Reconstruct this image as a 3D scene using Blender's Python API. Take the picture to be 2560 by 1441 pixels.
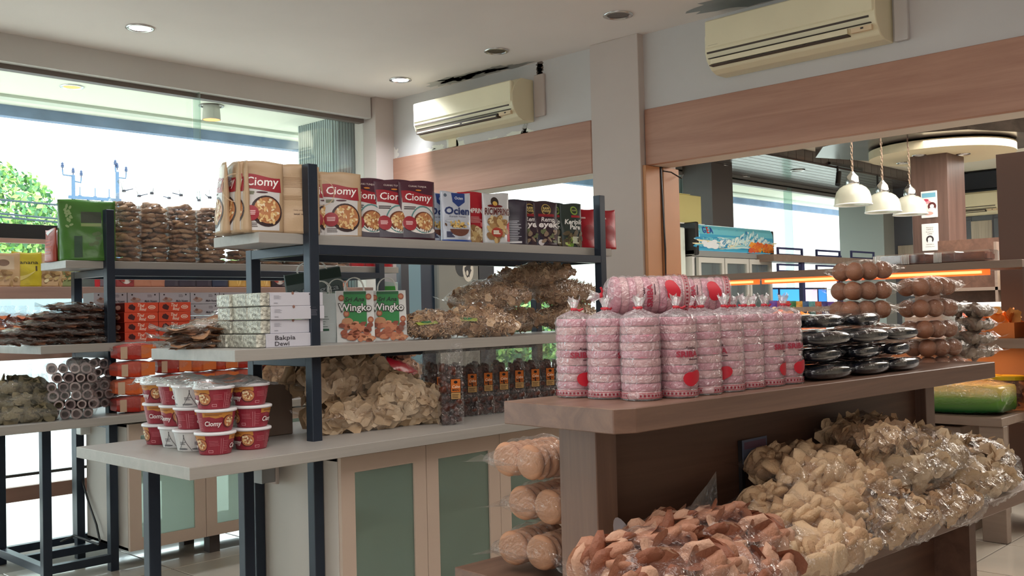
import bpy, bmesh, math, random
import numpy as np
from mathutils import Vector, Matrix, Euler
random.seed(7)
RNG = np.random.default_rng(7)
scene = bpy.context.scene
for _o in list(bpy.data.objects):
    bpy.data.objects.remove(_o)
# ------------------------------------------------------------ camera
FPX = 2470.5
YAW, PITCH, ROLL = (math.radians(a) for a in (43.8555, 1.3948, -1.369))
CAM = Vector((0, 0, 1.25))
FW = Vector((math.cos(YAW)*math.cos(PITCH), math.sin(YAW)*math.cos(PITCH), math.sin(PITCH)))
_r = FW.cross(Vector((0, 0, 1))).normalized()
_u = _r.cross(FW)
RT = _r*math.cos(ROLL) + _u*math.sin(ROLL)
UP = -_r*math.sin(ROLL) + _u*math.cos(ROLL)
cd = bpy.data.cameras.new('camera')
cd.sensor_width = 36.0
cd.lens = FPX/2560*36.0
cd.clip_end = 300
cam = bpy.data.objects.new('camera', cd)
scene.collection.objects.link(cam)
M = Matrix.Identity(4)
for _i, _v in enumerate((RT, UP, -FW)):
    for _j in range(3):
        M[_j][_i] = _v[_j]
M.translation = CAM
cam.matrix_world = M
scene.camera = cam
# ------------------------------------------------------------ world, exposure, large lights
w = bpy.data.worlds.new('sky')
scene.world = w
w.use_nodes = True
bg = w.node_tree.nodes['Background']
bg.inputs[0].default_value = (0.90, 0.96, 1.0, 1)
bg.inputs[1].default_value = SKY = 3.6
scene.view_settings.view_transform = 'Standard'
scene.view_settings.look = 'None'
scene.view_settings.gamma = 1.0
scene.view_settings.use_curve_mapping = False
scene.view_settings.exposure = 0.66
scene.cycles.transparent_max_bounces = 40
scene.cycles.max_bounces = 10
scene.cycles.diffuse_bounces = 6
scene.cycles.sample_clamp_indirect = 6.0

def area_light(name, loc, rot, sx, sy, power, color=(1, 1, 1)):
    l = bpy.data.lights.new(name, 'AREA')
    l.shape = 'RECTANGLE'; l.size = sx; l.size_y = sy; l.energy = power; l.color = color
    o = bpy.data.objects.new(name, l); scene.collection.objects.link(o)
    o.location = loc; o.rotation_euler = rot
    return o
# added unseen fill lights: one behind the camera, one overhead in each room
area_light('front_fill_light', (-2.6, -0.6, 1.7), (0, math.radians(-90), 0), 2.2, 5.0, 34, (1.0, 0.97, 0.93))
area_light('overhead_fill_light', (1.2, 1.2, 2.8), (0, 0, 0), 2.4, 2.4, 30, (1.0, 0.95, 0.9))
area_light('overhead_fill_light', (8.4, 1.6, 2.64), (0, 0, 0), 4.0, 3.4, 200, (1.0, 0.93, 0.85))

# ------------------------------------------------------------ helpers
def c255(r, g, b):
    def f(v):
        v /= 255.0
        return v/12.92 if v <= 0.04045 else ((v+0.055)/1.055)**2.4
    return (f(r), f(g), f(b))

def at(px, py, z=None, x=None, y=None):
    """point of the room seen at a photograph pixel, on a plane of the room"""
    d = FW + RT*((px-1280)/FPX) - UP*((py-720.5)/FPX)
    if z is not None: t = (z-CAM.z)/d.z
    elif x is not None: t = (x-CAM.x)/d.x
    else: t = (y-CAM.y)/d.y
    return CAM + d*t

MATS = {}
def mat(name, rgb, rough=0.6, metal=0.0, bump=0.0, bscale=60, vary=0.0, vscale=8, spec=0.5, emit=0, sheen=0, stretch=None, trans=0, coat=0):
    if name in MATS: return MATS[name]
    m = bpy.data.materials.new(name); m.use_nodes = True
    nt = m.node_tree; b = nt.nodes['Principled BSDF']
    lin = c255(*rgb)
    b.inputs['Base Color'].default_value = (*lin, 1)
    b.inputs['Roughness'].default_value = rough
    b.inputs['Metallic'].default_value = metal
    b.inputs['Specular IOR Level'].default_value = spec
    b.inputs['Coat Weight'].default_value = coat
    b.inputs['Transmission Weight'].default_value = trans
    if emit:
        b.inputs['Emission Color'].default_value = (*lin, 1)
        b.inputs['Emission Strength'].default_value = emit
    tc = None
    if vary or bump:
        tc = nt.nodes.new('ShaderNodeTexCoord'); mp = nt.nodes.new('ShaderNodeMapping')
        nt.links.new(tc.outputs['Object'], mp.inputs[0])
        if stretch: mp.inputs['Scale'].default_value = stretch
    if vary:
        n = nt.nodes.new('ShaderNodeTexNoise'); n.inputs['Scale'].default_value = vscale; n.inputs['Detail'].default_value = 5
        nt.links.new(mp.outputs[0], n.inputs[0])
        r = nt.nodes.new('ShaderNodeMapRange')
        r.inputs['From Min'].default_value = 0.3; r.inputs['From Max'].default_value = 0.7
        nt.links.new(n.outputs[0], r.inputs[0])
        mx = nt.nodes.new('ShaderNodeMix'); mx.data_type = 'RGBA'
        mx.inputs[6].default_value = (*[max(0, v*(1-vary)) for v in lin], 1)
        mx.inputs[7].default_value = (*[min(1, v*(1+vary)) for v in lin], 1)
        nt.links.new(r.outputs[0], mx.inputs[0]); nt.links.new(mx.outputs[2], b.inputs['Base Color'])
    if bump:
        n2 = nt.nodes.new('ShaderNodeTexNoise'); n2.inputs['Scale'].default_value = bscale; n2.inputs['Detail'].default_value = 4
        nt.links.new(mp.outputs[0], n2.inputs[0])
        bp = nt.nodes.new('ShaderNodeBump'); bp.inputs['Strength'].default_value = min(1, bump); bp.inputs['Distance'].default_value = 0.01
        nt.links.new(n2.outputs[0], bp.inputs['Height']); nt.links.new(bp.outputs[0], b.inputs['Normal'])
    MATS[name] = m
    return m

def wood(name, a, b_, axis='x', scale=3.0, rough=0.5):
    if name in MATS: return MATS[name]
    m = bpy.data.materials.new(name); m.use_nodes = True
    nt = m.node_tree; p = nt.nodes['Principled BSDF']
    tc = nt.nodes.new('ShaderNodeTexCoord'); mp = nt.nodes.new('ShaderNodeMapping')
    nt.links.new(tc.outputs['Object'], mp.inputs[0])
    s = [14.0, 14.0, 14.0]; s['xyz'.index(axis)] = 0.7
    mp.inputs['Scale'].default_value = [v*scale for v in s]
    n = nt.nodes.new('ShaderNodeTexNoise'); n.inputs['Scale'].default_value = 1.0; n.inputs['Detail'].default_value = 8; n.inputs['Roughness'].default_value = 0.65
    n.inputs['Distortion'].default_value = 0.6
    nt.links.new(mp.outputs[0], n.inputs[0])
    cr = nt.nodes.new('ShaderNodeValToRGB')
    cr.color_ramp.elements[0].position = 0.32; cr.color_ramp.elements[0].color = (*c255(*a), 1)
    cr.color_ramp.elements[1].position = 0.68; cr.color_ramp.elements[1].color = (*c255(*b_), 1)
    nt.links.new(n.outputs[0], cr.inputs[0]); nt.links.new(cr.outputs[0], p.inputs['Base Color'])
    bp = nt.nodes.new('ShaderNodeBump'); bp.inputs['Strength'].default_value = 0.12; bp.inputs['Distance'].default_value = 0.004
    nt.links.new(n.outputs[0], bp.inputs['Height']); nt.links.new(bp.outputs[0], p.inputs['Normal'])
    p.inputs['Roughness'].default_value = rough
    MATS[name] = m
    return m

def film(name, tint=(1, 1, 1), base=0.06, edge=0.55, rough=0.12, bump=0.6, bscale=25, haze=0.05):
    """clear wrinkled plastic: transparent, with gloss that grows towards grazing angles and a thin milky haze"""
    if name in MATS: return MATS[name]
    m = bpy.data.materials.new(name); m.use_nodes = True
    nt = m.node_tree; nt.nodes.clear()
    out = nt.nodes.new('ShaderNodeOutputMaterial')
    tr = nt.nodes.new('ShaderNodeBsdfTransparent'); tr.inputs[0].default_value = (*tint, 1)
    gl = nt.nodes.new('ShaderNodeBsdfGlossy'); gl.inputs['Roughness'].default_value = rough
    df = nt.nodes.new('ShaderNodeBsdfDiffuse'); df.inputs[0].default_value = (0.8, 0.82, 0.84, 1)
    tc = nt.nodes.new('ShaderNodeTexCoord')
    n = nt.nodes.new('ShaderNodeTexNoise'); n.inputs['Scale'].default_value = bscale; n.inputs['Detail'].default_value = 3; n.inputs['Distortion'].default_value = 1.2
    nt.links.new(tc.outputs['Object'], n.inputs[0])
    bp = nt.nodes.new('ShaderNodeBump'); bp.inputs['Strength'].default_value = bump; bp.inputs['Distance'].default_value = 0.02
    nt.links.new(n.outputs[0], bp.inputs['Height'])
    nt.links.new(bp.outputs[0], gl.inputs['Normal'])
    lw = nt.nodes.new('ShaderNodeLayerWeight'); lw.inputs[0].default_value = 0.35
    nt.links.new(bp.outputs[0], lw.inputs['Normal'])
    mr = nt.nodes.new('ShaderNodeMapRange')
    mr.inputs['To Min'].default_value = base; mr.inputs['To Max'].default_value = edge
    nt.links.new(lw.outputs['Facing'], mr.inputs[0])
    m1 = nt.nodes.new('ShaderNodeMixShader'); m1.inputs[0].default_value = haze
    nt.links.new(tr.outputs[0], m1.inputs[1]); nt.links.new(df.outputs[0], m1.inputs[2])
    m2 = nt.nodes.new('ShaderNodeMixShader')
    nt.links.new(mr.outputs[0], m2.inputs[0]); nt.links.new(m1.outputs[0], m2.inputs[1]); nt.links.new(gl.outputs[0], m2.inputs[2])
    nt.links.new(m2.outputs[0], out.inputs[0])
    MATS[name] = m
    return m

def ink_mat():
    if 'printed_ink' in MATS: return MATS['printed_ink']
    m = bpy.data.materials.new('printed_ink'); m.use_nodes = True
    nt = m.node_tree; p = nt.nodes['Principled BSDF']
    a = nt.nodes.new('ShaderNodeAttribute'); a.attribute_name = 'Col'
    nt.links.new(a.outputs['Color'], p.inputs['Base Color']); p.inputs['Roughness'].default_value = 0.45
    MATS['printed_ink'] = m
    return m

COL = scene.collection
def link_mesh(name, me, material=None, parent=None, smooth=False):
    o = bpy.data.objects.new(name, me); COL.objects.link(o)
    if material is not None and not me.materials:
        for mm in (material if isinstance(material, (list, tuple)) else [material]): me.materials.append(mm)
    if smooth:
        me.polygons.foreach_set('use_smooth', [True]*len(me.polygons))
    if parent is not None: o.parent = parent
    return o

class MB:
    def __init__(s): s.v = []; s.f = []; s.m = []
    def add(s, vs, fs, mi=0):
        b = len(s.v); s.v += [tuple(v) for v in vs]; s.f += [tuple(i+b for i in f) for f in fs]; s.m += [mi]*len(fs); return s
    def box(s, x0, x1, y0, y1, z0, z1, mi=0):
        return s.add([(x0,y0,z0),(x1,y0,z0),(x1,y1,z0),(x0,y1,z0),(x0,y0,z1),(x1,y0,z1),(x1,y1,z1),(x0,y1,z1)],
                     [(0,3,2,1),(4,5,6,7),(0,1,5,4),(1,2,6,5),(2,3,7,6),(3,0,4,7)], mi)
    def prism(s, pts, z0, z1, mi=0):
        n = len(pts)
        return s.add([(p[0],p[1],z0) for p in pts]+[(p[0],p[1],z1) for p in pts],
                     [tuple(reversed(range(n))), tuple(range(n,2*n))]+[(i,(i+1)%n,n+(i+1)%n,n+i) for i in range(n)], mi)
    def lathe(s, prof, n=24, c=(0,0,0), mi=0, cap=True):
        vs = []; fs = []
        for (r, z) in prof:
            for i in range(n):
                a = 2*math.pi*i/n; vs.append((c[0]+r*math.cos(a), c[1]+r*math.sin(a), c[2]+z))
        for j in range(len(prof)-1):
            for i in range(n):
                k = (i+1) % n; fs.append((j*n+i, j*n+k, (j+1)*n+k, (j+1)*n+i))
        if cap:
            fs.append(tuple(reversed(range(n)))); fs.append(tuple(range((len(prof)-1)*n, len(prof)*n)))
        return s.add(vs, fs, mi)
    def tube(s, path, r, n=8, mi=0, r2=None):
        P = [Vector(p) for p in path]; vs = []; fs = []
        for i, p in enumerate(P):
            t = (P[min(i+1, len(P)-1)]-P[max(i-1, 0)]).normalized()
            a = t.cross(Vector((0,0,1)))
            if a.length < 1e-3: a = t.cross(Vector((1,0,0)))
            a.normalize(); b = t.cross(a)
            rr = r if r2 is None else r+(r2-r)*i/(len(P)-1)
            for k in range(n):
                an = 2*math.pi*k/n; vs.append(p+a*(rr*math.cos(an))+b*(rr*math.sin(an)))
        for i in range(len(P)-1):
            for k in range(n):
                l = (k+1) % n; fs.append((i*n+k, i*n+l, (i+1)*n+l, (i+1)*n+k))
        fs.append(tuple(reversed(range(n)))); fs.append(tuple(range((len(P)-1)*n, len(P)*n)))
        return s.add(vs, fs, mi)
    def mesh(s, name, bevel=0, seg=1):
        me = bpy.data.meshes.new(name); me.from_pydata(s.v, [], s.f)
        me.polygons.foreach_set('material_index', s.m)
        bm = bmesh.new(); bm.from_mesh(me)
        bmesh.ops.recalc_face_normals(bm, faces=bm.faces)
        if bevel: bmesh.ops.bevel(bm, geom=list(bm.edges), offset=bevel, segments=seg, affect='EDGES', clamp_overlap=True)
        bm.to_mesh(me); bm.free()
        return me
    def build(s, name, material, parent=None, bevel=0, smooth=False, seg=1):
        return link_mesh(name, s.mesh(name, bevel, seg), material, parent, smooth)

def tag(o, label=None, cat=None, group=None, kind=None):
    if label: o['label'] = label
    if cat: o['category'] = cat
    if group: o['group'] = group
    if kind: o['kind'] = kind
    return o
def thing(name, label, cat, loc=(0,0,0), rz=0, group=None, rot=None):
    o = bpy.data.objects.new(name, None); COL.objects.link(o)
    o.empty_display_size = 0.05
    o.location = loc; o.rotation_euler = rot if rot else (0, 0, rz)
    return tag(o, label, cat, group)
def kids(o): return [c for c in KID.get(o.name, [])]
def dup(root, loc, rz=None, label=None, group=None, rot=None):
    r = root.copy(); COL.objects.link(r); r.location = loc
    if rot: r.rotation_euler = rot
    elif rz is not None: r.rotation_euler = (0, 0, rz)
    if label: r['label'] = label
    if group: r['group'] = group
    for ch in list(root.children):
        c = ch.copy(); COL.objects.link(c); c.parent = r
        for g in list(ch.children):
            d = g.copy(); COL.objects.link(d); d.parent = c
    return r
FIRST = {}
def place(key, make, loc, rz=0, label=None, group=None, rot=None, cat=None):
    """build the first of a kind, copy it afterwards"""
    if key not in FIRST:
        t = make(); FIRST[key] = t
        t.location = loc; t.rotation_euler = rot if rot else (0, 0, rz)
        if label: t['label'] = label
        if group: t['group'] = group
        return t
    return dup(FIRST[key], loc, rz, label, group, rot)
def struct(name, mb, m, parent=None, **k):
    o = mb.build(name, m, parent, **k)
    if parent is None: o['kind'] = 'structure'
    return o
def rails_y(a): pass

# ---- flat print laid on a surface ------------------------------------------------------------
TXT = {}
def text_mesh(s, bold=0.0, shear=0.0, res=2):
    k = (s, bold, shear)
    if k in TXT: return TXT[k]
    cu = bpy.data.curves.new('t', 'FONT'); cu.body = s; cu.size = 1.0; cu.resolution_u = res
    cu.offset = bold; cu.shear = shear; cu.align_x = 'CENTER'; cu.fill_mode = 'FRONT'
    o = bpy.data.objects.new('t', cu); COL.objects.link(o)
    bpy.context.view_layer.update()
    me = o.to_mesh()
    vs = [(v.co.x, v.co.y) for v in me.vertices]; fs = [tuple(p.vertices) for p in me.polygons]
    o.to_mesh_clear(); bpy.data.objects.remove(o); bpy.data.curves.remove(cu)
    xs = [v[0] for v in vs] or [0]
    TXT[k] = (vs, fs, max(xs)-min(xs))
    return TXT[k]

class Print:
    """coloured flat shapes (metres, u right, v up); layer gives stacking order"""
    def __init__(s): s.p = []
    def poly(s, pts, rgb, layer=1): s.p.append((list(pts), [tuple(range(len(pts)))], c255(*rgb), layer)); return s
    def rect(s, u0, u1, v0, v1, rgb, layer=1): return s.poly([(u0,v0),(u1,v0),(u1,v1),(u0,v1)], rgb, layer)
    def ell(s, u, v, a, b, rgb, layer=1, n=20, rot=0, jit=0):
        pts = []
        for i in range(n):
            t = 2*math.pi*i/n; q = 1+random.uniform(-jit, jit)
            x = a*math.cos(t)*q; y = b*math.sin(t)*q
            pts.append((u+x*math.cos(rot)-y*math.sin(rot), v+x*math.sin(rot)+y*math.cos(rot)))
        return s.poly(pts, rgb, layer)
    def ring(s, u, v, r0, r1, rgb, layer=1, n=20):
        A = [(u+r0*math.cos(2*math.pi*i/n), v+r0*math.sin(2*math.pi*i/n)) for i in range(n)]
        B = [(u+r1*math.cos(2*math.pi*i/n), v+r1*math.sin(2*math.pi*i/n)) for i in range(n)]
        s.p.append((A+B, [(i, (i+1) % n, n+(i+1) % n, n+i) for i in range(n)], c255(*rgb), layer)); return s
    def text(s, t, u, v, h, rgb, layer=2, wmax=None, bold=0.0, shear=0.0, rot=0, arc=0):
        vs, fs, wd = text_mesh(t, bold, shear)
        k = h/0.72; kx = k if wmax is None else wmax/max(wd, 1e-4)
        pts = []
        for (x, y) in vs:
            X = x*kx; Y = y*k + arc*(X*X)
            pts.append((u+X*math.cos(rot)-Y*math.sin(rot), v+X*math.sin(rot)+Y*math.cos(rot)))
        s.p.append((pts, fs, c255(*rgb), layer)); return s
    def lines(s, u0, u1, v0, v1, n, rgb, layer=2, th=0.0012, ragged=0.3):
        for i in range(n):
            v = v0+(v1-v0)*(i+0.5)/n; e = u1-(u1-u0)*random.uniform(0, ragged)
            s.rect(u0, e, v-th/2, v+th/2, rgb, layer)
        return s
    def mesh(s, name, fn, maxe=0.02, eps=0.0005):
        bm = bmesh.new(); cl = bm.loops.layers.float_color.new('Col'); ll = bm.verts.layers.int.new('L')
        for pts, fs, rgb, layer in s.p:
            vv = [bm.verts.new((p[0], p[1], 0)) for p in pts]
            for v in vv: v[ll] = layer
            for f in fs:
                try: F = bm.faces.new([vv[i] for i in f])
                except ValueError: continue
                F.normal_update()
                if F.normal.z < 0: F.normal_flip()
                for lp in F.loops: lp[cl] = (*rgb, 1)
        bmesh.ops.triangulate(bm, faces=bm.faces)
        for _ in range(5):
            E_ = [e for e in bm.edges if e.calc_length() > maxe]
            if not E_: break
            bmesh.ops.subdivide_edges(bm, edges=E_, cuts=1)
            bmesh.ops.triangulate(bm, faces=[f for f in bm.faces if len(f.verts) > 3])
        for v in bm.verts: v.co = Vector(fn(v.co.x, v.co.y, eps*v[ll]))
        me = bpy.data.meshes.new(name); bm.to_mesh(me); bm.free()
        me.materials.append(ink_mat())
        return me
    def build(s, name, fn, parent, maxe=0.02, eps=0.0005):
        return link_mesh(name, s.mesh(name, fn, maxe, eps), None, parent)
# faces of a box: front looks to -y, left looks to -x
def on_front(y, u0=0, z0=0): return lambda u, v, e: (u0+u, y-e, z0+v)
def on_left(x, y0=0, z0=0): return lambda u, v, e: (x-e, y0-u, z0+v)

# ---- crowds of small pieces joined into one mesh ---------------------------------------------
def rotm(n):
    q = RNG.normal(size=(n, 4)); q /= np.linalg.norm(q, axis=1)[:, None]
    return quat_m(q)
def quat_m(q):
    w_, x, y, z = q.T
    return np.stack([np.stack([1-2*(y*y+z*z), 2*(x*y-z*w_), 2*(x*z+y*w_)], 1),
                     np.stack([2*(x*y+z*w_), 1-2*(x*x+z*z), 2*(y*z-x*w_)], 1),
                     np.stack([2*(x*z-y*w_), 2*(y*z+x*w_), 1-2*(x*x+y*y)], 1)], 1)
def scatter(name, templates, P, R, S, material, parent=None, kind='stuff', smooth=True):
    """templates: list of (verts ndarray, tri faces ndarray); P positions, R rotations, S scales (n,) or (n,3)"""
    V = []; Fc = []; MI = []; off = 0; n = len(P)
    S = np.asarray(S, float)
    if S.ndim == 1: S = np.repeat(S[:, None], 3, 1)
    pick = RNG.integers(0, len(templates), n)
    nm = len(material) if isinstance(material, (list, tuple)) else 1
    for k, (tv, tf) in enumerate(templates):
        I = np.where(pick == k)[0]
        if not len(I): continue
        v = np.einsum('nij,nvj->nvi', R[I], tv[None]*S[I][:, None, :]) + P[I][:, None, :]
        V.append(v.reshape(-1, 3))
        f = tf[None]+(np.arange(len(I))*len(tv))[:, None, None]+off
        Fc.append(f.reshape(-1, 3)); off += len(I)*len(tv)
        MI.append(np.repeat(RNG.integers(0, nm, len(I)), len(tf)))
    V = np.concatenate(V); Fc = np.concatenate(Fc); MI = np.concatenate(MI)
    me = bpy.data.meshes.new(name)
    me.vertices.add(len(V)); me.vertices.foreach_set('co', V.ravel())
    me.loops.add(len(Fc)*3); me.loops.foreach_set('vertex_index', Fc.ravel().astype(np.int32))
    me.polygons.add(len(Fc)); me.polygons.foreach_set('loop_start', np.arange(0, len(Fc)*3, 3, dtype=np.int32))
    me.polygons.foreach_set('material_index', MI.astype(np.int32))
    me.update(calc_edges=True)
    o = link_mesh(name, me, material, parent, smooth)
    if kind: o['kind'] = kind
    return o
def sheet(n=5, bend=0.5, rag=0.25, th=0.0, seed=0):
    """an irregular bent crisp of unit radius: polar grid"""
    rg = np.random.default_rng(seed); seg = 16; vs = [(0, 0, 0)]; ph = rg.uniform(0, 6.28, 6); am = rg.uniform(-1, 1, 4)*bend
    def zf(x, y): return am[0]*x*x+am[1]*y*y+am[2]*0.5*math.sin(2.5*x+ph[0])+am[3]*0.4*math.sin(3.1*y+ph[1])+0.16*bend*math.sin(7*x+ph[2]+3*y)+0.12*bend*math.sin(8*y+ph[3]-4*x)
    rad = 1+rag*0.6*np.sin(np.arange(seg)*2*math.pi/seg*2+ph[4])+rag*0.4*np.sin(np.arange(seg)*2*math.pi/seg*5+ph[5])+rg.uniform(-rag, rag, seg)*0.14
    for j in (0.36, 0.7, 1.0):
        for i in range(seg):
            a = 2*math.pi*i/seg; r = j*(1+(rad[i]-1)*j)
            x, y = r*math.cos(a), r*math.sin(a); vs.append((x, y, zf(x, y)+rg.uniform(-.03, .03)))
    vs[0] = (0, 0, zf(0, 0)); fs = []
    for i in range(seg):
        k = (i+1) % seg; fs.append((0, 1+i, 1+k))
        for b in (0, seg): fs += [(1+b+i, 1+b+seg+i, 1+b+seg+k), (1+b+i, 1+b+seg+k, 1+b+k)]
    vs = np.array(vs); fs = np.array(fs)
    return vs, fs
def lump(seed=0, jit=0.22, sub=2, sc=(1, 1, 1)):
    bm = bmesh.new(); bmesh.ops.create_icosphere(bm, subdivisions=sub, radius=1)
    rg = np.random.default_rng(seed); vs = np.array([v.co[:] for v in bm.verts]); fs = np.array([[v.index for v in f.verts] for f in bm.faces]); bm.free()
    d = rg.normal(size=(6, 3)); k = np.zeros(len(vs))
    for q in d: k += np.sin(vs@q*2.2+rg.uniform(0, 6))
    vs = vs*(1+jit*k[:, None]/3+rg.uniform(-jit, jit, (len(vs), 1))*0.35)*np.array(sc)
    return vs, fs
def squiggle(seed=0, L=1.0, r=0.07):
    rg = np.random.default_rng(seed); mb = MB(); p = np.zeros(3); d = rg.normal(size=3); P = []
    for i in range(7):
        P.append(tuple(p)); d = d+rg.normal(size=3)*0.9; d /= np.linalg.norm(d); p = p+d*L/4
    c = np.mean(P, 0); mb.tube([tuple(np.array(q)-c) for q in P], r, 4)
    fs = []
    for f in mb.f:
        for i in range(1, len(f)-1): fs.append((f[0], f[i], f[i+1]))
    return np.array([tuple(v) for v in mb.v]), np.array(fs)
def ringt(seed=0, hole=0.6, ln=2.2):
    n = 10; vs = []; fs = []
    for (r, z) in ((1, -ln/2), (1, ln/2), (hole, ln/2), (hole, -ln/2)):
        for i in range(n): a = 2*math.pi*i/n; vs.append((r*math.cos(a), r*math.sin(a), z))
    for j in range(4):
        for i in range(n):
            k = (i+1) % n; a, b, c, d = j*n+i, j*n+k, ((j+1) % 4)*n+k, ((j+1) % 4)*n+i; fs += [(a, b, c), (a, c, d)]
    return np.array(vs), np.array(fs)
SHEETS = [sheet(seed=i, bend=0.33, rag=.3) for i in range(8)]
FLATS = [sheet(seed=20+i, bend=0.2, rag=0.12) for i in range(5)]
LUMPS = [lump(i, 0.3, 1) for i in range(6)]
LUMPS2 = [lump(30+i, 0.24, 2, (1, .8, .5)) for i in range(5)]
SQUIG = [squiggle(i) for i in range(6)]
STICKS = [squiggle(40+i, 1.6, 0.12) for i in range(5)]

def pillow_xyz(a, t, L, W, H, seal=0.12, flat=0.3):
    """a in 0..1 along x, t angle; ends pressed flat, the underside flattened"""
    prof = (math.sin(math.pi*min(max(a, 0), 1)))**0.45
    zt = (math.sin(math.pi*a))**0.62
    c, s = math.cos(t), math.sin(t)
    y = W/2*(0.72+0.28*prof)*math.copysign(abs(c)**0.75, c)
    z = H/2*zt*math.copysign(abs(s)**0.9, s)
    if s < 0: z *= (1-flat)
    return (a-0.5)*L, y, z
def pillow_film(name, L, W, H, material, parent, seed=0, na=34, nt=30, wr=0.06, fin=0.03, flat=0.3):
    rg = random.Random(seed); mb = MB(); vs = []
    ph = [rg.uniform(0, 6.28) for _ in range(6)]
    zmin = -H/2*(1-flat)
    for i in range(na+1):
        a = i/na
        for j in range(nt):
            t = 2*math.pi*j/nt
            x, y, z = pillow_xyz(a, t, L, W, H, flat=flat)
            k = wr*H*(0.9-1.5*abs(math.sin(7*a+2.5*t+ph[0]))**.6*0.6-1.2*abs(math.sin(4*t+ph[1]+5*a+math.sin(9*a+ph[3])))**.6*0.5+rg.uniform(-.3, .3))
            e = math.sin(math.pi*a)
            y += k*0.7*(0.3+0.7*e); z += k*(0.15+0.85*e); x += k*0.3
            vs.append((x, y, z-zmin))
    fs = [(i*nt+j, i*nt+(j+1) % nt, (i+1)*nt+(j+1) % nt, (i+1)*nt+j) for i in range(na) for j in range(nt)]
    mb.add(vs, fs)
    if fin:
        for sx, i in ((-1, 0), (1, na)):
            ring = vs[i*nt:(i+1)*nt]; ys = [p[1] for p in ring]; y0, y1 = min(ys), max(ys); zc = -zmin
            n = 9; A = []; B = []
            for q in range(n):
                f = q/(n-1); yy = y0+(y1-y0)*f; dz = 0.012*math.sin(f*9+ph[2])
                A.append((sx*L/2*0.985, yy, zc)); B.append((sx*(L/2+fin*(1+0.25*math.sin(f*7+ph[3]))), yy*1.05, zc+dz+fin*0.25))
            mb.add(A+B, [(q, q+1, n+q+1, n+q) for q in range(n-1)])
    o = mb.build(name, material, parent, smooth=True)
    return o
def pillow_points(n, L, W, H, flat=0.3, fill=0.9, surf=0.6):
    P = []; T = []
    zmin = -H/2*(1-flat)
    for _ in range(n):
        a = RNG.uniform(0.06, 0.94); t = RNG.uniform(0, 2*math.pi)
        x, y, z = pillow_xyz(a, t, L, W, H, flat=flat)
        r = fill*(RNG.uniform(0.8, 1.0) if RNG.random() < surf else math.sqrt(RNG.uniform(0, 1)))
        P.append((x, y*r, z*r-zmin))
        T.append((0, y, z))
    return np.array(P), np.array(T)
def facing_rot(N, spread=0.6):
    """rotations that turn +z roughly to the normals N, with jitter"""
    N = N+RNG.normal(size=N.shape)*spread*np.linalg.norm(N, axis=1).mean()
    N /= np.linalg.norm(N, axis=1)[:, None]+1e-9
    h = RNG.normal(size=N.shape); X = np.cross(h, N); X /= np.linalg.norm(X, axis=1)[:, None]+1e-9
    Y = np.cross(N, X)
    return np.stack([X, Y, N], 2)
CLEAR = film('clear_film', base=0.035, edge=0.28, haze=0.025, rough=0.08, bump=0.8, bscale=32)
CLEAR2 = film('crinkled_film', base=0.045, edge=0.34, bump=1.0, bscale=42, haze=0.035, rough=0.09)

def snack_bag(label, cat, L, W, H, templates, n, size, mats, filmm=None, seed=0, name='snack_bag', part='crisps', flat=0.3, spread=0.6, squash=(1, 1, 1), group=None, fin=0.03, wr=0.06, surf=0.65, core=1.9):
    t = thing(name, label, cat, group=group)
    P, T = pillow_points(n, L-0.3*size, W-0.7*size, max(H-0.5*size, H*0.5), flat=flat, surf=surf)
    P[:, 2] += 0.15*size
    Rm = facing_rot(T+np.array([0, 0, 1e-4]), spread)
    S = size*RNG.uniform(0.7, 1.15, (n, 1))*np.array(squash)
    scatter(part, templates, P, Rm, S, mats, t)
    if core:
        cm = mats[0]; o = pillow_film('packed_'+part, L-core*size, W-core*size, max(H-core*size, H*.35), cm, t, seed+3, flat=flat, fin=0, wr=.16); o.location.z = .5*core*size
    pillow_film('bag_film', L, W, H, filmm or CLEAR, t, seed, flat=flat, fin=fin, wr=wr)
    return t
# ============================================================ materials of the setting
PAINT = mat('ceiling_paint', (232, 223, 219), 0.9, bump=0.1, bscale=9, vary=0.03, vscale=1.5)
WALLP = mat('grey_wall_paint', (200, 196, 194), 0.85, bump=0.1, bscale=30, vary=0.03, vscale=2)
COLP = mat('pillar_paint', (196, 183, 176), 0.8, vary=0.02, vscale=3)
BANDW = wood('band_laminate', (158, 112, 92), (184, 140, 118), 'y', 1.0, 0.45)
SHELFW = mat('white_laminate', (176, 173, 169), 0.42, vary=0.03, vscale=12, stretch=(1, 12, 12))
SHELFE = wood('grey_edge_laminate', (158, 154, 148), (174, 170, 164), 'x', 1.2, 0.4)
NAVY = mat('dark_blue_steel', (38, 48, 62), 0.38, metal=0.2, vary=0.1, vscale=6)
TILE = mat('floor_tile', (206, 198, 186), 0.14, vary=0.05, vscale=3, spec=0.6, coat=0.3)
GROUT = mat('tile_grout', (120, 112, 104), 0.8)
GLASS = film('window_glass', tint=(0.93, 0.985, 0.965), base=0.03, edge=0.5, rough=0.02, bump=0.0, haze=0.02)
DARKM = mat('dark_aluminium', (74, 68, 66), 0.5)
GROOVE = mat('grooved_grey_cladding', (144, 156, 156), 0.7, vary=0.12, vscale=2)
DARKW = wood('dark_plank', (66, 58, 58), (98, 88, 86), 'x', 0.8, 0.22)
DARKWV = wood('dark_wood_panel', (88, 66, 58), (112, 86, 76), 'z', 1.2, 0.4)
TABW = wood('brown_laminate', (104, 78, 66), (134, 104, 88), 'x', 1.1, 0.42)
TABWD = wood('dark_brown_board', (84, 58, 46), (112, 80, 64), 'x', 1.0, 0.5)
ORANGE_LIT = mat('orange_lit_laminate', (196, 140, 96), 0.5, vary=0.03)  # tan laminate with the orange light falling on it put into the colour
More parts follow.
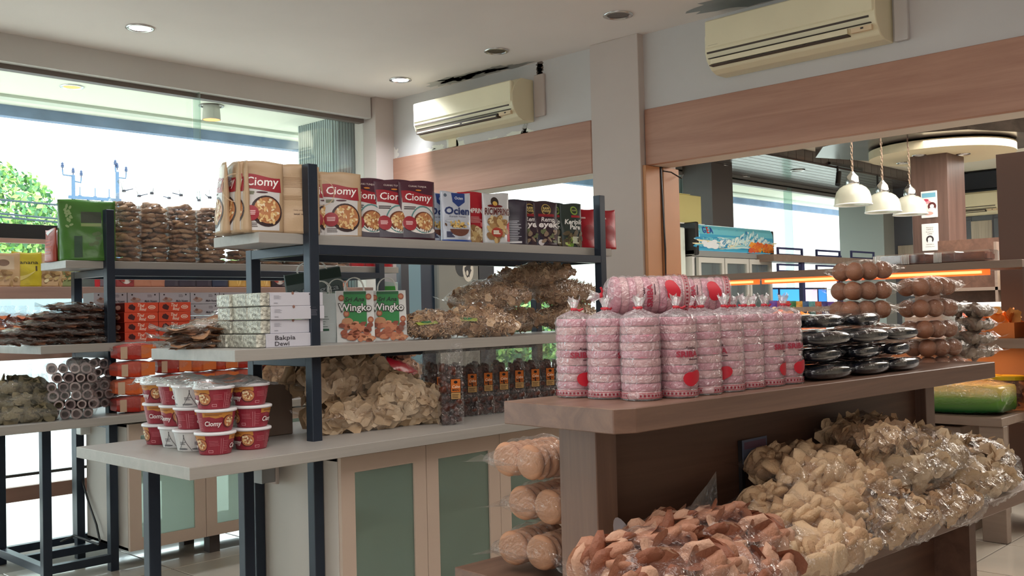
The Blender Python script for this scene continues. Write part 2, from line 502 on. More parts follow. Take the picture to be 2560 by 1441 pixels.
CREAM = mat('aged_cream_plastic', (232, 222, 190), 0.45, vary=0.04, vscale=3)
BLACKP = mat('black_plastic', (34, 32, 34), 0.4)
CHROME = mat('chrome', (215, 215, 215), 0.18, metal=1.0)
WHITEP = mat('white_plastic', (238, 238, 236), 0.4)

# ------------------------------------------------------------ floor
fl = struct('floor', MB().box(-4, 13, -4, 5.86, -0.08, -0.002), GROUT)
tm = MB().box(-0.296, 0.296, -0.296, 0.296, -0.006, 0.0).mesh('tile', bevel=0.0015)
tm.materials.append(TILE)
for i in range(-1, 12):
    for j in range(-1, 10):
        if i*0.6+0.3 > 7.0 or j*0.6+0.25 > 5.56: continue
        o = link_mesh('tile', tm, None, fl); o.location = (i*0.6+0.3, j*0.6+0.22, 0)
struct('floor_rear', MB().box(6.9, 13, -4, 5.86, -0.05, 0.0), TILE)
# ------------------------------------------------------------ ceiling
struct('ceiling', MB().box(-4, 4.75, -4, 5.95, 2.855, 2.95), PAINT)
struct('ceiling_rear', MB().box(5.0, 13, -4, 4.78, 2.83, 3.0), mat('rear_ceiling_paint', (232, 226, 212), 0.9))
# header over the shop window, corner column
b_ = struct('trim_1', MB().box(-4, 4.52, 5.74, 5.95, 2.70, 2.86), mat('header_paint', (206, 202, 198), 0.85, vary=0.03, vscale=2))
MB().box(-4, 4.50, 5.80, 5.86, 2.672, 2.70).build('glazing_channel', mat('bronze_channel', (110, 98, 92), 0.5), b_)
struct('trim_2', MB().box(4.53, 4.72, 5.70, 5.95, 0, 2.855), COLP)
# wall with the air conditioners (opening below it)
wr = struct('wall_right', MB().box(4.70, 5.10, -4, 5.95, 2.40, 2.93), WALLP)
bd = MB().box(4.685, 4.72, 3.80, 5.70, 2.085, 2.412).box(4.685, 4.72, -4, 3.40, 2.085, 2.412)
bd = struct('trim_3', bd, BANDW, bevel=0.004)
struct('trim_4', MB().box(4.72, 4.90, -4, 5.90, 2.087, 2.41), mat('lintel_paint', (214, 206, 196), 0.8))
# pillar and the jamb beside the opening, orange light painted into the jamb's colour
pl = struct('trim_5', MB().box(4.645, 5.0, 3.405, 3.765, 0, 2.855), COLP, bevel=0.003)
struct('trim_6', MB().box(4.66, 4.80, 3.382, 3.404, 0, 2.084).box(4.83, 4.99, 3.378, 3.404, 0, 2.084), ORANGE_LIT, bevel=0.002)
cb = MB().tube([(4.815, 3.385, 2.09), (4.817, 3.37, 1.6), (4.813, 3.372, 1.1), (4.816, 3.38, 0.4)], 0.006, 6)
cb.tube([(4.815, 3.37, 2.06), (4.87, 3.35, 2.055), (4.93, 3.32, 2.02), (4.99, 3.35, 2.05)], 0.004, 6)
tag(cb.build('cable', BLACKP), 'black cable running down the gap in the orange-lit door jamb', 'cable')
# stains of the leaking air conditioner: flat marks on paint
def on_ac(u, v, e): return (4.70-e, u, v)
def blotch(P, cy, cz, a, b, rgb, n=26, j=0.35, layer=1): P.ell(cy, cz, a, b, rgb, layer, n, jit=j)
st = Print()
for (px, py, a, b) in ((1130, 345, .10, .07), (1145, 365, .09, .045), (1180, 372, .12, .03), (1230, 352, .10, .022), (1285, 338, .13, .02), (1060, 378, .12, .022), (1095, 372, .08, .03), (1320, 330, .05, .02)):
    q = at(px, py, x=4.7); blotch(st, q.y, q.z, a*0.8, b, (224, 222, 208))
q = at(1133, 335, x=4.7); st.rect(q.y-.03, q.y+.05, q.z-.09, q.z+.06, (228, 216, 184), 2)
for (px, py, a, b) in ((988, 385, .035, .045),): q = at(px, py, x=4.7); blotch(st, q.y, q.z, a, b, (236, 232, 224))
for k in range(9):
    q = at(1349+k*0.6, 160+k*9, x=4.7); blotch(st, q.y, q.z, .028-.0016*k, .03, (104, 88, 80), layer=2)
for (px, py) in ((1318, 300), (1312, 320), (1308, 335)): q = at(px, py, x=4.7); blotch(st, q.y, q.z, .016, .04, (168, 164, 158))
st.build('water_stain', on_ac, wr, 0.2, 0.0006)
cs = Print()
for (x_, y_, a, b, rgb) in ((4.61, 5.02, .07, .16, (186, 183, 180)), (4.63, 4.72, .06, .22, (172, 170, 167)), (4.66, 4.42, .035, .16, (150, 148, 146)), (4.60, 4.86, .06, .2, (168, 166, 163)), (4.62, 4.55, .05, .14, (160, 158, 156))):
    cs.ell(x_, y_, a, b, rgb, 1, 30, jit=0.3)
cs.ell(4.55, 2.62, .12, .34, (146, 150, 152), 1, 30, jit=0.2)
ceil = bpy.data.objects['ceiling']
cs.build('damp_patch', lambda u, v, e: (u, v, 2.8545-e), ceil, 0.5)

# ------------------------------------------------------------ downlights
LENS = mat('lit_lamp', (235, 245, 255), 0.4, emit=9)
LENSW = mat('warm_lit_lamp', (255, 150, 60), 0.4, emit=0.9)
OFF = mat('dark_reflector', (96, 86, 80), 0.25, metal=0.8)
def downlight(name, x, y, z, lens, label, r=0.075, grp=None, power=0, color=(1, 1, 1)):
    t = thing(name, label, 'ceiling lamp', (x, y, z), group=grp)
    MB().lathe([(r, 0), (r*1.02, -0.006), (r*0.84, -0.009), (r*0.8, -0.004), (r*0.72, -0.002)], 28, cap=False).build('rim', CHROME, t, smooth=True)
    MB().lathe([(r*0.76, -0.003), (r*0.4, -0.0025), (0.001, -0.002)], 24, cap=False).build('lens' if lens is not OFF else 'reflector', lens, t)
    if power:
        l = bpy.data.lights.new('lamp_glow', 'SPOT'); l.energy = power; l.spot_size = 2.4; l.spot_blend = 0.7; l.color = color; l.shadow_soft_size = 0.06
        o = bpy.data.objects.new('lamp_glow', l); COL.objects.link(o); o.location = (0, 0, -0.03); o.parent = t
    return t
downlight('downlight', 2.485, 5.162, 2.855, LENS, 'lit round downlight in the ceiling near the shop window, leftmost', power=30, color=(.9, .95, 1))
downlight('downlight', 4.332, 5.171, 2.855, LENS, 'lit round downlight in the ceiling near the corner column', power=30, color=(.9, .95, 1))
downlight('downlight', 4.301, 4.217, 2.855, OFF, 'unlit round downlight in the ceiling above the first air conditioner')
downlight('downlight', 4.277, 3.26, 2.855, OFF, 'unlit round downlight in the ceiling before the pillar', r=0.08)

# ------------------------------------------------------------ air conditioners (front looks to -x)
def aircon(label, y0, y1, zt, zb, x=4.70, open_=True, sc=1.0):
    t = thing('air_conditioner', label, 'air conditioner', (x, (y0+y1)/2, zb))
    L = (y1-y0)/2; H = zt-zb; D = 0.20
    prof = [(0, H), (-D*0.55, H), (-D*0.72, H*0.93), (-D*0.9, H*0.80), (-D, H*0.62), (-D, H*0.34), (-D*0.93, H*0.2), (-D*0.72, H*0.06), (-D*0.5, 0), (0, 0)]
    mb = MB(); n = len(prof)
    mb.add([(p[0], -L, p[1]) for p in prof]+[(p[0], L, p[1]) for p in prof], [tuple(range(n)), tuple(reversed(range(n, 2*n)))]+[(i, n+i, n+(i+1) % n, (i+1) % n) for i in range(n)])
    mb.build('housing', CREAM, t, bevel=0.004)
    MB().box(-D*1.04, -D*0.9, -L*0.985, L*0.985, H*0.40, H*0.90).build('front_panel', CREAM, t, bevel=0.006)
    sl = MB()
    sl.box(-D*1.015, -D*0.95, -L*0.93, L*0.97, H*0.315, H*0.345)
    sl.box(-D*0.985, -D*0.8, -L*0.70, L*0.95, H*0.10, H*(0.2 if open_ else 0.115))
    sl.box(-D*1.01, -D*0.8, -L*0.95, L*0.96, H*0.225, H*0.235)
    sl.build('air_outlet', mat('dark_slot', (70, 58, 50), 0.6), t)
    v = MB()
    if open_:
        v.box(-D*0.995, -D*0.78, -L*0.68, -L*0.02, H*0.125, H*0.15).box(-D*0.995, -D*0.78, L*0.02, L*0.93, H*0.125, H*0.15)
    else:
        v.box(-D*1.0, -D*0.75, -L*0.70, L*0.93, H*0.125, H*0.21)
    v.build('louvre', CREAM, t)
    MB().box(-D*0.995, -D*0.9, -L*0.955, -L*0.74, H*0.12, H*0.2).build('display_panel', mat('aged_panel', (220, 196, 160), 0.5), t)
    MB().box(-D*1.002, -D*0.9, -L*0.87, -L*0.84, H*0.155, H*0.18).build('sensor', BLACKP, t)
    Print().lines(-0.03, 0.03, 0, 0.006, 1, (140, 120, 90)).build('printed_mark', lambda u, v2, e: (-D*1.04-e, L*0.88-u, H*0.44+v2), t)
    return t
qa = at(1072, 240, x=4.6); qb = at(1300, 180, x=4.6)
A1 = aircon('cream wall air conditioner with open louvre and water stains under it', 4.28, 5.24, 2.745, 2.475)
t = thing('wall_bracket', 'grey pipe cover beside the stained air conditioner', 'pipe cover', (4.70, 4.22, 2.50))
MB().box(-0.02, 0, -0.045, 0.04, 0, 0.27).build('cover', COLP, t, bevel=0.004)
A2 = aircon('cream wall air conditioner with closed louvre over the wide opening', 1.93, 2.86, 2.80, 2.50, open_=False)
t = thing('wall_bracket', 'white mounting plate at the right end of the air conditioner over the wide opening', 'mounting plate', (4.70, 1.88, 2.50))
MB().box(-0.03, 0, -0.03, 0.035, 0, 0.32).build('plate', WALLP, t, bevel=0.004)

# ------------------------------------------------------------ shop window (wall y = 5.85)
finx = at(493, 300, y=5.80).x
w1 = struct('window_1', MB().box(-4, finx-0.01, 5.845, 5.853, 0.0, 2.70), GLASS)
w2 = struct('window_2', MB().box(finx+0.01, 4.53, 5.845, 5.853, 0.0, 2.70), GLASS)
MB().box(finx-0.006, finx+0.006, 5.765, 5.845, 0.02, 2.70).build('glass_fin', film('fin_glass', tint=(.8, .93, .88), base=0.06, edge=0.6, rough=0.03, bump=0, haze=0.12), w2)
w3 = struct('window_3', MB().box(4.75, 12.6, 5.845, 5.853, 0, 2.66), GLASS)
hd = MB().box(4.75, 12.4, 5.80, 5.88, 2.63, 2.67).box(4.75, 12.4, 5.80, 5.88, 2.69, 2.74)
hd.build('window_head_frame', mat('grey_frame', (150, 150, 148), 0.5), w3)
struct('wall_rear_window', MB().box(4.75, 12.6, 5.86, 5.95, 2.67, 2.95), DARKM)
fx2 = at(1968, 500, y=5.8).x
MB().box(fx2-0.006, fx2+0.006, 5.74, 5.845, 0.02, 2.66).build('glass_fin', MATS['fin_glass'], w3)
# low timber rail and frosted apron of the shop window
rl = struct('trim_7', MB().box(-4, 4.5, 5.80, 5.84, 0.265, 0.345), wood('rail_wood', (150, 110, 96), (172, 130, 112), 'x', 1))
struct('trim_8', MB().box(-4, 4.5, 5.81, 5.83, 0.40, 0.415), DARKM)
FROST = mat('frosted_film', (236, 242, 248), 0.5, trans=0.0)
FROSTG = bpy.data.materials.new('frosted_glass'); FROSTG.use_nodes = True
_n = FROSTG.node_tree; _n.nodes.clear()
_o = _n.nodes.new('ShaderNodeOutputMaterial'); _a = _n.nodes.new('ShaderNodeBsdfTranslucent'); _b = _n.nodes.new('ShaderNodeBsdfTransparent'); _m = _n.nodes.new('ShaderNodeMixShader')
_a.inputs[0].default_value = (0.95, 0.97, 1, 1); _m.inputs[0].default_value = 0.5
_n.links.new(_a.outputs[0], _m.inputs[1]); _n.links.new(_b.outputs[0], _m.inputs[2]); _n.links.new(_m.outputs[0], _o.inputs[0])
MB().box(-4, 4.5, 5.836, 5.842, 0.415, 1.05).build('frosted_apron', FROSTG, w1)

# ------------------------------------------------------------ plank ceiling, recess and second room
pk = struct('ceiling_planked', MB().box(4.9, 12.6, 4.80, 5.88, 2.735, 2.76), DARKW)
pm = MB().box(0, 7.7, -0.052, 0.052, 0, 0.014).mesh('plank', bevel=0.003); pm.materials.append(DARKW)
for k in range(10):
    o = link_mesh('plank', pm, None, pk); o.location = (4.9, 4.855+k*0.108, 2.722)
fa = struct('trim_9', MB().box(4.9, 12.6, 4.765, 4.80, 2.70, 2.93), DARKW)
sm = MB().box(0, 0.17, -0.008, 0.008, 0, 0.112).mesh('panel', bevel=0.003); sm.materials.append(DARKW)
for k in range(43):
    o = link_mesh('panel', sm, None, fa); o.location = (4.92+k*0.174, 4.758, 2.715)
for i, (px, py) in enumerate(((1801, 415), (1857, 443), (1994, 426), )):
    p = at(px, py, z=2.72)
    downlight('downlight', p.x, p.y, 2.72, WHITEP if i == 0 else OFF, ('white unlit downlight in the dark plank ceiling nearest the opening', 'small dark downlight in the plank ceiling above the fridge', 'small dark downlight in the plank ceiling near the black track spotlight')[i], r=0.08)
p = at(2162, 376, z=2.83); downlight('downlight', p.x, p.y, 2.83, LENSW, 'orange glowing downlight in the white ceiling above the pendants', r=0.11)
# far wall with chequered tiles
wf = struct('wall_far', MB().box(12.6, 12.8, -4, 5.95, 0, 2.95), mat('dark_blue_grey_paint', (92, 96, 104), 0.8))
CHK = wood('pale_tile', (150, 140, 126), (196, 184, 166), 'z', 1.2, 0.6)
q0 = at(2448, 600, x=12.6)
# chequered tiles sit proud of the wall
th = MB().box(-0.02, 0, -0.12, 0.12, -0.135, 0.135).mesh('tile', bevel=0.003); th.materials.append(CHK)
for (px, py) in ((2455, 580), (2512, 622), (2405, 630), (2558, 560), (2270, 640)):
    p = at(px, py, x=12.6)
    o = link_mesh('tile', th, None, wf); o.location = (12.6, p.y, p.z)
tg = MB().box(-0.012, 0, -0.12, 0.12, -0.135, 0.135).mesh('tile', bevel=0.003); tg.materials.append(mat('slate_tile', (92, 96, 102), 0.6))
for (px, py) in ((2405, 580), (2512, 572), (2455, 630), (2455, 530), (2560, 612)):
    p = at(px, py, x=12.6)
    o = link_mesh('tile', tg, None, wf); o.location = (12.6, p.y, p.z)
struct('trim_10', MB().box(12.5, 12.6, -4, 4.7, 2.60, 2.80), mat('navy_band', (34, 38, 50), 0.7))
# dark columns of the window wall
a = at(1782, 550, y=5.45); b = at(1834, 550, y=5.45)
struct('wall_column_1', MB().box(a.x, b.x, 5.45, 5.80, 0, 2.75), mat('charcoal_paint', (104, 98, 96), 0.6))
struct('wall_column_2', MB().box(12.28, 12.6, 5.25, 5.84, 0, 2.75), mat('charcoal_green_paint', (150, 154, 150), 0.6))
# square timber column with round ceiling cap
cc = struct('wall_column_3', MB().box(9.0, 9.42, 3.256, 3.582, 0, 2.60), DARKWV, bevel=0.003)
CAPM = mat('cap_cream_paint', (222, 208, 176), 0.7)
struct('ceiling_cap', MB().lathe([(0.62, 0), (0.62, 0.075)], 48, (9.2, 3.38, 2.575)), CAPM)
oc = [(8.35, 4.1), (8.15, 3.6), (8.5, 2.9), (9.4, 2.45), (9.95, 2.75), (10.05, 3.4), (9.6, 4.2), (8.9, 4.45)]
oct_ = struct('ceiling_drop_panel', MB().prism([(9.2+(x-9.2)*1.0, y) for x, y in oc], 2.67, 2.83), DARKW)
for px, py in ((2298, 388), (2258, 407), (2408, 385)):
    p = at(px, py, z=2.575); downlight('downlight', p.x, p.y, 2.575, WHITEP, {2298: 'small white downlight in the round cream cap, left of the timber column', 2258: 'small white downlight at the left rim of the round cream cap', 2408: 'small white downlight in the round cream cap, right of the timber column'}[px], r=0.06)
a = at(2541, 402, x=7.0)
struct('wall_column_4', MB().box(6.6, 7.0, a.y-0.5, a.y, 0, a.z), mat('brown_panel', (92, 70, 62), 0.5))
# signs on the column
def board(px0, py0, px1, py1, name, label, pr, x=9.0):
    A = at(px0, py0, x=x-0.012); B = at(px1, py1, x=x-0.012)
    wd = abs(A.y-B.y); h = A.z-B.z
    t = thing(name, label, 'sign', (x, (A.y+B.y)/2, B.z))
    MB().box(-0.012, 0, -wd/2, wd/2, 0, h).build('board', WHITEP, t, bevel=0.004)
    P = Print(); pr(P, wd, h)
    P.build('print', lambda u, v, e: (-0.0122-e, -u, v), t)
def sg1(P, w_, h):
    P.rect(-w_*.42, w_*.42, h*.76, h*.93, (120, 180, 205), 1)
    P.ell(-w_*.2, h*.66, w_*.2, h*.05, (196, 70, 96), 2); P.ell(-w_*.12, h*.58, w_*.25, h*.06, (214, 150, 160), 1)
    P.ring(w_*.18, h*.42, w_*.13, w_*.26, (96, 42, 44), 2); P.rect(w_*.0, w_*.36, h*.26, h*.36, (240, 236, 234), 3)
    P.ell(-w_*.05, h*.16, w_*.3, h*.07, (226, 170, 160), 1)
def sg2(P, w_, h):
    for k, (s, z, hh) in enumerate((('What kind of', .84, .035), ('CAFE IS', .76, .05), ('this place? It is', .68, .035), ('CAKE', .60, .05))): P.text(s, 0, h*z, h*hh, (70, 66, 68), 2)
    P.ring(0, h*.42, w_*.13, w_*.23, (52, 46, 50), 2); P.rect(-w_*.13, w_*.13, h*.26, h*.37, (240, 238, 236), 3)
    P.text('where there is', 0, h*.22, h*.035, (70, 66, 68)); P.text('something sweet', 0, h*.14, h*.035, (70, 66, 68))
board(2301, 480, 2344, 543, 'poster', 'pink and blue poster on the timber column, the upper one', sg1)
board(2303, 561, 2347, 626, 'poster', 'white sign with black lettering on the timber column, the lower one', sg2)
# third air conditioner, far wall
p = at(2400, 525, x=12.6); p2 = at(2510, 525, x=12.6)
A3 = aircon('cream air conditioner on the dark far wall, right of the timber column', p2.y, p2.y+0.95, p.z+0.19, p.z-0.09, x=12.6)
# ------------------------------------------------------------ pendants
def make_pendant():
    t = thing('pendant_lamp', 'x', 'pendant lamp')
    pm_ = bpy.data.materials.new('ribbed_glass_shade'); pm_.use_nodes = True
    b = pm_.node_tree.nodes['Principled BSDF']; b.inputs['Base Color'].default_value = (*c255(206, 206, 188), 1); b.inputs['Roughness'].default_value = 0.25
    b.inputs['Transmission Weight'].default_value = 0.25; b.inputs['Alpha'].default_value = 0.74; b.inputs['Emission Color'].default_value = (1, .93, .78, 1); b.inputs['Emission Strength'].default_value = 0.0
    n = 48; prof = [(0.045, 0.155), (0.07, 0.15), (0.10, 0.13), (0.122, 0.10), (0.134, 0.06), (0.14, 0.0)]
    mb = MB(); vs = []; fs = []
    for (r, z) in prof:
        for i in range(n): a = 2*math.pi*i/n; rr = r*(1+0.012*(i % 2)); vs.append((rr*math.cos(a), rr*math.sin(a), z))
    for j in range(len(prof)-1):
        for i in range(n): k = (i+1) % n; fs.append((j*n+i, j*n+k, (j+1)*n+k, (j+1)*n+i))
    mb.add(vs, fs).build('shade', pm_, t, smooth=True)
    MB().lathe([(0.138, 0.004), (0.145, 0.002), (0.145, -0.006), (0.138, -0.006)], 48, cap=False).build('shade_rim', WHITEP, t, smooth=True)
    MB().lathe([(0.047, 0.152), (0.05, 0.17), (0.046, 0.215), (0.03, 0.235), (0.016, 0.25), (0.012, 0.262)], 20).build('lamp_cap', CHROME, t, smooth=True)
    ch = MB()
    for k in range(12):
        z = 0.275+k*0.026; a = (k % 2)*math.pi/2; R_ = 0.008
        pts = [(R_*math.cos(q)*math.cos(a), R_*math.cos(q)*math.sin(a), z+0.017*math.sin(q)) for q in [2*math.pi*i/8 for i in range(9)]]
        ch.tube(pts, 0.0022, 4)
    ch.tube([(0, 0, 0.58), (0.003, 0, 0.8), (0, 0, 1.05)], 0.003, 5)
    ch.build('chain', mat('aged_chain', (150, 130, 110), 0.4, metal=0.8), t)
    MB().tube([(0.012, 0, 0.26), (0.035, 0.01, 0.34), (0.02, 0, 0.45), (0.008, 0.01, 0.6), (-0.004, 0, 0.8)], 0.0035, 6).build('cord', mat('brown_cord', (140, 110, 96), 0.6), t)
    MB().lathe([(0.001, -0.01+0.09), (0.025, 0.10), (0.03, 0.12), (0.018, 0.16)], 12, cap=False).build('bulb', WHITEP, t, smooth=True)
    return t
for i, (px, py, D) in enumerate(((2133, 512, 7.7), (2208, 530, 8.1), (2276, 536, 8.5))):
    d = FW + RT*((px-1280)/FPX) - UP*((py-720.5)/FPX); q = CAM+d*D
    t = place('pendant', make_pendant, q, 0, 'ribbed glass dome pendant lamp on a chain, '+('leftmost', 'middle', 'rightmost')[i]+' of three', 'three glass pendant lamps')
# track lights
t = thing('track_spotlight', 'black spotlight hanging from the ceiling track by the fascia', 'spotlight', at(2092, 430, y=4.74))
MB().box(-0.18, 0.6, -0.02, 0.02, 0.06, 0.09).build('track', BLACKP, t)
MB().tube([(0.02, 0, 0.07), (0.02, 0, 0.0)], 0.012, 8).tube([(0.05, 0, 0.0), (-0.03, -0.02, -0.14)], 0.028, 12).build('lamp_head', BLACKP, t)
t = thing('track_spotlight', 'black spotlight behind the middle pendant lamp', 'spotlight', at(2192, 458, y=4.74))
MB().tube([(0.02, 0, 0.09), (0.02, 0, 0.0)], 0.012, 8).tube([(0.05, 0, 0.0), (-0.02, -0.02, -0.14)], 0.028, 12).build('lamp_head', BLACKP, t)
# walls of the shop behind the photographer, closing the rooms
MB().box(-4.2, -4.0, -4, 5.95, 0, 2.93).build('wall_left', mat('rear_wall_paint', (206, 200, 192), .9)).__setitem__('kind', 'structure')
MB().box(-4, 13, -4.2, -4.0, 0, 2.95).build('wall_back', mat('rear_wall_paint', (206, 200, 192), .9)).__setitem__('kind', 'structure')
MB().box(-4.2, 13, -4.2, 6.0, 3.0, 3.1).build('roof_slab', mat('rear_wall_paint', (206, 200, 192), .9)).__setitem__('kind', 'structure')
# ============================================================ steel racks with pale boards
def rack(label, ox, oy, xr_post, xr, leg):
    """origin at the near-left post foot (centre rack: 2.127, 3.075)"""
    t = thing('display_rack', label, 'shelf rack', (ox, oy, 0))
    X1 = xr_post-ox; XE = xr-ox; h = 0.021
    def post(x, y, z0, z1, lab=None):
        MB().box(x-h, x+h, y-h, y+h, z0, z1).build('post', NAVY, t, bevel=0.002)
    post(0, 0, 0.0, 1.817); post(0, 0.40, 0.0, 1.52); post(X1, 0, 0.0, 1.817); post(X1, 0.44, 0, 1.52)
    for (x, y) in leg: MB().box(x-h, x+h, y-h, y+h, 0.0, 0.752).build('leg', NAVY, t, bevel=0.002)
    def bar(x0, x1, y0, y1, z0, z1): MB().box(x0, x1, y0, y1, z0, z1).build('crossbar', NAVY, t, bevel=0.0015)
    bar(h, X1-h, -0.02, 0.02, 1.482, 1.518); bar(h, X1-h, 0.40, 0.44, 1.482, 1.518)
    bar(-0.02, 0.02, h, 0.38, 1.482, 1.518); bar(X1-0.02, X1+0.02, h, 0.42, 1.482, 1.518)
    bar(-0.02, 0.02, h, 0.38, 1.066, 1.102); bar(h, X1-h, 0.40, 0.44, 1.066, 1.102)
    bar(-0.02, 0.02, h, 0.38, 0.715, 0.751); bar(h, X1-h, 0.40, 0.44, 0.715, 0.751)
    def shelf(x0, y0, y1, z0, z1): return MB().box(x0, XE, y0, y1, z0, z1).build('shelf_board', SHELFE, t, bevel=0.0015)
    s1 = shelf(-0.207, 0.0215, 0.337, 1.520, 1.558)
    s2 = shelf(-0.367, -0.075, 0.53, 1.103, 1.143)
    s3 = shelf(-0.614, -0.218, 0.627, 0.752, 0.791)
    # pale top faces of the boards
    for s, (x0, y0, y1, z) in ((s1, (-0.207, 0.0215, 0.337, 1.558)), (s2, (-0.367, -0.075, 0.53, 1.143)), (s3, (-0.614, -0.218, 0.627, 0.791))):
        MB().box(x0+.002, XE-.002, y0+.002, y1-.002, z, z+0.0008).build('board_top', SHELFW, s)
    return t
RKC = rack('near shelf rack of dark blue steel posts and three pale boards, behind the brown counter', 2.127, 3.073, 3.836, 3.955, ((-0.56, 0.147), (-0.20, 0.147)))
RKL = rack('far shelf rack of dark blue steel and pale boards next to the shop window', 2.193, 4.931, 3.93, 4.10, ((-0.325, 0.0), (-0.325, 0.60)))
# floor frame of the far rack
for (x0, x1, y0, y1) in ((-0.345, -0.305, 0.021, 0.58), (-0.304, -0.021, -0.02, 0.02), (-0.304, 0.9, 0.30, 0.34), (-0.304, 0.9, 0.58, 0.62)):
    MB().box(x0, x1, y0, y1, 0.045, 0.085).build('floor_frame_bar', NAVY, RKL, bevel=0.0015)
MB().box(-0.021, 0.021, 0.42, 0.44, 0.1, 0.7).build('post', NAVY, RKL)

# ------------------------------------------------------------ cabinets under the racks
CABW = mat('cabinet_laminate', (196, 188, 180), 0.5, vary=0.02, vscale=5)
CABD = mat('cabinet_door_laminate', (198, 178, 162), 0.5, vary=0.03, vscale=5)
FG = bpy.data.materials.new('green_frosted_glass'); FG.use_nodes = True
_n = FG.node_tree; _n.nodes.clear()
_o = _n.nodes.new('ShaderNodeOutputMaterial')
_t = _n.nodes.new('ShaderNodeBsdfTranslucent'); _t.inputs[0].default_value = (0.80, 0.92, 0.84, 1)
_d = _n.nodes.new('ShaderNodeBsdfDiffuse'); _d.inputs[0].default_value = (*c255(150, 166, 154), 1)
_r2 = _n.nodes.new('ShaderNodeBsdfRefraction'); _r2.inputs[0].default_value = (0.86, 0.94, 0.90, 1); _r2.inputs['Roughness'].default_value = 0.35; _r2.inputs['IOR'].default_value = 1.02
_g = _n.nodes.new('ShaderNodeBsdfGlossy'); _g.inputs['Roughness'].default_value = 0.3
_m1 = _n.nodes.new('ShaderNodeMixShader'); _m1.inputs[0].default_value = 0.45
_m2 = _n.nodes.new('ShaderNodeMixShader'); _m2.inputs[0].default_value = 0.45
_m3 = _n.nodes.new('ShaderNodeMixShader'); _m3.inputs[0].default_value = 0.05
_n.links.new(_t.outputs[0], _m1.inputs[1]); _n.links.new(_d.outputs[0], _m1.inputs[2])
_n.links.new(_m1.outputs[0], _m2.inputs[1]); _n.links.new(_r2.outputs[0], _m2.inputs[2])
_n.links.new(_m2.outputs[0], _m3.inputs[1]); _n.links.new(_g.outputs[0], _m3.inputs[2]); _n.links.new(_m3.outputs[0], _o.inputs[0])

def cabinet(label, x, y, z0, z1, dw, nd, depth, shelf_z):
    t = thing('cabinet', label, 'cabinet', (x, y, z0))
    W_ = dw*nd; H = z1-z0; th = 0.016
    b = MB().box(0, th, 0.02, depth, 0, H).box(W_-th, W_, 0.02, depth, 0, H).box(0, W_, 0.02, depth, 0, th).box(0, W_, 0.02, depth, H-th, H)
    b.box(th, W_-th, 0.05, depth-0.02, shelf_z-z0, shelf_z-z0+th)
    for k in range(1, nd): b.box(k*dw-th/2, k*dw+th/2, 0.03, depth-0.02, th, H-th)
    b.build('carcass', CABW, t, bevel=0.001)
    for k in range(nd):
        x0 = k*dw+0.0015; x1 = (k+1)*dw-0.0015; s = 0.062; e = 0.055; r = 0.06
        d = MB().box(x0, x0+s, 0, 0.018, 0, H).box(x1-s, x1, 0, 0.018, 0, H).box(x0+s, x1-s, 0, 0.018, 0, r).box(x0+s, x1-s, 0, 0.018, H-r, H).build('door', CABD, t)
        MB().box(x0+s, x1-s, 0.007, 0.011, r, H-r).build('glass_pane', FG, d)
    for (fx, fy) in ((0.5, 0.1), (0.5, depth-0.12), (W_-0.1, 0.1), (W_-0.1, depth-0.12)): MB().box(fx-0.03, fx+0.03, fy-0.03, fy+0.03, -z0, 0).build('foot', DARKM, t)
    return t
cabinet('cream cabinet with green frosted glass doors under the near rack', 2.151, 2.95, 0.10, 0.735, 0.41, 4, 0.63, 0.42)
cabinet('small cream cabinet with bright frosted doors under the far rack', 2.222, 4.805, 0.105, 0.735, 0.415, 3, 0.50, 0.60)
c = thing('power_cable', 'black cable curling down the side of the small cabinet', 'cable', (2.2, 5.3, 0.1))
MB().tube([(0.0, 0.03, 0.42), (0.002, 0.02, 0.32), (0.004, -0.06, 0.2), (0.0, -0.16, 0.1), (0, -0.2, 0.02), (0.0, -0.19, 0.0), (-0.05, 0.0, 0.03), (-0.1, 0.05, 0.0)], 0.006, 6).build('cord', BLACKP, c)
# white socket box and grey grille bracket
t = thing('junction_box', 'small white box fixed under the far rack beside the post', 'box', at(222, 1085, y=5.28))
MB().box(-0.055, 0.055, -0.03, 0.03, 0, 0.07).build('housing', WHITEP, t, bevel=0.004)
t = thing('vent_grille', 'grey grille bracket under the near rack board', 'bracket', at(690, 1180, x=2.14)+Vector((-0.03, 0, 0)))
g = MB().box(-0.002, 0.012, -0.05, 0.05, -0.04, 0.06)
g.build('plate', COLP, t, bevel=0.002)
g = MB()
for k in range(8): g.box(-0.06+0.0, -0.004, -0.045+k*0.012, -0.041+k*0.012, -0.03, 0.055)
g.box(-0.064, -0.058, -0.05, 0.055, -0.03, 0.056)
g.build('slats', mat('grille_grey', (150, 150, 150), 0.5), t)

# ------------------------------------------------------------ timber display shelf along the shop window
PLW = wood('pink_brown_plank', (158, 124, 112), (178, 142, 126), 'x', 1.1)
t = thing('window_display_shelf', 'timber window display shelf carrying rows of snack packs', 'shelf', (0, 5.62, 0))
for (z0, z1, x0, x1) in ((1.386, 1.45, -0.6, 4.4), (1.055, 1.128, -0.6, 4.4)):
    MB().box(x0, x1, -0.02, 0.14, z0, z1).build('shelf_board', PLW, t, bevel=0.002)
for x in (-0.5, 1.0, 4.3): MB().box(x-0.02, x+0.02, 0.10, 0.14, 0, 1.386).build('upright', DARKM, t)
q = at(0, 562, y=5.72); q2 = at(118, 605, y=5.72)
MB().box(-0.6, 2.30, 0.09, 0.13, 1.722, 1.80).build('top_rail', BLACKP, t, bevel=0.002)
MB().box(-0.6, 2.25, 0.09, 0.12, 1.695, 1.72).build('timber_strip', PLW, t)
for x in (-0.5, 1.2, 2.24): MB().box(x-0.012, x+0.012, 0.10, 0.13, 1.45, 1.70).build('upright', PLW, t)

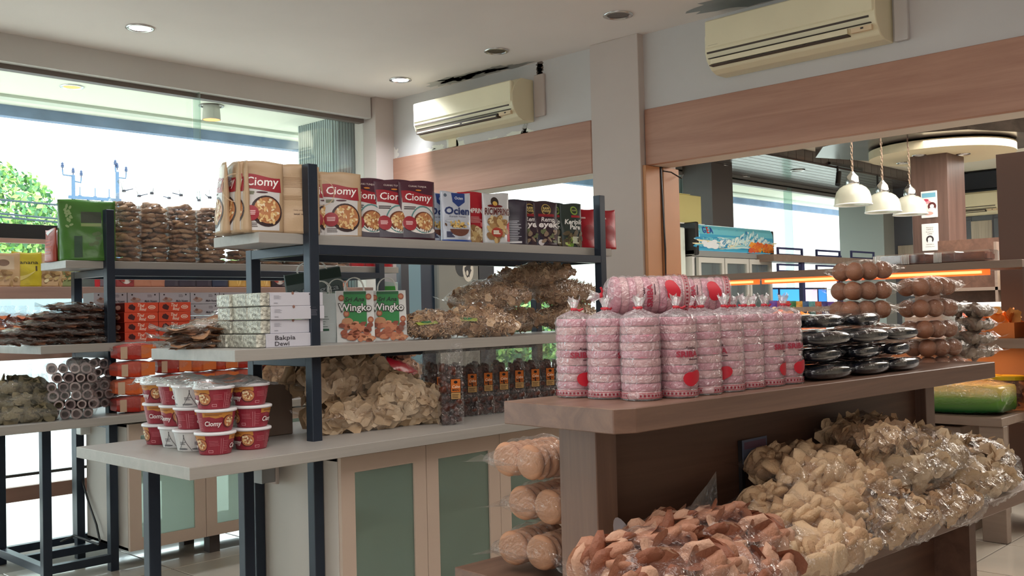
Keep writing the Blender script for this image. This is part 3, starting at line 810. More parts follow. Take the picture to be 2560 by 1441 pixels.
# ------------------------------------------------------------ brown counter
TA = math.radians(-3.4)
tb = thing('display_counter', 'brown laminate display counter with thick top and lower ledge', 'counter', (1.75, 1.72, 0), TA)
Wt = 0.385; Lt = 2.03; cf = 0.05
MB().prism([(0, 0), (0.0, -Wt+cf*0.5), (cf, -Wt), (Lt, -Wt), (Lt, 0)], 0.974, 1.03).build('counter_top', TABW, tb, bevel=0.002)
MB().box(0.115, 0.19, -0.20, -0.075, 0, 0.974).build('end_panel', wood('brown_laminate_v', (104, 78, 66), (130, 100, 84), 'z', 1.1, .42), tb, bevel=0.002)
MB().box(Lt-0.155, Lt-0.085, -0.20, -0.03, 0, 0.974).build('end_panel', wood('brown_laminate_v', (104, 78, 66), (130, 100, 84), 'z', 1.1, .42), tb, bevel=0.002)
MB().box(0.19, Lt-0.155, -0.16, -0.125, 0.0, 0.974).build('back_board', TABWD, tb)
MB().box(0.19, Lt+0.08, -0.50, -0.16, 0.555, 0.60).build('lower_board', TABW, tb, bevel=0.002)
MB().box(0.10, Lt-0.1, -0.125, 0.33, 0.50, 0.545).build('lower_board', TABW, tb, bevel=0.002)
MB().box(Lt-0.35, Lt-0.30, -0.42, -0.16, 0.0, 0.555).build('bracket_panel', TABWD, tb)
MB().box(0.25, Lt-0.35, -0.30, -0.16, 0.0, 0.555).build('plinth_panel', TABWD, tb)
def tl(x, y, z):
    """point given in counter coordinates"""
    c_, s_ = math.cos(TA), math.sin(TA); return Vector((1.75+x*c_-y*s_, 1.72+x*s_+y*c_, z))

# ------------------------------------------------------------ grey shelving unit with orange strip lights
GREYB = wood('taupe_laminate', (128, 110, 98), (146, 127, 114), 'y', 1.0, .45)
SX = 5.80
un = thing('shelving_unit', 'tall taupe shelving unit with orange strip lights under its top board', 'shelf', (SX, 1.70, 0))
MB().box(0, 0.42, 0.02, 2.35, 1.428, 1.472).build('top_board', GREYB, un, bevel=0.002)
MB().box(0.0, 0.42, -0.05, 0.02, 0.0, 1.428).build('side_panel', DARKWV, un)
MB().box(0.0, 0.42, 0.02, 1.05, 0.985, 1.04).build('shelf_board', GREYB, un, bevel=0.002)
MB().box(0.0, 0.42, 1.05, 2.35, 0.985, 1.04).build('shelf_board', GREYB, un, bevel=0.002)
MB().box(0.0, 0.42, 0.02, 2.35, 0.58, 0.62).build('shelf_board', GREYB, un, bevel=0.002)
MB().box(0.38, 0.40, 0.02, 2.3, 0.62, 0.985).build('back_panel', ORANGE_LIT, un)
MB().box(-0.35, 0.42, 0.25, 2.35, 0.0, 0.58).build('base_cabinet', GREYB, un, bevel=0.003)
MB().box(-0.37, -0.35, 0.30, 0.62, 0.06, 0.5).build('door', TABW, un, bevel=0.003)
MB().box(-0.40, -0.33, 0.02, 0.14, 0.0, 0.6).build('side_post', GREYB, un, bevel=0.003)
MB().box(-0.42, 0.02, 0.02, 2.3, 0.60, 0.645).build('ledge', GREYB, un, bevel=0.003)
TUBE = mat('orange_strip_lamp', (240, 96, 36), 0.4, emit=0.9)
TUBEH = mat('pale_strip_lamp', (255, 176, 110), 0.4, emit=1.2)
for (y0, y1) in ((0.25, 0.85), (0.98, 1.6), (1.7, 2.3)):
    MB().box(0.03, 0.06, y0, y1, 1.405, 1.42).build('strip_lamp', TUBEH, un)
    MB().box(0.065, 0.075, y0-0.04, y1+0.04, 1.395, 1.428).build('strip_lamp_housing', TUBE, un)
for i, y in enumerate((0.6, 1.3, 2.0)):
    l = bpy.data.lights.new('strip_glow', 'AREA'); l.shape = 'RECTANGLE'; l.size = 0.05; l.size_y = 0.6; l.energy = 2.2; l.color = (1, 0.45, 0.16)
    o = bpy.data.objects.new('strip_glow', l); COL.objects.link(o); o.location = (0.09, y, 1.39); o.parent = un
l = bpy.data.lights.new('strip_glow', 'AREA'); l.shape = 'RECTANGLE'; l.size = 0.05; l.size_y = 0.9; l.energy = 1.0; l.color = (1, 0.5, 0.2)
o = bpy.data.objects.new('strip_glow', l); COL.objects.link(o); o.location = (0.2, 0.55, 0.97); o.parent = un

# ------------------------------------------------------------ drinks fridge, far along the window
fr = thing('drinks_fridge', 'tall white three-door drinks fridge with seascape header', 'fridge', (7.79, 5.15, 0))
FW_, FH = 1.42, 2.03
MB().box(0, FW_, 0.0, 0.6, 0, 1.74).build('cabinet_body', WHITEP, fr)
prof = [(0.0, 1.78), (-0.03, 1.80), (-0.05, 1.87), (-0.045, 1.96), (-0.02, 2.03)]
mb = MB(); n = len(prof)
mb.add([(0.05, y, z) for y, z in prof]+[(FW_, y, z) for y, z in prof], [(i, n+i, n+i+1, i+1) for i in range(n-1)])
sea = bpy.data.materials.new('seascape_print'); sea.use_nodes = True
nt = sea.node_tree; pb = nt.nodes['Principled BSDF']; pb.inputs['Roughness'].default_value = 0.4
tc = nt.nodes.new('ShaderNodeTexCoord'); sp = nt.nodes.new('ShaderNodeSeparateXYZ'); nt.links.new(tc.outputs['Object'], sp.inputs[0])
nz = nt.nodes.new('ShaderNodeTexNoise'); nz.inputs['Scale'].default_value = 6; nz.inputs['Detail'].default_value = 8; nz.inputs['Distortion'].default_value = 1.5
mp = nt.nodes.new('ShaderNodeMapping'); mp.inputs['Scale'].default_value = (1, 1, 3); nt.links.new(tc.outputs['Object'], mp.inputs[0]); nt.links.new(mp.outputs[0], nz.inputs[0])
ad = nt.nodes.new('ShaderNodeMath'); ad.operation = 'MULTIPLY_ADD'; nt.links.new(nz.outputs[0], ad.inputs[0]); ad.inputs[1].default_value = 0.35
mr = nt.nodes.new('ShaderNodeMapRange'); mr.inputs['From Min'].default_value = 1.78; mr.inputs['From Max'].default_value = 2.03; mr.inputs['To Min'].default_value = -0.1; mr.inputs['To Max'].default_value = 0.75
nt.links.new(sp.outputs['Z'], mr.inputs[0]); nt.links.new(mr.outputs[0], ad.inputs[2])
cr = nt.nodes.new('ShaderNodeValToRGB'); e = cr.color_ramp.elements
e[0].position = 0.0; e[0].color = (*c255(70, 170, 205), 1); e[1].position = 1.0; e[1].color = (*c255(60, 150, 200), 1)
for ps, cc_ in ((0.2, (120, 200, 220)), (0.3, (230, 222, 180)), (0.42, (40, 160, 190)), (0.52, (180, 226, 226)), (0.62, (70, 180, 200)), (0.8, (226, 226, 190))):
    q = e.new(ps); q.color = (*c255(*cc_), 1)
nt.links.new(ad.outputs[0], cr.inputs[0]); nt.links.new(cr.outputs[0], pb.inputs['Base Color']); nt.links.new(cr.outputs[0], pb.inputs['Emission Color']); pb.inputs['Emission Strength'].default_value = 0.35
hb = mb.build('header_sign', sea, fr, smooth=True)
P = Print()
P.rect(.055, 1.41, 0.0, .235, (66, 168, 206), 0); P.rect(.055, 1.41, .15, .235, (110, 196, 214), 1)
for k in range(130):
    x = random.uniform(.06, 1.38); P.ell(x, .03+.09*random.random(), random.uniform(.06, .16), random.uniform(.006, .016), random.choice([(238, 226, 180), (196, 228, 230), (40, 140, 190), (120, 200, 214)]), 2+k % 3, 12, rot=random.uniform(-.1, .1))
for k in range(110):
    x = random.uniform(.45, 1.38); hgt = .11*math.exp(-((x-.95)/.28)**2); P.ell(x, .08+hgt*random.random(), random.uniform(.02, .05), random.uniform(.008, .02), random.choice([(200, 232, 236), (120, 190, 214), (60, 140, 186), (226, 240, 236)]), 4+k % 3, 9, rot=random.uniform(.3, .9), jit=.3)
for k in range(14): P.ell(random.uniform(.12, .45), random.uniform(.03, .09), .05, .018, (230, 238, 244), 5, 10)
for k in range(40): P.ell(random.uniform(.98, 1.38), random.uniform(0.015, .085), random.uniform(.03, .07), random.uniform(.012, .03), random.choice([(232, 130, 40), (240, 160, 60), (214, 90, 60)]), 8, 12, jit=.3)
P.text('G', .13, .16, .06, (30, 80, 170), 9, bold=.02); P.text('E', .19, .16, .06, (220, 40, 50), 9, bold=.02); P.text('A', .25, .16, .06, (30, 80, 170), 9, bold=.02)
P.build('print', lambda u, v, e_: (u, -0.036-0.016*math.sin(math.pi*min(1, max(0, v/.235)))**.8+(0.018 if v > .2 else 0)*(v-.2)/.035-e_*1.5-.002, 1.79+v), hb, 0.03)
MB().box(0.0, 0.05, -0.05, 0.6, 1.74, 2.05).build('header_end', BLACKP, fr, bevel=0.01)
MB().box(FW_, FW_+0.02, -0.05, 0.6, 1.74, 2.02).build('header_end', BLACKP, fr, bevel=0.01)
MB().box(0.0, FW_, -0.02, 0.6, 1.73, 1.785).build('header_base', mat('grey_plastic', (150, 152, 150), 0.4), fr)
MB().box(0.05, FW_, 0.0, 0.6, 1.785, 2.02).build('header_box', WHITEP, fr)
gf = film('fridge_glass', tint=(.85, .95, .95), base=0.1, edge=0.6, rough=0.05, bump=0, haze=0.1)
MB().box(0.04, FW_-0.02, -0.012, -0.002, 0.2, 1.72).build('interior', mat('fridge_interior', (96, 110, 112), 0.4), fr)
for k in range(3):
    x0 = 0.03+k*0.455; x1 = x0+0.44
    d = MB().box(x0, x0+0.04, -0.05, -0.02, 0.15, 1.72).box(x1-0.04, x1, -0.05, -0.02, 0.15, 1.72).box(x0+.04, x1-.04, -0.05, -0.02, 1.67, 1.72).box(x0+.04, x1-.04, -0.05, -0.02, 0.15, 0.2).build('door', mat('grey_white', (206, 206, 200), 0.4), fr)
    MB().box(x0+.04, x1-.04, -0.035, -0.03, 0.2, 1.67).build('glass_pane', gf, d)
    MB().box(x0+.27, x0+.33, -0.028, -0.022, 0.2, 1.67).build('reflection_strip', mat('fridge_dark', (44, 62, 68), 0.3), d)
    for z in (1.25, 0.9, 0.55):
        MB().box(x0+.05, x1-.05, -0.018, -0.0125, z, z+0.015).build('wire_shelf', CHROME, d)
t = thing('carton', 'yellowed cardboard box on top of the drinks fridge', 'box', (7.72, 5.25, 2.05))
MB().box(0, 0.4, 0, 0.3, 0, 0.27).build('box_body', mat('yellow_card', (214, 204, 140), 0.8), t, bevel=0.004)
MB().box(-0.02, 0.2, -0.01, 0.31, 0.27, 0.275).build('lid_flap', mat('yellow_card', (214, 204, 140), 0.8), t)
MB().box(-0.22, 0.42, -0.02, 0.2, -0.01, 0.0).build('base_sheet', WHITEP, t)
t = thing('fridge_side', 'pale tall panel left of the drinks fridge', 'panel', (7.46, 5.2, 0))
MB().box(0, 0.30, 0, 0.5, 0, 2.0).build('panel', mat('pale_green_white', (226, 236, 228), 0.5), t, bevel=0.01)

# ------------------------------------------------------------ blue steel frame shelving in front of the far window
FRB = mat('steel_frame_blue', (58, 62, 104), 0.45)
t = thing('frame_shelving', 'low shelving of dark blue rectangular steel frames in front of the far window', 'shelf', (9.8, 5.0, 0))
def rectframe(px0, py0, px1, py1, y=5.0, th=0.010):
    A = at(px0, py0, y=y); B = at(px1, py1, y=y)
    x0, x1, z1, z0 = A.x-9.8, B.x-9.8, A.z, B.z
    MB().box(x0, x1, -th, th, z1-2*th, z1).box(x0, x1, -th, th, z0, z0+2*th).box(x0, x0+2*th, -th, th, z0+2*th, z1-2*th).box(x1-2*th, x1, -th, th, z0+2*th, z1-2*th).build('frame', FRB, t)
rectframe(1943, 618, 2006, 642); rectframe(2040, 624, 2100, 645); rectframe(2127, 627, 2185, 650)
rectframe(1943, 659, 2006, 682); rectframe(2040, 662, 2100, 684)
for px in (2003, 2097): 
    A = at(px, 640, y=5.0); MB().box(A.x-9.8-.03, A.x-9.8+.03, -.02, .02, 0.0, A.z).build('upright', FRB, t)
A = at(1925, 636, y=4.98); B = at(2240, 655, y=4.98)
MB().box(A.x-9.8, B.x-9.8, -0.06, 0.14, A.z-0.07, A.z).build('shelf_board', GREYB, t)
A = at(1925, 770, y=4.98)
MB().box(A.x-9.8, B.x-9.8, -0.2, 0.14, A.z-0.05, A.z).build('shelf_board', GREYB, t)
# ============================================================ outside
OUTW = mat('outside_white', (236, 236, 230), 0.8)
struct('ground_terrace', MB().box(-30, 40, 5.9, 9.5, -0.12, -0.02), mat('terrace_tile', (222, 216, 206), 0.35, vary=.04, vscale=1))
struct('ground_street', MB().box(-60, 90, 9.5, 70, -0.3, -0.2), mat('asphalt', (170, 170, 166), 0.9, vary=.06))
so = struct('canopy_soffit', MB().box(-12, 16, 5.96, 7.3, 2.735, 2.80), mat('soffit_paint', (236, 236, 222), 0.9))
struct('canopy_fascia', MB().box(-12, 16, 7.05, 7.13, 2.66, 2.735).box(-12, 16, 7.13, 7.3, 2.72, 2.95), mat('blue_grey_fascia', (120, 142, 176), 0.7, vary=.2, vscale=6))
struct('canopy_moulding', MB().box(-12, 16, 6.72, 6.82, 2.715, 2.735), mat('soffit_trim', (206, 212, 200), 0.9))
downlight('downlight', 2.56, 6.253, 2.735, LENSW, 'warm lit downlight in the canopy outside the shop window', r=0.07)
t = thing('hanging_downlight', 'broken downlight hanging out of the canopy outside the window', 'ceiling lamp', (3.5, 6.217, 2.735))
MB().lathe([(0.085, 0), (0.087, -0.006), (0.07, -0.008)], 24, cap=False).build('rim', OFF, t)
MB().lathe([(0.055, 0), (0.06, -0.06), (0.062, -0.10)], 20, cap=False).build('can', mat('lamp_can', (186, 184, 176), 0.4, metal=.3), t, smooth=True)
MB().lathe([(0.058, -0.10), (0.001, -0.099)], 20, cap=False).build('lens', LENSW, t)
# grooved cladding columns
gc = struct('wall_outer_column_1', MB().box(4.40, 4.95, 6.02, 6.5, 0, 2.735), GROOVE)
rm = MB().box(-0.009, 0.009, -0.014, 0, 0, 2.735).mesh('slat', bevel=0.002); rm.materials.append(GROOVE)
for k in range(15):
    o = link_mesh('slat', rm, None, gc); o.location = (4.42+k*0.027, 6.02, 0)
rm2 = MB().box(-0.014, 0, -0.009, 0.009, 0, 2.735).mesh('slat', bevel=0.002); rm2.materials.append(GROOVE)
for k in range(16):
    o = link_mesh('slat', rm2, None, gc); o.location = (4.40, 6.05+k*0.028, 0)
gc2 = struct('wall_outer_column_2', MB().box(8.3, 9.75, 6.3, 6.6, 0, 2.735), GROOVE)
rm3 = MB().box(-0.02, 0.02, -0.02, 0, 0, 2.735).mesh('slat'); rm3.materials.append(GROOVE)
for k in range(24):
    o = link_mesh('slat', rm3, None, gc2); o.location = (8.33+k*0.06, 6.3, 0)
# white boundary wall far right, seen through the second window
struct('wall_boundary', MB().box(11.5, 40, 13.0, 13.3, 0, 4.6), OUTW)
struct('wall_boundary_low', MB().box(-30, 22, 18.9, 19.1, 0, 2.35), mat('boundary_pale', (214, 224, 230), 0.8, vary=.05, vscale=.6))
hx = at(60, 630, y=17.0)
t = thing('parked_van', 'pale van roof beyond the street seen low in the shop window', 'van', (hx.x, 17.0, -0.2))
MB().box(-1.6, 2.3, -0.8, 0.8, 0.4, 1.55).box(-1.1, 2.2, -0.75, 0.75, 1.55, 2.25).build('body', mat('pale_car_paint', (206, 220, 232), 0.3), t, bevel=0.12, seg=2)
wh = MB()
for x in (-0.9, 1.5): wh.tube([(x, -0.85, 0.35), (x, -0.65, 0.35)], 0.35, 18)
wh.build('wheel', BLACKP, t)
MB().box(-1.0, 2.1, -0.77, -0.745, 1.62, 2.1).build('side_window', mat('car_glass', (150, 170, 180), 0.1), t)
# trees
LEAFM = [mat('leaf_green_a', (150, 196, 96), 0.6), mat('leaf_green_b', (104, 160, 92), 0.6), mat('leaf_green_c', (190, 220, 130), 0.6), mat('leaf_green_d', (70, 124, 84), 0.6)]
BARK = mat('bark', (110, 96, 80), 0.9)
LT = [(np.array([(-.5, 0, 0), (0, -.28, .05), (.6, 0, 0.02), (0, .28, .05)]), np.array([(0, 1, 2), (0, 2, 3)]))]
def tree(name, label, base, blobs, n, size=0.28, group=None):
    t = thing(name, label, 'tree', base, group=group)
    zt = max(b[2] for b in blobs)
    MB().tube([(0, 0, 0), (0.1, 0, zt*0.5), (0, 0, zt)], 0.22, 8, r2=0.08).build('trunk', BARK, t)
    P = []; N = []; tot = sum(b[3]**2 for b in blobs)
    for (x, y, z, r) in blobs:
        k = int(n*r*r/tot); d = RNG.normal(size=(k, 3)); d /= np.linalg.norm(d, axis=1)[:, None]
        bump = 1+0.16*np.sin(d[:, 0]*7+x)*np.sin(d[:, 1]*6+y)*np.sin(d[:, 2]*8)
        P.append(np.array([x, y, z])+d*(r*bump*RNG.uniform(0.8, 1.04, k))[:, None]); N.append(d)
    P = np.concatenate(P); N = np.concatenate(N)
    scatter('foliage', LT, P, facing_rot(N, 0.7), RNG.uniform(.6, 1.2, len(P))*size, LEAFM, t, smooth=False)
    return t
q = at(20, 520, y=24.0)
tree('leafy_tree', 'large bright green tree at the left of the shop window view', (q.x-0.3, 24.0, -0.2), [(0, 0, 3.7, 1.4), (-1.6, 0, 3.6, 1.5), (0.7, 0.2, 2.9, 1.0), (-2.8, 0, 3.8, 1.8), (-0.2, -.3, 2.0, 1.4), (1.1, 0, 2.3, .8), (-0.9, 0, 4.5, 1.0)], 30000, .17)
q = at(230, 560, y=28.6)
tree('leafy_tree', 'lower green trees behind the utility poles', (q.x, 28.6, -0.2), [(0, 0, 2.6, 1.3), (-2.0, 0, 2.6, 1.4), (1.8, 0.2, 2.5, 1.2), (3.4, 0, 2.3, 1.2), (5.2, 0, 2.3, 1.2), (-4, 0, 2.7, 1.5)], 30000, .17)
tree('leafy_tree', 'green hedge trees low behind the pale street wall', (6.0, 21.0, -0.2), [(x, 0.3*math.sin(x), 1.9+0.15*math.sin(2*x), 1.0) for x in np.arange(-5, 22, 1.2)], 30000, .16)
tree('leafy_tree', 'green shrubs outside the window behind the noodle bags', (9.2, 10.5, -0.2), [(x, 0.3*math.sin(3*x), 1.15+.1*math.sin(5*x), .55) for x in np.arange(-2.0, 3.0, .55)], 16000, .13)
# utility poles
PALE = mat('pale_weathered_pole', (82, 108, 138), 0.8)
def insul(mb, x, y, z, s=0.42):
    mb.lathe([(r*s, q*s) for r, q in ((0.03, 0), (0.03, .1), (0.10, .12), (0.06, .18), (0.09, .2), (0.05, .26), (0.075, .28), (0.03, .36))], 10, (x, y, z))
def pole(label, px, pt, Y, armL, armR, zs):
    top = at(px, pt, y=Y)
    t = thing('utility_pole', label, 'utility pole', (top.x, Y, -0.2))
    H = top.z+0.2
    MB().tube([(0, 0, 0), (0, 0, H)], 0.045, 12, r2=0.036).build('pole_shaft', PALE, t)
    a = MB(); i_ = MB()
    a.tube([(armL, 0, H+zs[0]), (armL+.01, 0, H+zs[0]-.1), (0, 0, H-0.02)], 0.016, 6)
    a.tube([(armR, 0, H+zs[1]), (armR-.01, 0, H+zs[1]-.1), (0, 0, H-0.12)], 0.016, 6)
    a.build('cross_arm', PALE, t)
    for (x, z) in ((armL, H+zs[0]), (0, H+0.0 if zs[2] is None else H+zs[2]), (armR, H+zs[1])): insul(i_, x, 0, z)
    i_.build('insulators', mat('insulator_blue', (46, 66, 104), 0.4), t)
    return t
pole('pale utility pole with three insulators, left of two', 183, 438, 20.0, -0.21, 0.16, (0.09, -0.04, None))
pole('pale utility pole with three insulators, right of two', 293, 430, 20.0, -0.04, 0.19, (0.10, -0.02, .04))
A = at(178, 493, y=20.0); B = at(296, 490, y=20.0)
t = thing('pole_platform', 'pale steel cross beam with pins between the two utility poles', 'beam', (A.x, 20.0, A.z))
L_ = B.x-A.x
mb = MB().box(-0.05, L_+.05, -.03, .03, -.03, .03)
for f in (.18, .5, .8): mb.tube([(L_*f, 0, .03), (L_*f, 0, .22)], .010, 6); mb.box(L_*f-.03, L_*f+.03, -.02, .02, .03, .05)
for f in (.35, .65): mb.box(L_*f-.02, L_*f+.02, -.02, .02, -.09, -.03)
mb.build('beam', PALE, t)
for i, (y0, y1, c) in enumerate(((497, 512, 'highest'), (532, 546, 'middle'), (540, 555, 'lowest'))):
    A = at(-60, y0-3, y=18.0); B = at(330, y1+2, y=18.0); Mp = (A+B)/2-Vector((0, 0, .06))
    w_ = thing('power_line', c+' of the power lines crossing in front of the green trees', 'power line', A)
    MB().tube([(0, 0, 0), Mp-A, B-A], 0.018, 5).build('wire', mat('wire_grey', (40, 56, 66), 0.6), w_)
# ============================================================ stand-up pouches on the near rack's top board
def pouch_mesh(name, w, h, T, rgb, backrgb=None, seed=0, rough=0.4, topdent=0.0):
    rg = random.Random(seed); p = [rg.uniform(0, 6.28) for _ in range(4)]
    def wob(u, v): return 0.0035*math.sin(38*u+p[0]+9*v)*math.sin(26*v+p[1]) + 0.0025*math.sin(60*v+20*u+p[2])
    def th(u, v):
        e = max(0.0, 1-(2*abs(u)/w)**2.2)
        return 0.0015+T*(max(0.0, 1-v/h)**0.65)*e**0.55+wob(u, v)*e**0.5*(0.3+0.7*math.sin(math.pi*min(1, v/h)))
    def front(u, v, e): return (u, -th(u, v)-e, v)
    nu, nv = 18, 22; vs = []; fs = []
    for side in (-1, 1):
        for j in range(nv+1):
            for i in range(nu+1):
                u = -w/2+w*i/nu; v = h*j/nv
                zt = topdent*math.sin(u/w*5+p[3])*(v/h)**4
                vs.append((u, side*th(u, v), v+zt))
    o = (nu+1)*(nv+1)
    for j in range(nv):
        for i in range(nu):
            a = j*(nu+1)+i; fs.append((a, a+1, a+nu+2, a+nu+1)); fs.append((o+a+1, o+a, o+a+nu+1, o+a+nu+2))
    for i in range(nu): fs.append((i+1, i, o+i, o+i+1)); k = nv*(nu+1)+i; fs.append((k, k+1, o+k+1, o+k))
    for j in range(nv):
        k = j*(nu+1); fs.append((k, k+nu+1, o+k+nu+1, o+k)); k += nu; fs.append((k+nu+1, k, o+k, o+k+nu+1))
    return MB().add(vs, fs), front
def make_pouch(key, w, h, T, rgb, draw, seed=0, rough=0.38, name='snack_pouch', back=None, metal=0.0):
    def mk():
        t = thing(name, 'x', 'snack pack')
        mb, front = pouch_mesh('pouch', w, h, T, rgb, seed=seed, topdent=0.004)
        b = mb.build('pouch', mat('pouch_'+key, rgb, rough, metal=metal, bump=.15, bscale=30), t, smooth=True)
        if draw:
            P = Print(); draw(P, w, h); P.build('printed_front', front, b, 0.016, 0.0006)
        if back:
            P = Print(); back(P, w, h); P.build('printed_back', lambda u, v, e: (-u, -front(-u, v, e)[1], v), b, 0.016, 0.0006)
        return t
    return mk
RED = (158, 34, 48)
def banner(P, cx, cy, w, h, txt, rgb=RED, trgb=(250, 246, 244), out=(244, 238, 236)):
    pts = []
    for i in range(15): a = i/14; pts.append((cx-w/2+w*a, cy+h*.45+0.10*h*math.sin(a*5+.4)-0.12*h*a))
    for i in range(15): a = 1-i/14; pts.append((cx-w/2+w*a+0.02*w, cy-h*.45-0.30*h*math.sin(a*2.2)*a-0.05*h))
    P.poly(pts, rgb, 3)
    P.text(txt, cx+0.0*w, cy-h*.30, h*.62, trgb, 5, wmax=w*.86, bold=0.012, shear=0.15)
def bowl(P, cx, cy, a, b, seed=0, noodles=True, rim=(58, 40, 42)):
    rg = random.Random(seed)
    P.ell(cx, cy, a, b, rim, 3, 26, rot=-.3); P.ell(cx+.04*a, cy+.05*b, a*.86, b*.84, (190, 128, 84), 4, 26, rot=-.3)
    for k in range(46):
        q = rg.uniform(0, 6.28); r = math.sqrt(rg.random())*.78; x = cx+a*r*math.cos(q); y = cy+b*r*math.sin(q)*1.02
        c = rg.choice([(236, 206, 150), (214, 170, 110), (228, 190, 132), (176, 112, 66), (240, 222, 184)])
        P.ell(x, y, rg.uniform(.09, .2)*a, rg.uniform(.05, .12)*a, c, 5+k % 3, 8, rot=rg.uniform(0, 3))
def d_ciomy(kraft):
    top = (190, 158, 124) if kraft else (74, 36, 52)
    def f(P, w, h):
        P.poly([(-w*.47, h*.03), (w*.36, h*.03), (w*.40, h*.68), (-w*.44, h*.70)], (214, 212, 212), 1)
        banner(P, -w*.02, h*.72, w*.86, h*.20, 'Ciomy')
        if not kraft:
            P.rect(-w*.44, w*.4, h*.03, h*.20, (92, 88, 98), 2); P.text('CUANKI TUNJUK', w*.0, h*.89, h*.03, (240, 226, 220), 3, wmax=w*.5)
            P.ell(w*.02, h*.84, w*.08, h*.012, (222, 140, 60), 4)
            P.ring(w*.1, h*.34, w*.30, w*.33, (90, 140, 140), 3); P.ell(w*.08, h*.16, w*.36, h*.06, (238, 234, 230), 3)
            bowl(P, w*.12, h*.30, w*.28, h*.17, 2, rim=(110, 60, 40))
            P.lines(-w*.40, -w*.05, h*.50, h*.56, 2, (70, 60, 66), 3, .004)
        else:
            P.lines(-w*.38, -w*.15, h*.53, h*.58, 3, (120, 124, 96), 3, .003)
            bowl(P, w*.08, h*.30, w*.36, h*.22, 1)
            P.lines(-w*.38, -w*.1, h*.07, h*.14, 3, (110, 100, 100), 3, .003)
            P.ell(-w*.02, h*.565, w*.13, h*.012, (78, 34, 48), 4)
        P.ell(-w*.28, h*.27, w*.17, w*.17, (160, 40, 52), 9, 20)
        P.lines(-w*.38, -w*.18, h*.24, h*.31, 3, (226, 180, 180), 10, .004)
    return f
def d_kraftback(P, w, h):
    P.ring(w*.55, h*.62, w*.30, w*.315, (206, 178, 146), 1)
    P.lines(-w*.36, w*.16, h*.66, h*.82, 8, (170, 134, 98), 2, .0015)
    P.lines(-w*.36, w*.16, h*.48, h*.55, 4, (176, 142, 104), 2, .0015)
    P.text('Ciomy  pedas gurih', 0, h*.33, h*.018, (96, 66, 46), 2); P.text('kenyal  renyah', 0, h*.27, h*.024, (80, 54, 40), 2, bold=.02)
def d_ocien(P, w, h):
    P.poly([(-w*.16, h*.98), (w*.30, h*.98), (w*.28, h*.80), (w*.06, h*.70), (-w*.14, h*.80)], (34, 62, 130), 2)
    P.text('Ocien', w*.07, h*.85, h*.06, (235, 240, 250), 4, shear=.2, bold=.01)
    P.text('Ocien', 0, h*.55, h*.15, (30, 50, 104), 4, wmax=w*.84, bold=.03, shear=.1)
    P.text('Keripik Tempe', 0, h*.49, h*.03, (60, 64, 90), 3, wmax=w*.55)
    P.ell(-w*.26, h*.41, w*.14, h*.025, (150, 160, 175), 2); P.ell(-w*.26, h*.41, w*.125, h*.019, (206, 212, 222), 3)
    P.poly([(w*.42*math.cos(a)*.75+w*.05, h*.25+h*.14*math.sin(a)) for a in [math.pi+math.pi*i/14 for i in range(15)]], (110, 66, 52), 3)
    rg = random.Random(4)
    for k in range(46): P.ell(w*.05+rg.gauss(0, .13)*w, h*.29+abs(rg.gauss(0, .06))*h, w*.05, h*.018, rg.choice([(222, 186, 104), (190, 150, 70), (236, 208, 140), (96, 66, 40)]), 4+k % 3, 8, rot=rg.uniform(0, 3))
    P.lines(-w*.38, -w*.14, h*.08, h*.20, 5, (44, 50, 90), 3, .004)
    P.rect(-w*.49, w*.49, h*.0, h*.035, (34, 70, 150), 2); P.ell(w*.1, h*.07, w*.14, h*.018, (170, 178, 190), 2)
    P.ell(-w*.36, h*.93, w*.05, h*.035, (90, 104, 120), 2)
def chipsp(P, w, h, x0, x1, y0, y1, n, seed, cs=((206, 176, 120), (176, 140, 92), (226, 206, 160), (150, 112, 70)), s=.1):
    rg = random.Random(seed)
    for k in range(n): P.ell(rg.uniform(x0, x1)*w, rg.uniform(y0, y1)*h, rg.uniform(.7, 1.3)*s*w, rg.uniform(.6, 1)*s*w*.8, rg.choice(cs), 5+k % 4, 9, rot=rg.uniform(0, 3), jit=.15)
def d_ric_red(P, w, h):
    P.text('RICIMPRING', 0, h*.60, h*.09, (248, 240, 236), 4, wmax=w*.9, bold=.03, shear=.1)
    P.lines(-w*.2, w*.35, h*.40, h*.53, 6, (232, 170, 170), 3, .002)
    chipsp(P, w, h, -.38, .38, .05, .30, 26, 5, s=.13)
    P.ell(w*.3, h*.37, w*.07, w*.07, (226, 120, 120), 3)
def d_ric_white(P, w, h):
    P.poly([(w*.30, h*.05), (w*.46, h*.05), (w*.46, h*.45), (w*.34, h*.38)], (200, 34, 44), 2)
    P.ell(-w*.08, h*.82, w*.15, w*.15, (52, 40, 38), 3); P.ell(-w*.08, h*.79, w*.09, w*.07, (220, 180, 90), 4); P.ell(-w*.08, h*.74, w*.28, h*.03, (110, 30, 34), 4)
    P.text('RICIMPRING', 0, h*.57, h*.13, (92, 28, 34), 5, wmax=w*.92, bold=.03, shear=.05)
    P.text('RICIMPRING', .001, h*.568, h*.138, (235, 225, 220), 4, wmax=w*.95, bold=.06, shear=.05)
    chipsp(P, w, h, -.36, .34, .06, .50, 34, 6, s=.13)
    P.ell(-w*.1, h*.22, w*.2, w*.15, (176, 66, 50), 9); P.lines(-w*.24, w*.0, h*.18, h*.26, 3, (240, 236, 220), 10, .005)
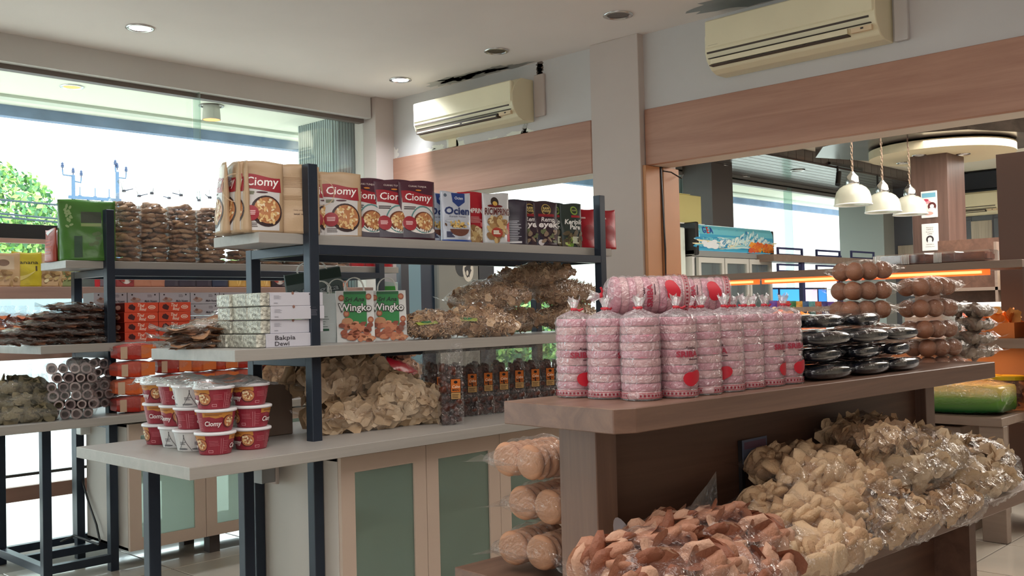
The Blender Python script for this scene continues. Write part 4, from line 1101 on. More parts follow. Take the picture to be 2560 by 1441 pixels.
def d_raw(P, w, h):
    P.ell(-.02*w, h*.82, w*.2, w*.19, (190, 164, 92), 2); P.ell(-.02*w, h*.82, w*.17, w*.16, (48, 34, 34), 3)
    P.text('RAW', -.02*w, h*.82, h*.055, (236, 214, 140), 4, bold=.03); P.text('FOOD', -.02*w, h*.76, h*.05, (236, 214, 140), 4, bold=.03)
    P.rect(-w*.34, w*.30, h*.66, h*.72, (150, 30, 44), 2)
    P.text('Remp', .02*w, h*.55, h*.10, (244, 240, 240), 4, shear=.2, bold=.02, wmax=w*.55); P.text('eyek', 0, h*.42, h*.14, (244, 240, 240), 4, shear=.2, bold=.03, wmax=w*.8)
    chipsp(P, w, h, -.30, .36, .10, .36, 16, 8, ((110, 120, 84), (150, 130, 110), (84, 60, 66), (196, 180, 150)), .09)
    P.ell(-w*.30, h*.08, w*.1, w*.1, (220, 214, 216), 3); P.poly([(-w*.45, h*.30), (-w*.05, h*.06), (-w*.45, h*.02)], (36, 36, 58), 2)
def d_raw_side(P, w, h):
    P.lines(-w*.3, w*.25, h*.10, h*.55, 12, (206, 206, 216), 2, .003); P.rect(-w*.3, w*.25, h*.05, h*.09, (236, 236, 240), 2)
def d_kerip(P, w, h):
    P.ell(w*.1, h*.84, w*.17, w*.16, (150, 180, 80), 2); P.ell(w*.1, h*.84, w*.12, w*.11, (44, 60, 44), 3); P.text('RAW', w*.1, h*.825, h*.04, (230, 220, 150), 4)
    P.rect(-w*.05, w*.35, h*.68, h*.73, (176, 40, 50), 2); P.text('Keripik', .03*w, h*.53, h*.11, (244, 246, 244), 4, shear=.2, bold=.03, wmax=w*.8); P.text('Pare', .08*w, h*.41, h*.11, (244, 246, 244), 4, shear=.2, bold=.03, wmax=w*.5)
    chipsp(P, w, h, -.38, .40, .04, .34, 24, 12, ((96, 84, 60), (120, 104, 70), (80, 70, 52)), .12)
    chipsp(P, w, h, -.40, .0, .03, .20, 12, 13, ((150, 186, 70), (110, 150, 60), (190, 206, 120)), .09)
    P.lines(-w*.1, w*.2, h*.08, h*.24, 5, (230, 236, 210), 10, .005)
def d_redplain(P, w, h):
    P.lines(-w*.3, w*.1, h*.74, h*.8, 1, (236, 200, 200), 3, .008)
    P.ell(w*.1, h*.4, w*.3, h*.2, (150, 22, 36), 1)
G1 = 'stand-up snack pouches on the near rack top board'
ZT = 1.5595
def put_pouch(key, mk, pxl, pxr, y, rz, label, tilt=0.0, z=ZT):
    c_ = at((pxl+pxr)/2, 590, y=y)
    o = place(key, mk, (c_.x, y, z), rz, label, G1, rot=(tilt, 0, rz))
    return o
mk_ck = make_pouch('kraft', .165, .258, .028, (190, 162, 130), d_ciomy(True), 1, back=d_kraftback)
mk_cp = make_pouch('purple', .176, .246, .030, (76, 38, 54), d_ciomy(False), 2)
mk_oc = make_pouch('silver_blue', .150, .215, .026, (196, 204, 218), d_ocien, 3, metal=.15, rough=.3)
mk_rr = make_pouch('red_chips', .150, .232, .026, (178, 26, 44), d_ric_red, 4)
mk_rw = make_pouch('white_chips', .150, .232, .028, (208, 212, 216), d_ric_white, 5, metal=.1, rough=.3)
mk_ra = make_pouch('dark_purple', .140, .215, .028, (58, 40, 52), d_raw, 6)
mk_rs = make_pouch('dark_side', .120, .215, .028, (50, 42, 58), d_raw_side, 6)
mk_kp = make_pouch('dark_green', .135, .215, .026, (48, 62, 58), d_kerip, 7)
mk_rp = make_pouch('plain_red', .14, .20, .026, (176, 22, 42), d_redplain, 8)
D = math.radians
put_pouch('ck', mk_ck, 552, 568, 3.26, D(-112), 'kraft snack pouch turned edge-on, leftmost on the near rack top board')
put_pouch('ck', mk_ck, 578, 594, 3.22, D(-106), 'kraft noodle pouch turned edge-on, second from the left end of the near rack top board')
put_pouch('ck', mk_ck, 596, 612, 3.19, D(-104), 'kraft noodle pouch turned edge-on, just left of the large front-facing kraft pouch')
put_pouch('ck', mk_ck, 602, 706, 3.135, D(-14), 'front-facing kraft noodle pouch with red banner, left of the near rack post', 0.02)
put_pouch('ck', mk_ck, 690, 804, 3.118, D(180-16), 'kraft pouch showing its plain brown back beside the near rack post', 0.0)
put_pouch('ck', mk_ck, 772, 850, 3.225, D(-10), 'kraft noodle pouch with a red banner, just right of the near rack post')
put_pouch('ck', mk_ck, 812, 896, 3.185, D(-22), 'kraft noodle pouch with red banner, leaning beside the first purple pouch', -0.02)
put_pouch('cp', mk_cp, 868, 960, 3.190, D(-8), 'dark purple noodle pouch with red banner, leftmost of three')
put_pouch('cp', mk_cp, 940, 1026, 3.160, D(-12), 'dark purple noodle pouch with red banner, middle of three')
put_pouch('cp', mk_cp, 1000, 1086, 3.128, D(-8), 'dark purple noodle pouch with red banner, rightmost of three')
put_pouch('oc', mk_oc, 1066, 1136, 3.185, D(-14), 'silver white pouch with blue lettering and a blue shield, left one')
put_pouch('oc', mk_oc, 1108, 1172, 3.128, D(-12), 'silver white pouch with blue lettering and a blue shield, right one')
put_pouch('rr', mk_rr, 1142, 1216, 3.190, D(-6), 'red pouch with white lettering behind the silver blue ones')
put_pouch('rw', mk_rw, 1204, 1276, 3.150, D(-8), 'white pouch with dark red lettering and a chip picture')
put_pouch('rs', mk_rs, 1268, 1306, 3.185, D(-38), 'dark pouch turned sideways showing lines of small print')
put_pouch('ra', mk_ra, 1292, 1356, 3.180, D(-12), 'dark purple pouch with gold badge and white script, left one')
put_pouch('ra', mk_ra, 1336, 1392, 3.150, D(-12), 'dark purple pouch with gold badge and white script, right one')
put_pouch('kp', mk_kp, 1356, 1408, 3.175, D(-10), 'dark green pouch with white script and green slices, left one')
put_pouch('kp', mk_kp, 1400, 1454, 3.140, D(-10), 'dark green pouch with white script and green slices, right one')
put_pouch('rp', mk_rp, 1438, 1486, 3.165, D(-14), 'plain red pouch just left of the near rack end post')
put_pouch('rp', mk_rp, 1490, 1536, 3.135, D(-10), 'plain red pouch at the far right end of the near rack top board')

# ============================================================ near rack, middle board (z 1.143)
ZM = 1.1442
SILV = mat('crinkled_clear_wrap_over_cakes', (196, 196, 184), 0.22, metal=0.15, bump=1.0, bscale=90, vary=.55, vscale=70)
BOXW = mat('pale_lilac_card', (206, 206, 216), 0.55)
def make_bakpia(named):
    def mk():
        t = thing('pastry_box', 'x', 'pastry box')
        L_, W_, H_ = .262, .098, .0485
        b = MB().box(0.035, L_, -W_/2, W_/2, 0, H_).build('carton', BOXW, t, bevel=.0015)
        s = MB().box(-.004, 0.035, -W_/2+.002, W_/2-.002, 0.001, H_-.001)
        bm_ = s.build('wrapped_end', SILV, t, bevel=.003)
        P = Print()
        if named:
            P.text('Bakpia', .075, .026, .016, (70, 66, 72), 2, wmax=.085, bold=.01); P.text('Dewi', .062, .005, .016, (70, 66, 72), 2, wmax=.06, bold=.01)
            P.lines(.20, .222, .008, .012, 2, (90, 90, 100), 2, .0015); P.ell(.195, .010, .004, .004, (60, 60, 70), 2)
        else:
            P.lines(.012, .045, .024, .038, 4, (150, 150, 160), 2, .0010); P.lines(.012, .03, .008, .012, 2, (150, 150, 160), 2, .0010)
            P.ell(.092, .046, .0055, .006, (150, 112, 100), 2, 10); P.ell(.165, .042, .003, .003, (60, 60, 70), 2, 8)
            P.lines(.172, .19, .041, .044, 1, (80, 80, 90), 2, .0015); P.lines(.165, .196, .012, .036, 6, (110, 112, 124), 2, .0014)
        P.build('printed_side', on_front(-W_/2, 0.037, 0), b, .05)
        return t
    return mk
rows4 = ('bottom', 'second', 'third', 'top')
offs = ((0.0, 0.0), (0.021, 0.004), (0.020, -0.002), (0.016, -0.004))
bx0 = at(645, 872, z=1.143)
for r in range(4):
    for c in range(3):
        key = 'bk_named' if (r == 0 and c == 0) else 'bk'
        dx, dy = offs[r]
        place(key, make_bakpia(key == 'bk_named'), (bx0.x+dx+(0, .004, -.003)[c], bx0.y+0.05+c*0.101+dy, ZM+r*0.0492), D((0, .8, -.6, .5)[r]),
              ('pale lilac pastry box lettered in large grey script, '+rows4[r]+' row of the stack' if key == 'bk_named' else 'pale lilac pastry box with wrapped silvery end, %s row, %s' % (rows4[r], ('front', 'middle', 'back')[c])), 'pastry boxes stacked on the near rack middle board')
# flat bags of crisps left of the boxes
BRN = [mat('crisp_brown_a', (168, 120, 92), .7, bump=.5, bscale=200), mat('crisp_brown_b', (140, 96, 72), .7, bump=.5, bscale=200), mat('crisp_brown_c', (190, 146, 112), .7, bump=.5, bscale=200)]
TAN = [mat('crisp_tan_a', (200, 166, 130), .7, bump=.5, bscale=160), mat('crisp_tan_b', (180, 144, 110), .7, bump=.5, bscale=160), mat('crisp_tan_c', (216, 184, 148), .7, bump=.4, bscale=160)]
PALEC = [mat('crisp_pale_a', (212, 186, 154), .65, bump=.3, bscale=90), mat('crisp_pale_b', (196, 168, 134), .65, bump=.3, bscale=90), mat('crisp_pale_c', (226, 202, 170), .65, bump=.3, bscale=90)]
RDB = [mat('crisp_red_a', (176, 124, 98), .6, bump=.4, bscale=120), mat('crisp_red_b', (200, 156, 130), .6, bump=.4, bscale=120), mat('crisp_red_c', (140, 84, 60), .6, bump=.4, bscale=120)]
def bag(name_label, loc, rz, L, W, H, kind, n, seed=1, tilt=0, roll=0, cat='snack bag', group=None, key=None, flat=.3, name='snack_bag', fin=.03, **k):
    T_, size, M_, sq, sp = {'sheet': (SHEETS, .036, PALEC, (1, 1, 1), .2), 'brown': (FLATS, .035, BRN, (1, 1, 1), .35), 'noodle': (SQUIG+STICKS+SHEETS[:1], .024, NOOD, (1, 1, 1), .5),
        'lumpy': (LUMPS2, .034, TAN, (1.25, 1.15, .75), .3), 'red': (LUMPS2+FLATS[:3], .036, RDB, (1.2, 1.2, .8), .35), 'nut': (LUMPS, .012, DARKF, (1, 1, 1), 1), 'tan': (SHEETS, .04, TAN, (1, 1, 1), .28)}[kind]
    size = k.get('size', size)
    def mk(): return snack_bag('x', cat, L, W, H, T_, n, size, M_, CLEAR2 if k.get('crinkle') else CLEAR, seed, name, core=(3.4 if kind == 'noodle' else 1.9), part=k.get('part', 'crisps'), flat=flat, spread=sp, squash=sq, fin=fin, wr=k.get('wr', .06), surf=k.get('surf', .65))
    kk = key or name_label
    return place(kk, mk, loc, rz, name_label, group, rot=(roll, tilt, rz))
NOOD = [mat('noodle_brown_a', (216, 178, 140), .6, bump=.6, bscale=140), mat('noodle_brown_b', (200, 160, 122), .6, bump=.6, bscale=140), mat('noodle_brown_c', (230, 196, 158), .6), mat('noodle_brown_d', (178, 138, 104), .6)]
DARKF = [mat('date_dark_a', (70, 34, 26), .35), mat('date_dark_b', (44, 24, 22), .35), mat('date_dark_c', (96, 50, 36), .35)]
def flatslab(key, L, W, H, mats_):
    def mk():
        t = thing('snack_bag', 'x', 'snack bag')
        n = 40; Pp = np.stack([RNG.uniform(-L*.42, L*.42, n), RNG.uniform(-W*.38, W*.38, n), RNG.uniform(H*.2, H*.75, n)], 1)
        scatter('crisps', FLATS, Pp, facing_rot(np.tile(np.array([0, 0, 1.]), (n, 1)), .12), RNG.uniform(.03, .045, n), mats_, t)
        pillow_film('bag_film', L, W, H*1.15, film('glossy_film', base=.12, edge=.6, bump=.9, bscale=30, rough=.1, haze=.03), t, 3, flat=.1, fin=.04, wr=.12)
        return t
    return mk
for i, (px, py, dz, rz, lb) in enumerate(((488, 862, 0.0, 4, 'bottom'), (482, 862, .026, -8, 'middle'), (476, 864, .052, 6, 'top'), (508, 850, .058, 30, 'tilted one at the back'))):
    p = at(px, py, z=ZM)
    place('flatbrown', flatslab('b', .22, .15, .034, BRN), (at(px, 860, y=3.38).x, 3.38+.02*(i % 2), ZM+dz), D(rz), 'flat clear bag of brown crisps left of the pastry boxes, '+lb, 'flat bags of crisps left of the pastry boxes', rot=(0, (-.3 if i == 3 else .04*(i-1)), D(rz)))

# paper carrier bags: front looks to -y
def d_wingko(P, w, h):
    P.poly([(-w*.30, h*.97), (w*.30, h*.97), (w*.30, h*.30), (w*.10, h*.36), (-w*.15, h*.42), (-w*.30, h*.50)], (42, 138, 70), 1)
    P.rect(-w*.3, w*.3, h*.93, h*.985, (30, 104, 60), 2)
    for (x, y) in ((-.36, .86), (.36, .88), (.40, .43), (-.24, .55)): P.ell(w*x, h*y, w*.08, h*.06, (168, 92, 66), 3); P.ell(w*x, h*y, w*.05, h*.035, (206, 140, 104), 4)
    P.text('Sri Ana', -w*.02, h*.79, h*.085, (20, 50, 32), 4, wmax=w*.52, shear=.25, bold=.02)
    P.text('Wingko', 0, h*.60, h*.155, (40, 26, 24), 5, wmax=w*.90, bold=.06, shear=.0)
    P.text('Wingko', 0, h*.607, h*.142, (246, 246, 244), 6, wmax=w*.86, bold=.015, shear=.0)
    P.ell(-w*.22, h*.40, w*.15, h*.075, (196, 140, 100), 6); P.rect(-w*.37, -w*.08, h*.30, h*.40, (110, 40, 34), 5)
    rg = random.Random(5)
    for k in range(44):
        x = rg.uniform(-.40, .42); y = rg.uniform(.02, .34-.12*x*0)
        P.ell(w*x, h*y, w*rg.uniform(.08, .13), h*rg.uniform(.035, .06), rg.choice([(178, 102, 72), (200, 128, 92), (160, 84, 58), (212, 150, 112), (140, 70, 50)]), 5+k % 5, 10, rot=rg.uniform(-.6, .6), jit=.08)
def make_carrier(key, w, h, d, rgb, draw, band=None):
    def mk():
        t = thing('paper_carrier_bag', 'x', 'paper bag')
        b = MB()
        vs = [(-w/2, -d/2, 0), (w/2, -d/2, 0), (w/2, d/2, 0), (-w/2, d/2, 0), (-w/2, 0, h*.45), (w/2, 0, h*.45)]
        nz = 10; V = []; F = []
        for j in range(nz+1):
            f = j/nz; dd = d/2*(1-.72*f); wi = w/2
            cx = wi*(1-.10*math.sin(math.pi*f)) 
            V += [(-wi, -dd, h*f), (0, -dd-.002*math.sin(9*f), h*f), (wi, -dd, h*f), (cx, 0, h*f), (wi, dd, h*f), (-wi, dd, h*f), (-cx, 0, h*f)]
        for j in range(nz):
            for i in range(7): k = (i+1) % 7; F.append((j*7+i, j*7+k, (j+1)*7+k, (j+1)*7+i))
        F.append(tuple(reversed(range(7))))
        bo = b.add(V, F).build('paper_body', mat('paper_'+key, rgb, .5), t)
        P = Print(); draw(P, w, h)
        P.build('printed_front', lambda u, v, e: (u, -(d/2*(1-.72*v/h))-.0025-e, v), bo, .02, .0006)
        for yy in (-d*.14, d*.14):
            pts = [(w*.26*math.cos(a), yy+.004*math.sin(3*a), h*.985+h*.27*max(0, math.sin(a))**.8) for a in [math.pi*i/12 for i in range(13)]]
            MB().tube([(w*.26, yy, h*.93)]+pts+[(-w*.26, yy, h*.93)], .0022, 6).build('handle', mat('white_cord', (232, 232, 226), .6), t)
        return t
    return mk
GW = 'paper carrier bags on the near rack middle board'
def putc(key, mk, px, y, rz, lb, z=ZM, rot=None):
    p = at(px, 850, y=y); return place(key, mk, (p.x, y, z), rz, lb, GW, rot=rot)
mk_w = make_carrier('green_white', .152, .208, .07, (226, 228, 226), d_wingko)
putc('wk', mk_w, 888, 3.25, D(-30), 'green and white carrier bag with cake picture, left of the two in front')
putc('wk', mk_w, 970, 3.235, D(-32), 'green and white carrier bag with cake picture, right of the two in front')
putc('wk', mk_w, 846, 3.385, D(-30), 'green and white carrier bag half hidden behind the near rack post')
def d_back(P, w, h):
    P.lines(-w*.3, w*.3, h*.3, h*.6, 6, (90, 100, 96), 2, .002); P.rect(-w*.35, w*.3, h*.24, h*.28, (40, 90, 60), 2); P.rect(-w*.3, w*.0, h*.04, h*.15, (70, 74, 78), 2)
mk_wb = make_carrier('plain_back', .15, .2, .06, (206, 210, 208), d_back)
putc('wb', mk_wb, 806, 3.36, D(-62), 'pale carrier bag turned sideways behind the near rack post')
def d_ang(P, w, h):
    P.rect(-w*.5, w*.5, h*.72, h*.98, (40, 62, 56), 1); P.text('Nangka', 0, h*.40, h*.17, (60, 74, 80), 4, wmax=w*.86, bold=.06, shear=.1); P.text('Nangka', 0, h*.405, h*.155, (176, 186, 190), 5, wmax=w*.82, bold=.02, shear=.1)
mk_an = make_carrier('grey_green', .24, .16, .05, (106, 120, 120), d_ang)
putc('an', mk_an, 795, 3.52, D(-20), 'grey green carrier bag lying slanted behind the pastry boxes', ZM+.145, rot=(.1, -.16, D(-20)))
for i, (px, lb) in enumerate(((800, 'left'), (820, 'right'))):
    p = at(px+10, 780, y=3.44)
# bags behind with white script, blue strip
def d_dark(P, w, h): P.text('Asoy', 0, h*.55, h*.2, (232, 232, 230), 3, wmax=w*.6, shear=.2, bold=.03); P.text('Renyah', 0, h*.25, h*.14, (200, 200, 204), 3, wmax=w*.6)
mk_dk = make_pouch('black_script', .13, .2, .02, (44, 42, 46), d_dark, 9)
place('dk', mk_dk, tuple(at(875, 800, y=3.50))[:2]+(ZM,), D(-25), 'black pouch with white script behind the carrier bags')

# noodle cracker bags, right half of the middle board
GN = 'large clear bags of brown noodle crackers on the near rack middle board'
def nbag(lb, px, y, dz, L, W, H, rz, roll=0, tilt=0, seed=1, n=1300, kind='noodle', label_strip=False):
    p = at(px, 800, y=y)
    o = bag(lb, (p.x, y, ZM+dz), D(rz), L, W, H, kind, n, seed, tilt=tilt, roll=roll, key='nood%d' % seed, group=GN, crinkle=True, flat=.15, wr=.10, fin=.05, size=.023)
    if label_strip:
        P = Print(); P.poly([(-.05, -.02), (.05, -.02), (.055, .02), (-.05, .022)], (176, 190, 90), 1); P.ell(-.0, 0, .03, .014, (40, 130, 70), 2); P.ell(0, 0, .015, .006, (180, 210, 150), 3)
        P.build('paper_label', lambda u, v, e: (u-L*.28, -W*.30+v*.9-.01, H*.62-abs(v)*.5+e), o, .02, .002)
    return o
nbag('clear bag of noodle crackers with a green label, lowest at the left of the heap', 1080, 3.17, 0, .30, .20, .14, -6, .12, -.05, 1, label_strip=True)
nbag('clear bag of noodle crackers with a green label, in front of the heap', 1195, 3.13, 0.0, .34, .20, .16, -24, .25, .06, 2, label_strip=True)
nbag('clear bag of noodle crackers, bottom layer at the back of the heap', 1265, 3.38, 0, .36, .22, .16, -10, .05, 0, 3)
nbag('clear bag of noodle crackers, bottom layer beside the end post', 1420, 3.27, 0.0, .36, .22, .17, -16, .1, 0, 4)
nbag('clear bag of noodle crackers, middle layer of the heap', 1225, 3.30, .11, .42, .24, .17, -8, .16, -.12, 5)
nbag('clear bag of noodle crackers, middle layer at the right of the heap', 1405, 3.30, .125, .42, .24, .17, -14, .1, .05, 6)
nbag('clear bag of noodle crackers, topmost of the heap', 1330, 3.32, .225, .50, .22, .13, -10, .05, -.13, 7)

# ============================================================ near rack, bottom board (z 0.791)
ZB = 0.7925
def cup_prof(): return [(.046, 0), (.050, .004), (.058, .055), (.061, .066)]
def make_cup(variant):
    def mk():
        t = thing('noodle_cup', 'x', 'cup')
        white = variant == 'white'
        body = mat('cup_white', (214, 214, 214), .4) if white else mat('cup_maroon', (150, 44, 60), .4)
        b = MB().lathe([(.0505, 0), (.0525, .003), (.0635, .058), (.0655, .068)], 40).build('cup_body', body, t, smooth=False)
        MB().lathe([(.0655, .066), (.0695, .067), (.0705, .071), (.0695, .075), (.066, .0765), (.02, .0755), (.001, .0755)], 40, cap=False).build('lid', mat('cup_lid', (232, 232, 236), .35), t, smooth=True)
        P = Print()
        def r(v): return .0526+(.0655-.0525)*(v-.003)/.065
        def fn(u, v, e): a = -math.pi/2+u/.06; rr = r(v)+e; return (rr*math.cos(a), rr*math.sin(a), v)
        if white:
            for a_, s_ in ((-.055, 1), (.0, -1), (.06, 1), (.12, -1), (-.12, 1)):
                pts = [(a_+s_*.028*math.sin(i/8*1.6), .004+.056*i/8) for i in range(9)]
                P.poly(pts+[(x+.0022, y) for x, y in reversed(pts)], (86, 84, 88), 2)
                P.lines(a_+.01, a_+.035, .024, .036, 3, (80, 80, 86), 2, .0016)
                P.ell(a_+.02, .010, .02, .0035, (120, 120, 124), 2)
        else:
            for c0 in (-.0, .185, -.185):
                pts = [(c0-.045, .0655), (c0+.060, .0655), (c0+.062, .052), (c0+.05, .047), (c0+.045, .052), (c0+.03, .044), (c0+.02, .050), (c0+.0, .046), (c0-.02, .052), (c0-.045, .050)]
                P.poly(pts, (198, 132, 60), 1)
                P.text('Ciomy', c0-.012, .0205, .017, (150, 44, 60), 4, wmax=.062, bold=.09, shear=.2); P.text('Ciomy', c0-.012, .0208, .0165, (244, 240, 238), 5, wmax=.058, bold=.02, shear=.2)
                P.ell(c0+.044, .034, .021, .022, (96, 34, 36), 3); P.ell(c0+.046, .035, .018, .019, (196, 128, 84), 4)
                for k in range(12): P.ell(c0+.046+random.uniform(-.012, .012), .035+random.uniform(-.013, .013), .005, .003, random.choice([(230, 196, 140), (160, 90, 60), (240, 220, 180)]), 5+k % 3, 7, rot=random.uniform(0, 3))
                P.lines(c0-.035, c0+.025, .055, .062, 2, (130, 70, 40), 3, .0016)
                P.lines(c0+.08, c0+.11, .030, .050, 4, (206, 120, 130), 3, .0012); P.rect(c0+.118, c0+.119, .004, .056, (226, 160, 168), 3)
                P.lines(c0+.125, c0+.138, .010, .05, 7, (206, 120, 130), 3, .0012)
                P.rect(c0+.075, c0+.085, .008, .017, (226, 170, 176), 3); P.rect(c0+.0765, c0+.0835, .0095, .0155, (150, 44, 60), 4)
        P.build('printed_wrap', fn, b, .008, .0004)
        return t
    return mk
cols = [((1.731, 3.085), 'm', (0.6, 0.0, .9)), ((1.876, 3.095), 'm', (1.9, .9, 2.0)), ((1.728, 3.232), 'w', (0, .4, 0)), ((1.745, 3.372), 'w', (0, .3, 0)), ((1.752, 3.515), 'm', (2.6, 0.3, 2.1))]
vis = {0: 'mmm', 1: 'mmm', 2: 'wmw', 3: 'wmm', 4: 'mmm'}
names = ('at the front corner', 'right of the front corner', 'second from the front', 'third from the front', 'at the back')
GC = 'noodle cups stacked three high at the left end of the near rack bottom board'
turn = {0: (1.6, 0.05, 1.9), 1: (2.2, 1.3, 2.3), 2: (0, .9, .4), 3: (0, -.7, .45), 4: (1.4, -.1, -.9)}
for i, (xy, _, _2) in enumerate(cols):
    for k in range(3):
        v = vis[i][k]
        place('cup'+v, make_cup('white' if v == 'w' else 'm'), (xy[0]+(0, .004, -.003)[k], xy[1], ZB+k*.0772), D(-33)+turn[i][k], ('white noodle cup with line drawing, ' if v == 'w' else 'maroon noodle cup, ')+('bottom', 'middle', 'top')[k]+' one, column '+names[i], GC)
# cling film over the cups
mb = MB(); V = []; F = []; nx, ny = 18, 26
for j in range(ny+1):
    for i in range(nx+1):
        x = 1.655+.295*i/nx; y = 3.02+.57*j/ny
        edge = min(i, nx-i, j*.8, (ny-j)*.8)
        z = ZB+.2325+.012*math.sin(x*40+y*9)*math.sin(y*23)+random.uniform(0, .006)+.008
        if x > 1.83 and y > 3.17: z -= .0
        if edge < 1: z -= .014
        V.append((x, y, max(z, ZB+.2335) if edge >= 1 else z))
for j in range(ny):
    for i in range(nx): F.append((j*(nx+1)+i, j*(nx+1)+i+1, (j+1)*(nx+1)+i+1, (j+1)*(nx+1)+i))
mb.add(V, F)
o = mb.build('cling_film', film('silvery_cling_film', base=.25, edge=.8, rough=.2, bump=1, bscale=30, haze=.25), smooth=True)
tag(o, 'crumpled clear cling film spread over the stacked noodle cups', 'plastic film')
# carton with a spotted edge
t = thing('snack_carton', 'brown carton with a black and white spotted edge behind the noodle cups', 'carton', (1.985, 3.42, ZB), D(0))
MB().box(-.03, .22, -.09, .16, 0, .20).build('box_body', mat('brown_grey_card', (124, 106, 94), .7), t, bevel=.003)
P = Print(); P.rect(-.0, .018, 0.002, .198, (226, 226, 222), 1)
for k in range(11): P.ell(.009+random.uniform(-.003, .003), .012+k*.017, .006, .005, (30, 28, 30), 2, 9, jit=.3)
P.build('printed_edge', on_front(-.09, -.03, 0), t, .05)
# big bags of pale crackers
GK = 'large clear bags of pale crackers on the near rack bottom board'
def kbag(lb, px, y, dz, L, W, H, rz, roll=0, tilt=0, seed=1, n=210, kind='sheet', size=.052):
    p = at(px, 1050, y=y)
    return bag(lb, (p.x, y, ZB+dz), D(rz), L, W, H, kind, n, seed, tilt=tilt, roll=roll, key='ker%d%s' % (seed, kind), group=GK, crinkle=False, flat=.1, wr=.08, fin=.05, size=size, surf=.85)
kbag('big clear bag of pale crackers lying in front of the heap behind the near post', 905, 3.215, 0, .46, .22, .15, -3, .1, 0, 1)
kbag('big clear bag of pale crackers at the bottom of the heap, at the back', 885, 3.40, 0, .36, .24, .16, 0, 0, 0, 2)
kbag('big clear bag of pale crackers lying on top of the heap, tilted to the left', 840, 3.30, .13, .42, .24, .20, 6, .25, -.12, 3)
kbag('big clear bag of pale crackers at the right of the heap, sliding down', 1000, 3.20, .06, .40, .22, .17, -10, .3, .40, 2)
# tall clear gusset bags of dried dates
def make_date(big):
    w, d, h = (.092, .06, .335) if big else (.082, .055, .30)
    def mk():
        t = thing('date_bag', 'x', 'snack bag'); f = .70
        n = 150; Pp = np.stack([RNG.uniform(-w/2+.012, w/2-.012, n), RNG.uniform(-d/2+.010, d/2-.010, n), RNG.uniform(.012, h*f, n)], 1)
        scatter('dates', LUMPS, Pp, rotm(n), RNG.uniform(.012, .019, (n, 1))*np.array((1.3, 1, .8)), DARKF, t)
        V = []; nz = 18
        for j in range(nz+1):
            g = j/nz; dd = d/2 if g < .72 else d/2*(1-(g-.72)/.28*.93); ww = w/2*(1+.04*math.sin(9*g)); lean = -.0+(0 if g < .75 else (g-.75)*.10)
            for (a, b) in ((-1, -1), (-.33, -1.04), (.33, -1.04), (1, -1), (.96, 0), (1, 1), (.33, 1.04), (-.33, 1.04), (-1, 1), (-.96, 0)): V.append((a*ww, b*dd+random.uniform(-.0015, .0015)-lean, g*h))
        F = [(j*10+i, j*10+(i+1) % 10, (j+1)*10+(i+1) % 10, (j+1)*10+i) for j in range(nz) for i in range(10)]+[tuple(reversed(range(10)))]
        MB().add(V, F).build('bag_film', CLEAR2, t)
        P = Print(); P.rect(-.022, .022, .105, .19, (28, 24, 26), 1); P.rect(-.020, .020, .135, .188, (206, 112, 44), 2); P.rect(-.020, .020, .107, .133, (190, 150, 96), 2)
        P.ell(0, .176, .008, .006, (40, 30, 28), 3); P.text('Cabe', 0, .152, .012, (250, 240, 220), 3, wmax=.032, shear=.2); P.text('MADU', 0, .140, .009, (40, 28, 24), 3, wmax=.03, bold=.03); P.lines(-.016, .016, .11, .128, 3, (60, 40, 30), 3, .002)
        P.build('paper_label', on_front(-d/2-.004, .012, 0), t, .05)
        return t
    return mk
GD = 'tall clear bags of dark dates with orange labels'
for i, (px, y, big, lb) in enumerate(((1092, 3.20, 1, 'tallest dark date bag, the one partly hidden behind its neighbour'), (1128, 3.02, 1, 'tallest clear date bag with orange label, in front of the row'),
        (1172, 3.20, 0, 'first of the row'), (1210, 3.19, 0, 'second of the row'), (1250, 3.18, 0, 'third of the row'), (1290, 3.18, 0, 'fourth of the row'), (1328, 3.17, 0, 'fifth of the row'), (1366, 3.16, 0, 'sixth of the row'), (1400, 3.16, 0, 'seventh of the row, beside the brown counter'))):
    p = at(px, 1050, y=y)
    place('date%d' % big, make_date(big), (p.x, y, ZB), D(-22-4*(i % 3)), ('clear bag of dark dates, '+lb) if not big else lb, GD)
for i, (px, y) in enumerate(((1075, 3.36), (1140, 3.36), (1190, 3.35), (1240, 3.34), (1300, 3.34), (1350, 3.33))):
    p = at(px, 1000, y=y); place('date0', make_date(0), (p.x, y, ZB), D(-10+6*(i % 3)), 'clear bag of dark dates in the back row, '+('first', 'second', 'third', 'fourth', 'fifth', 'sixth')[i]+' from the left', GD)
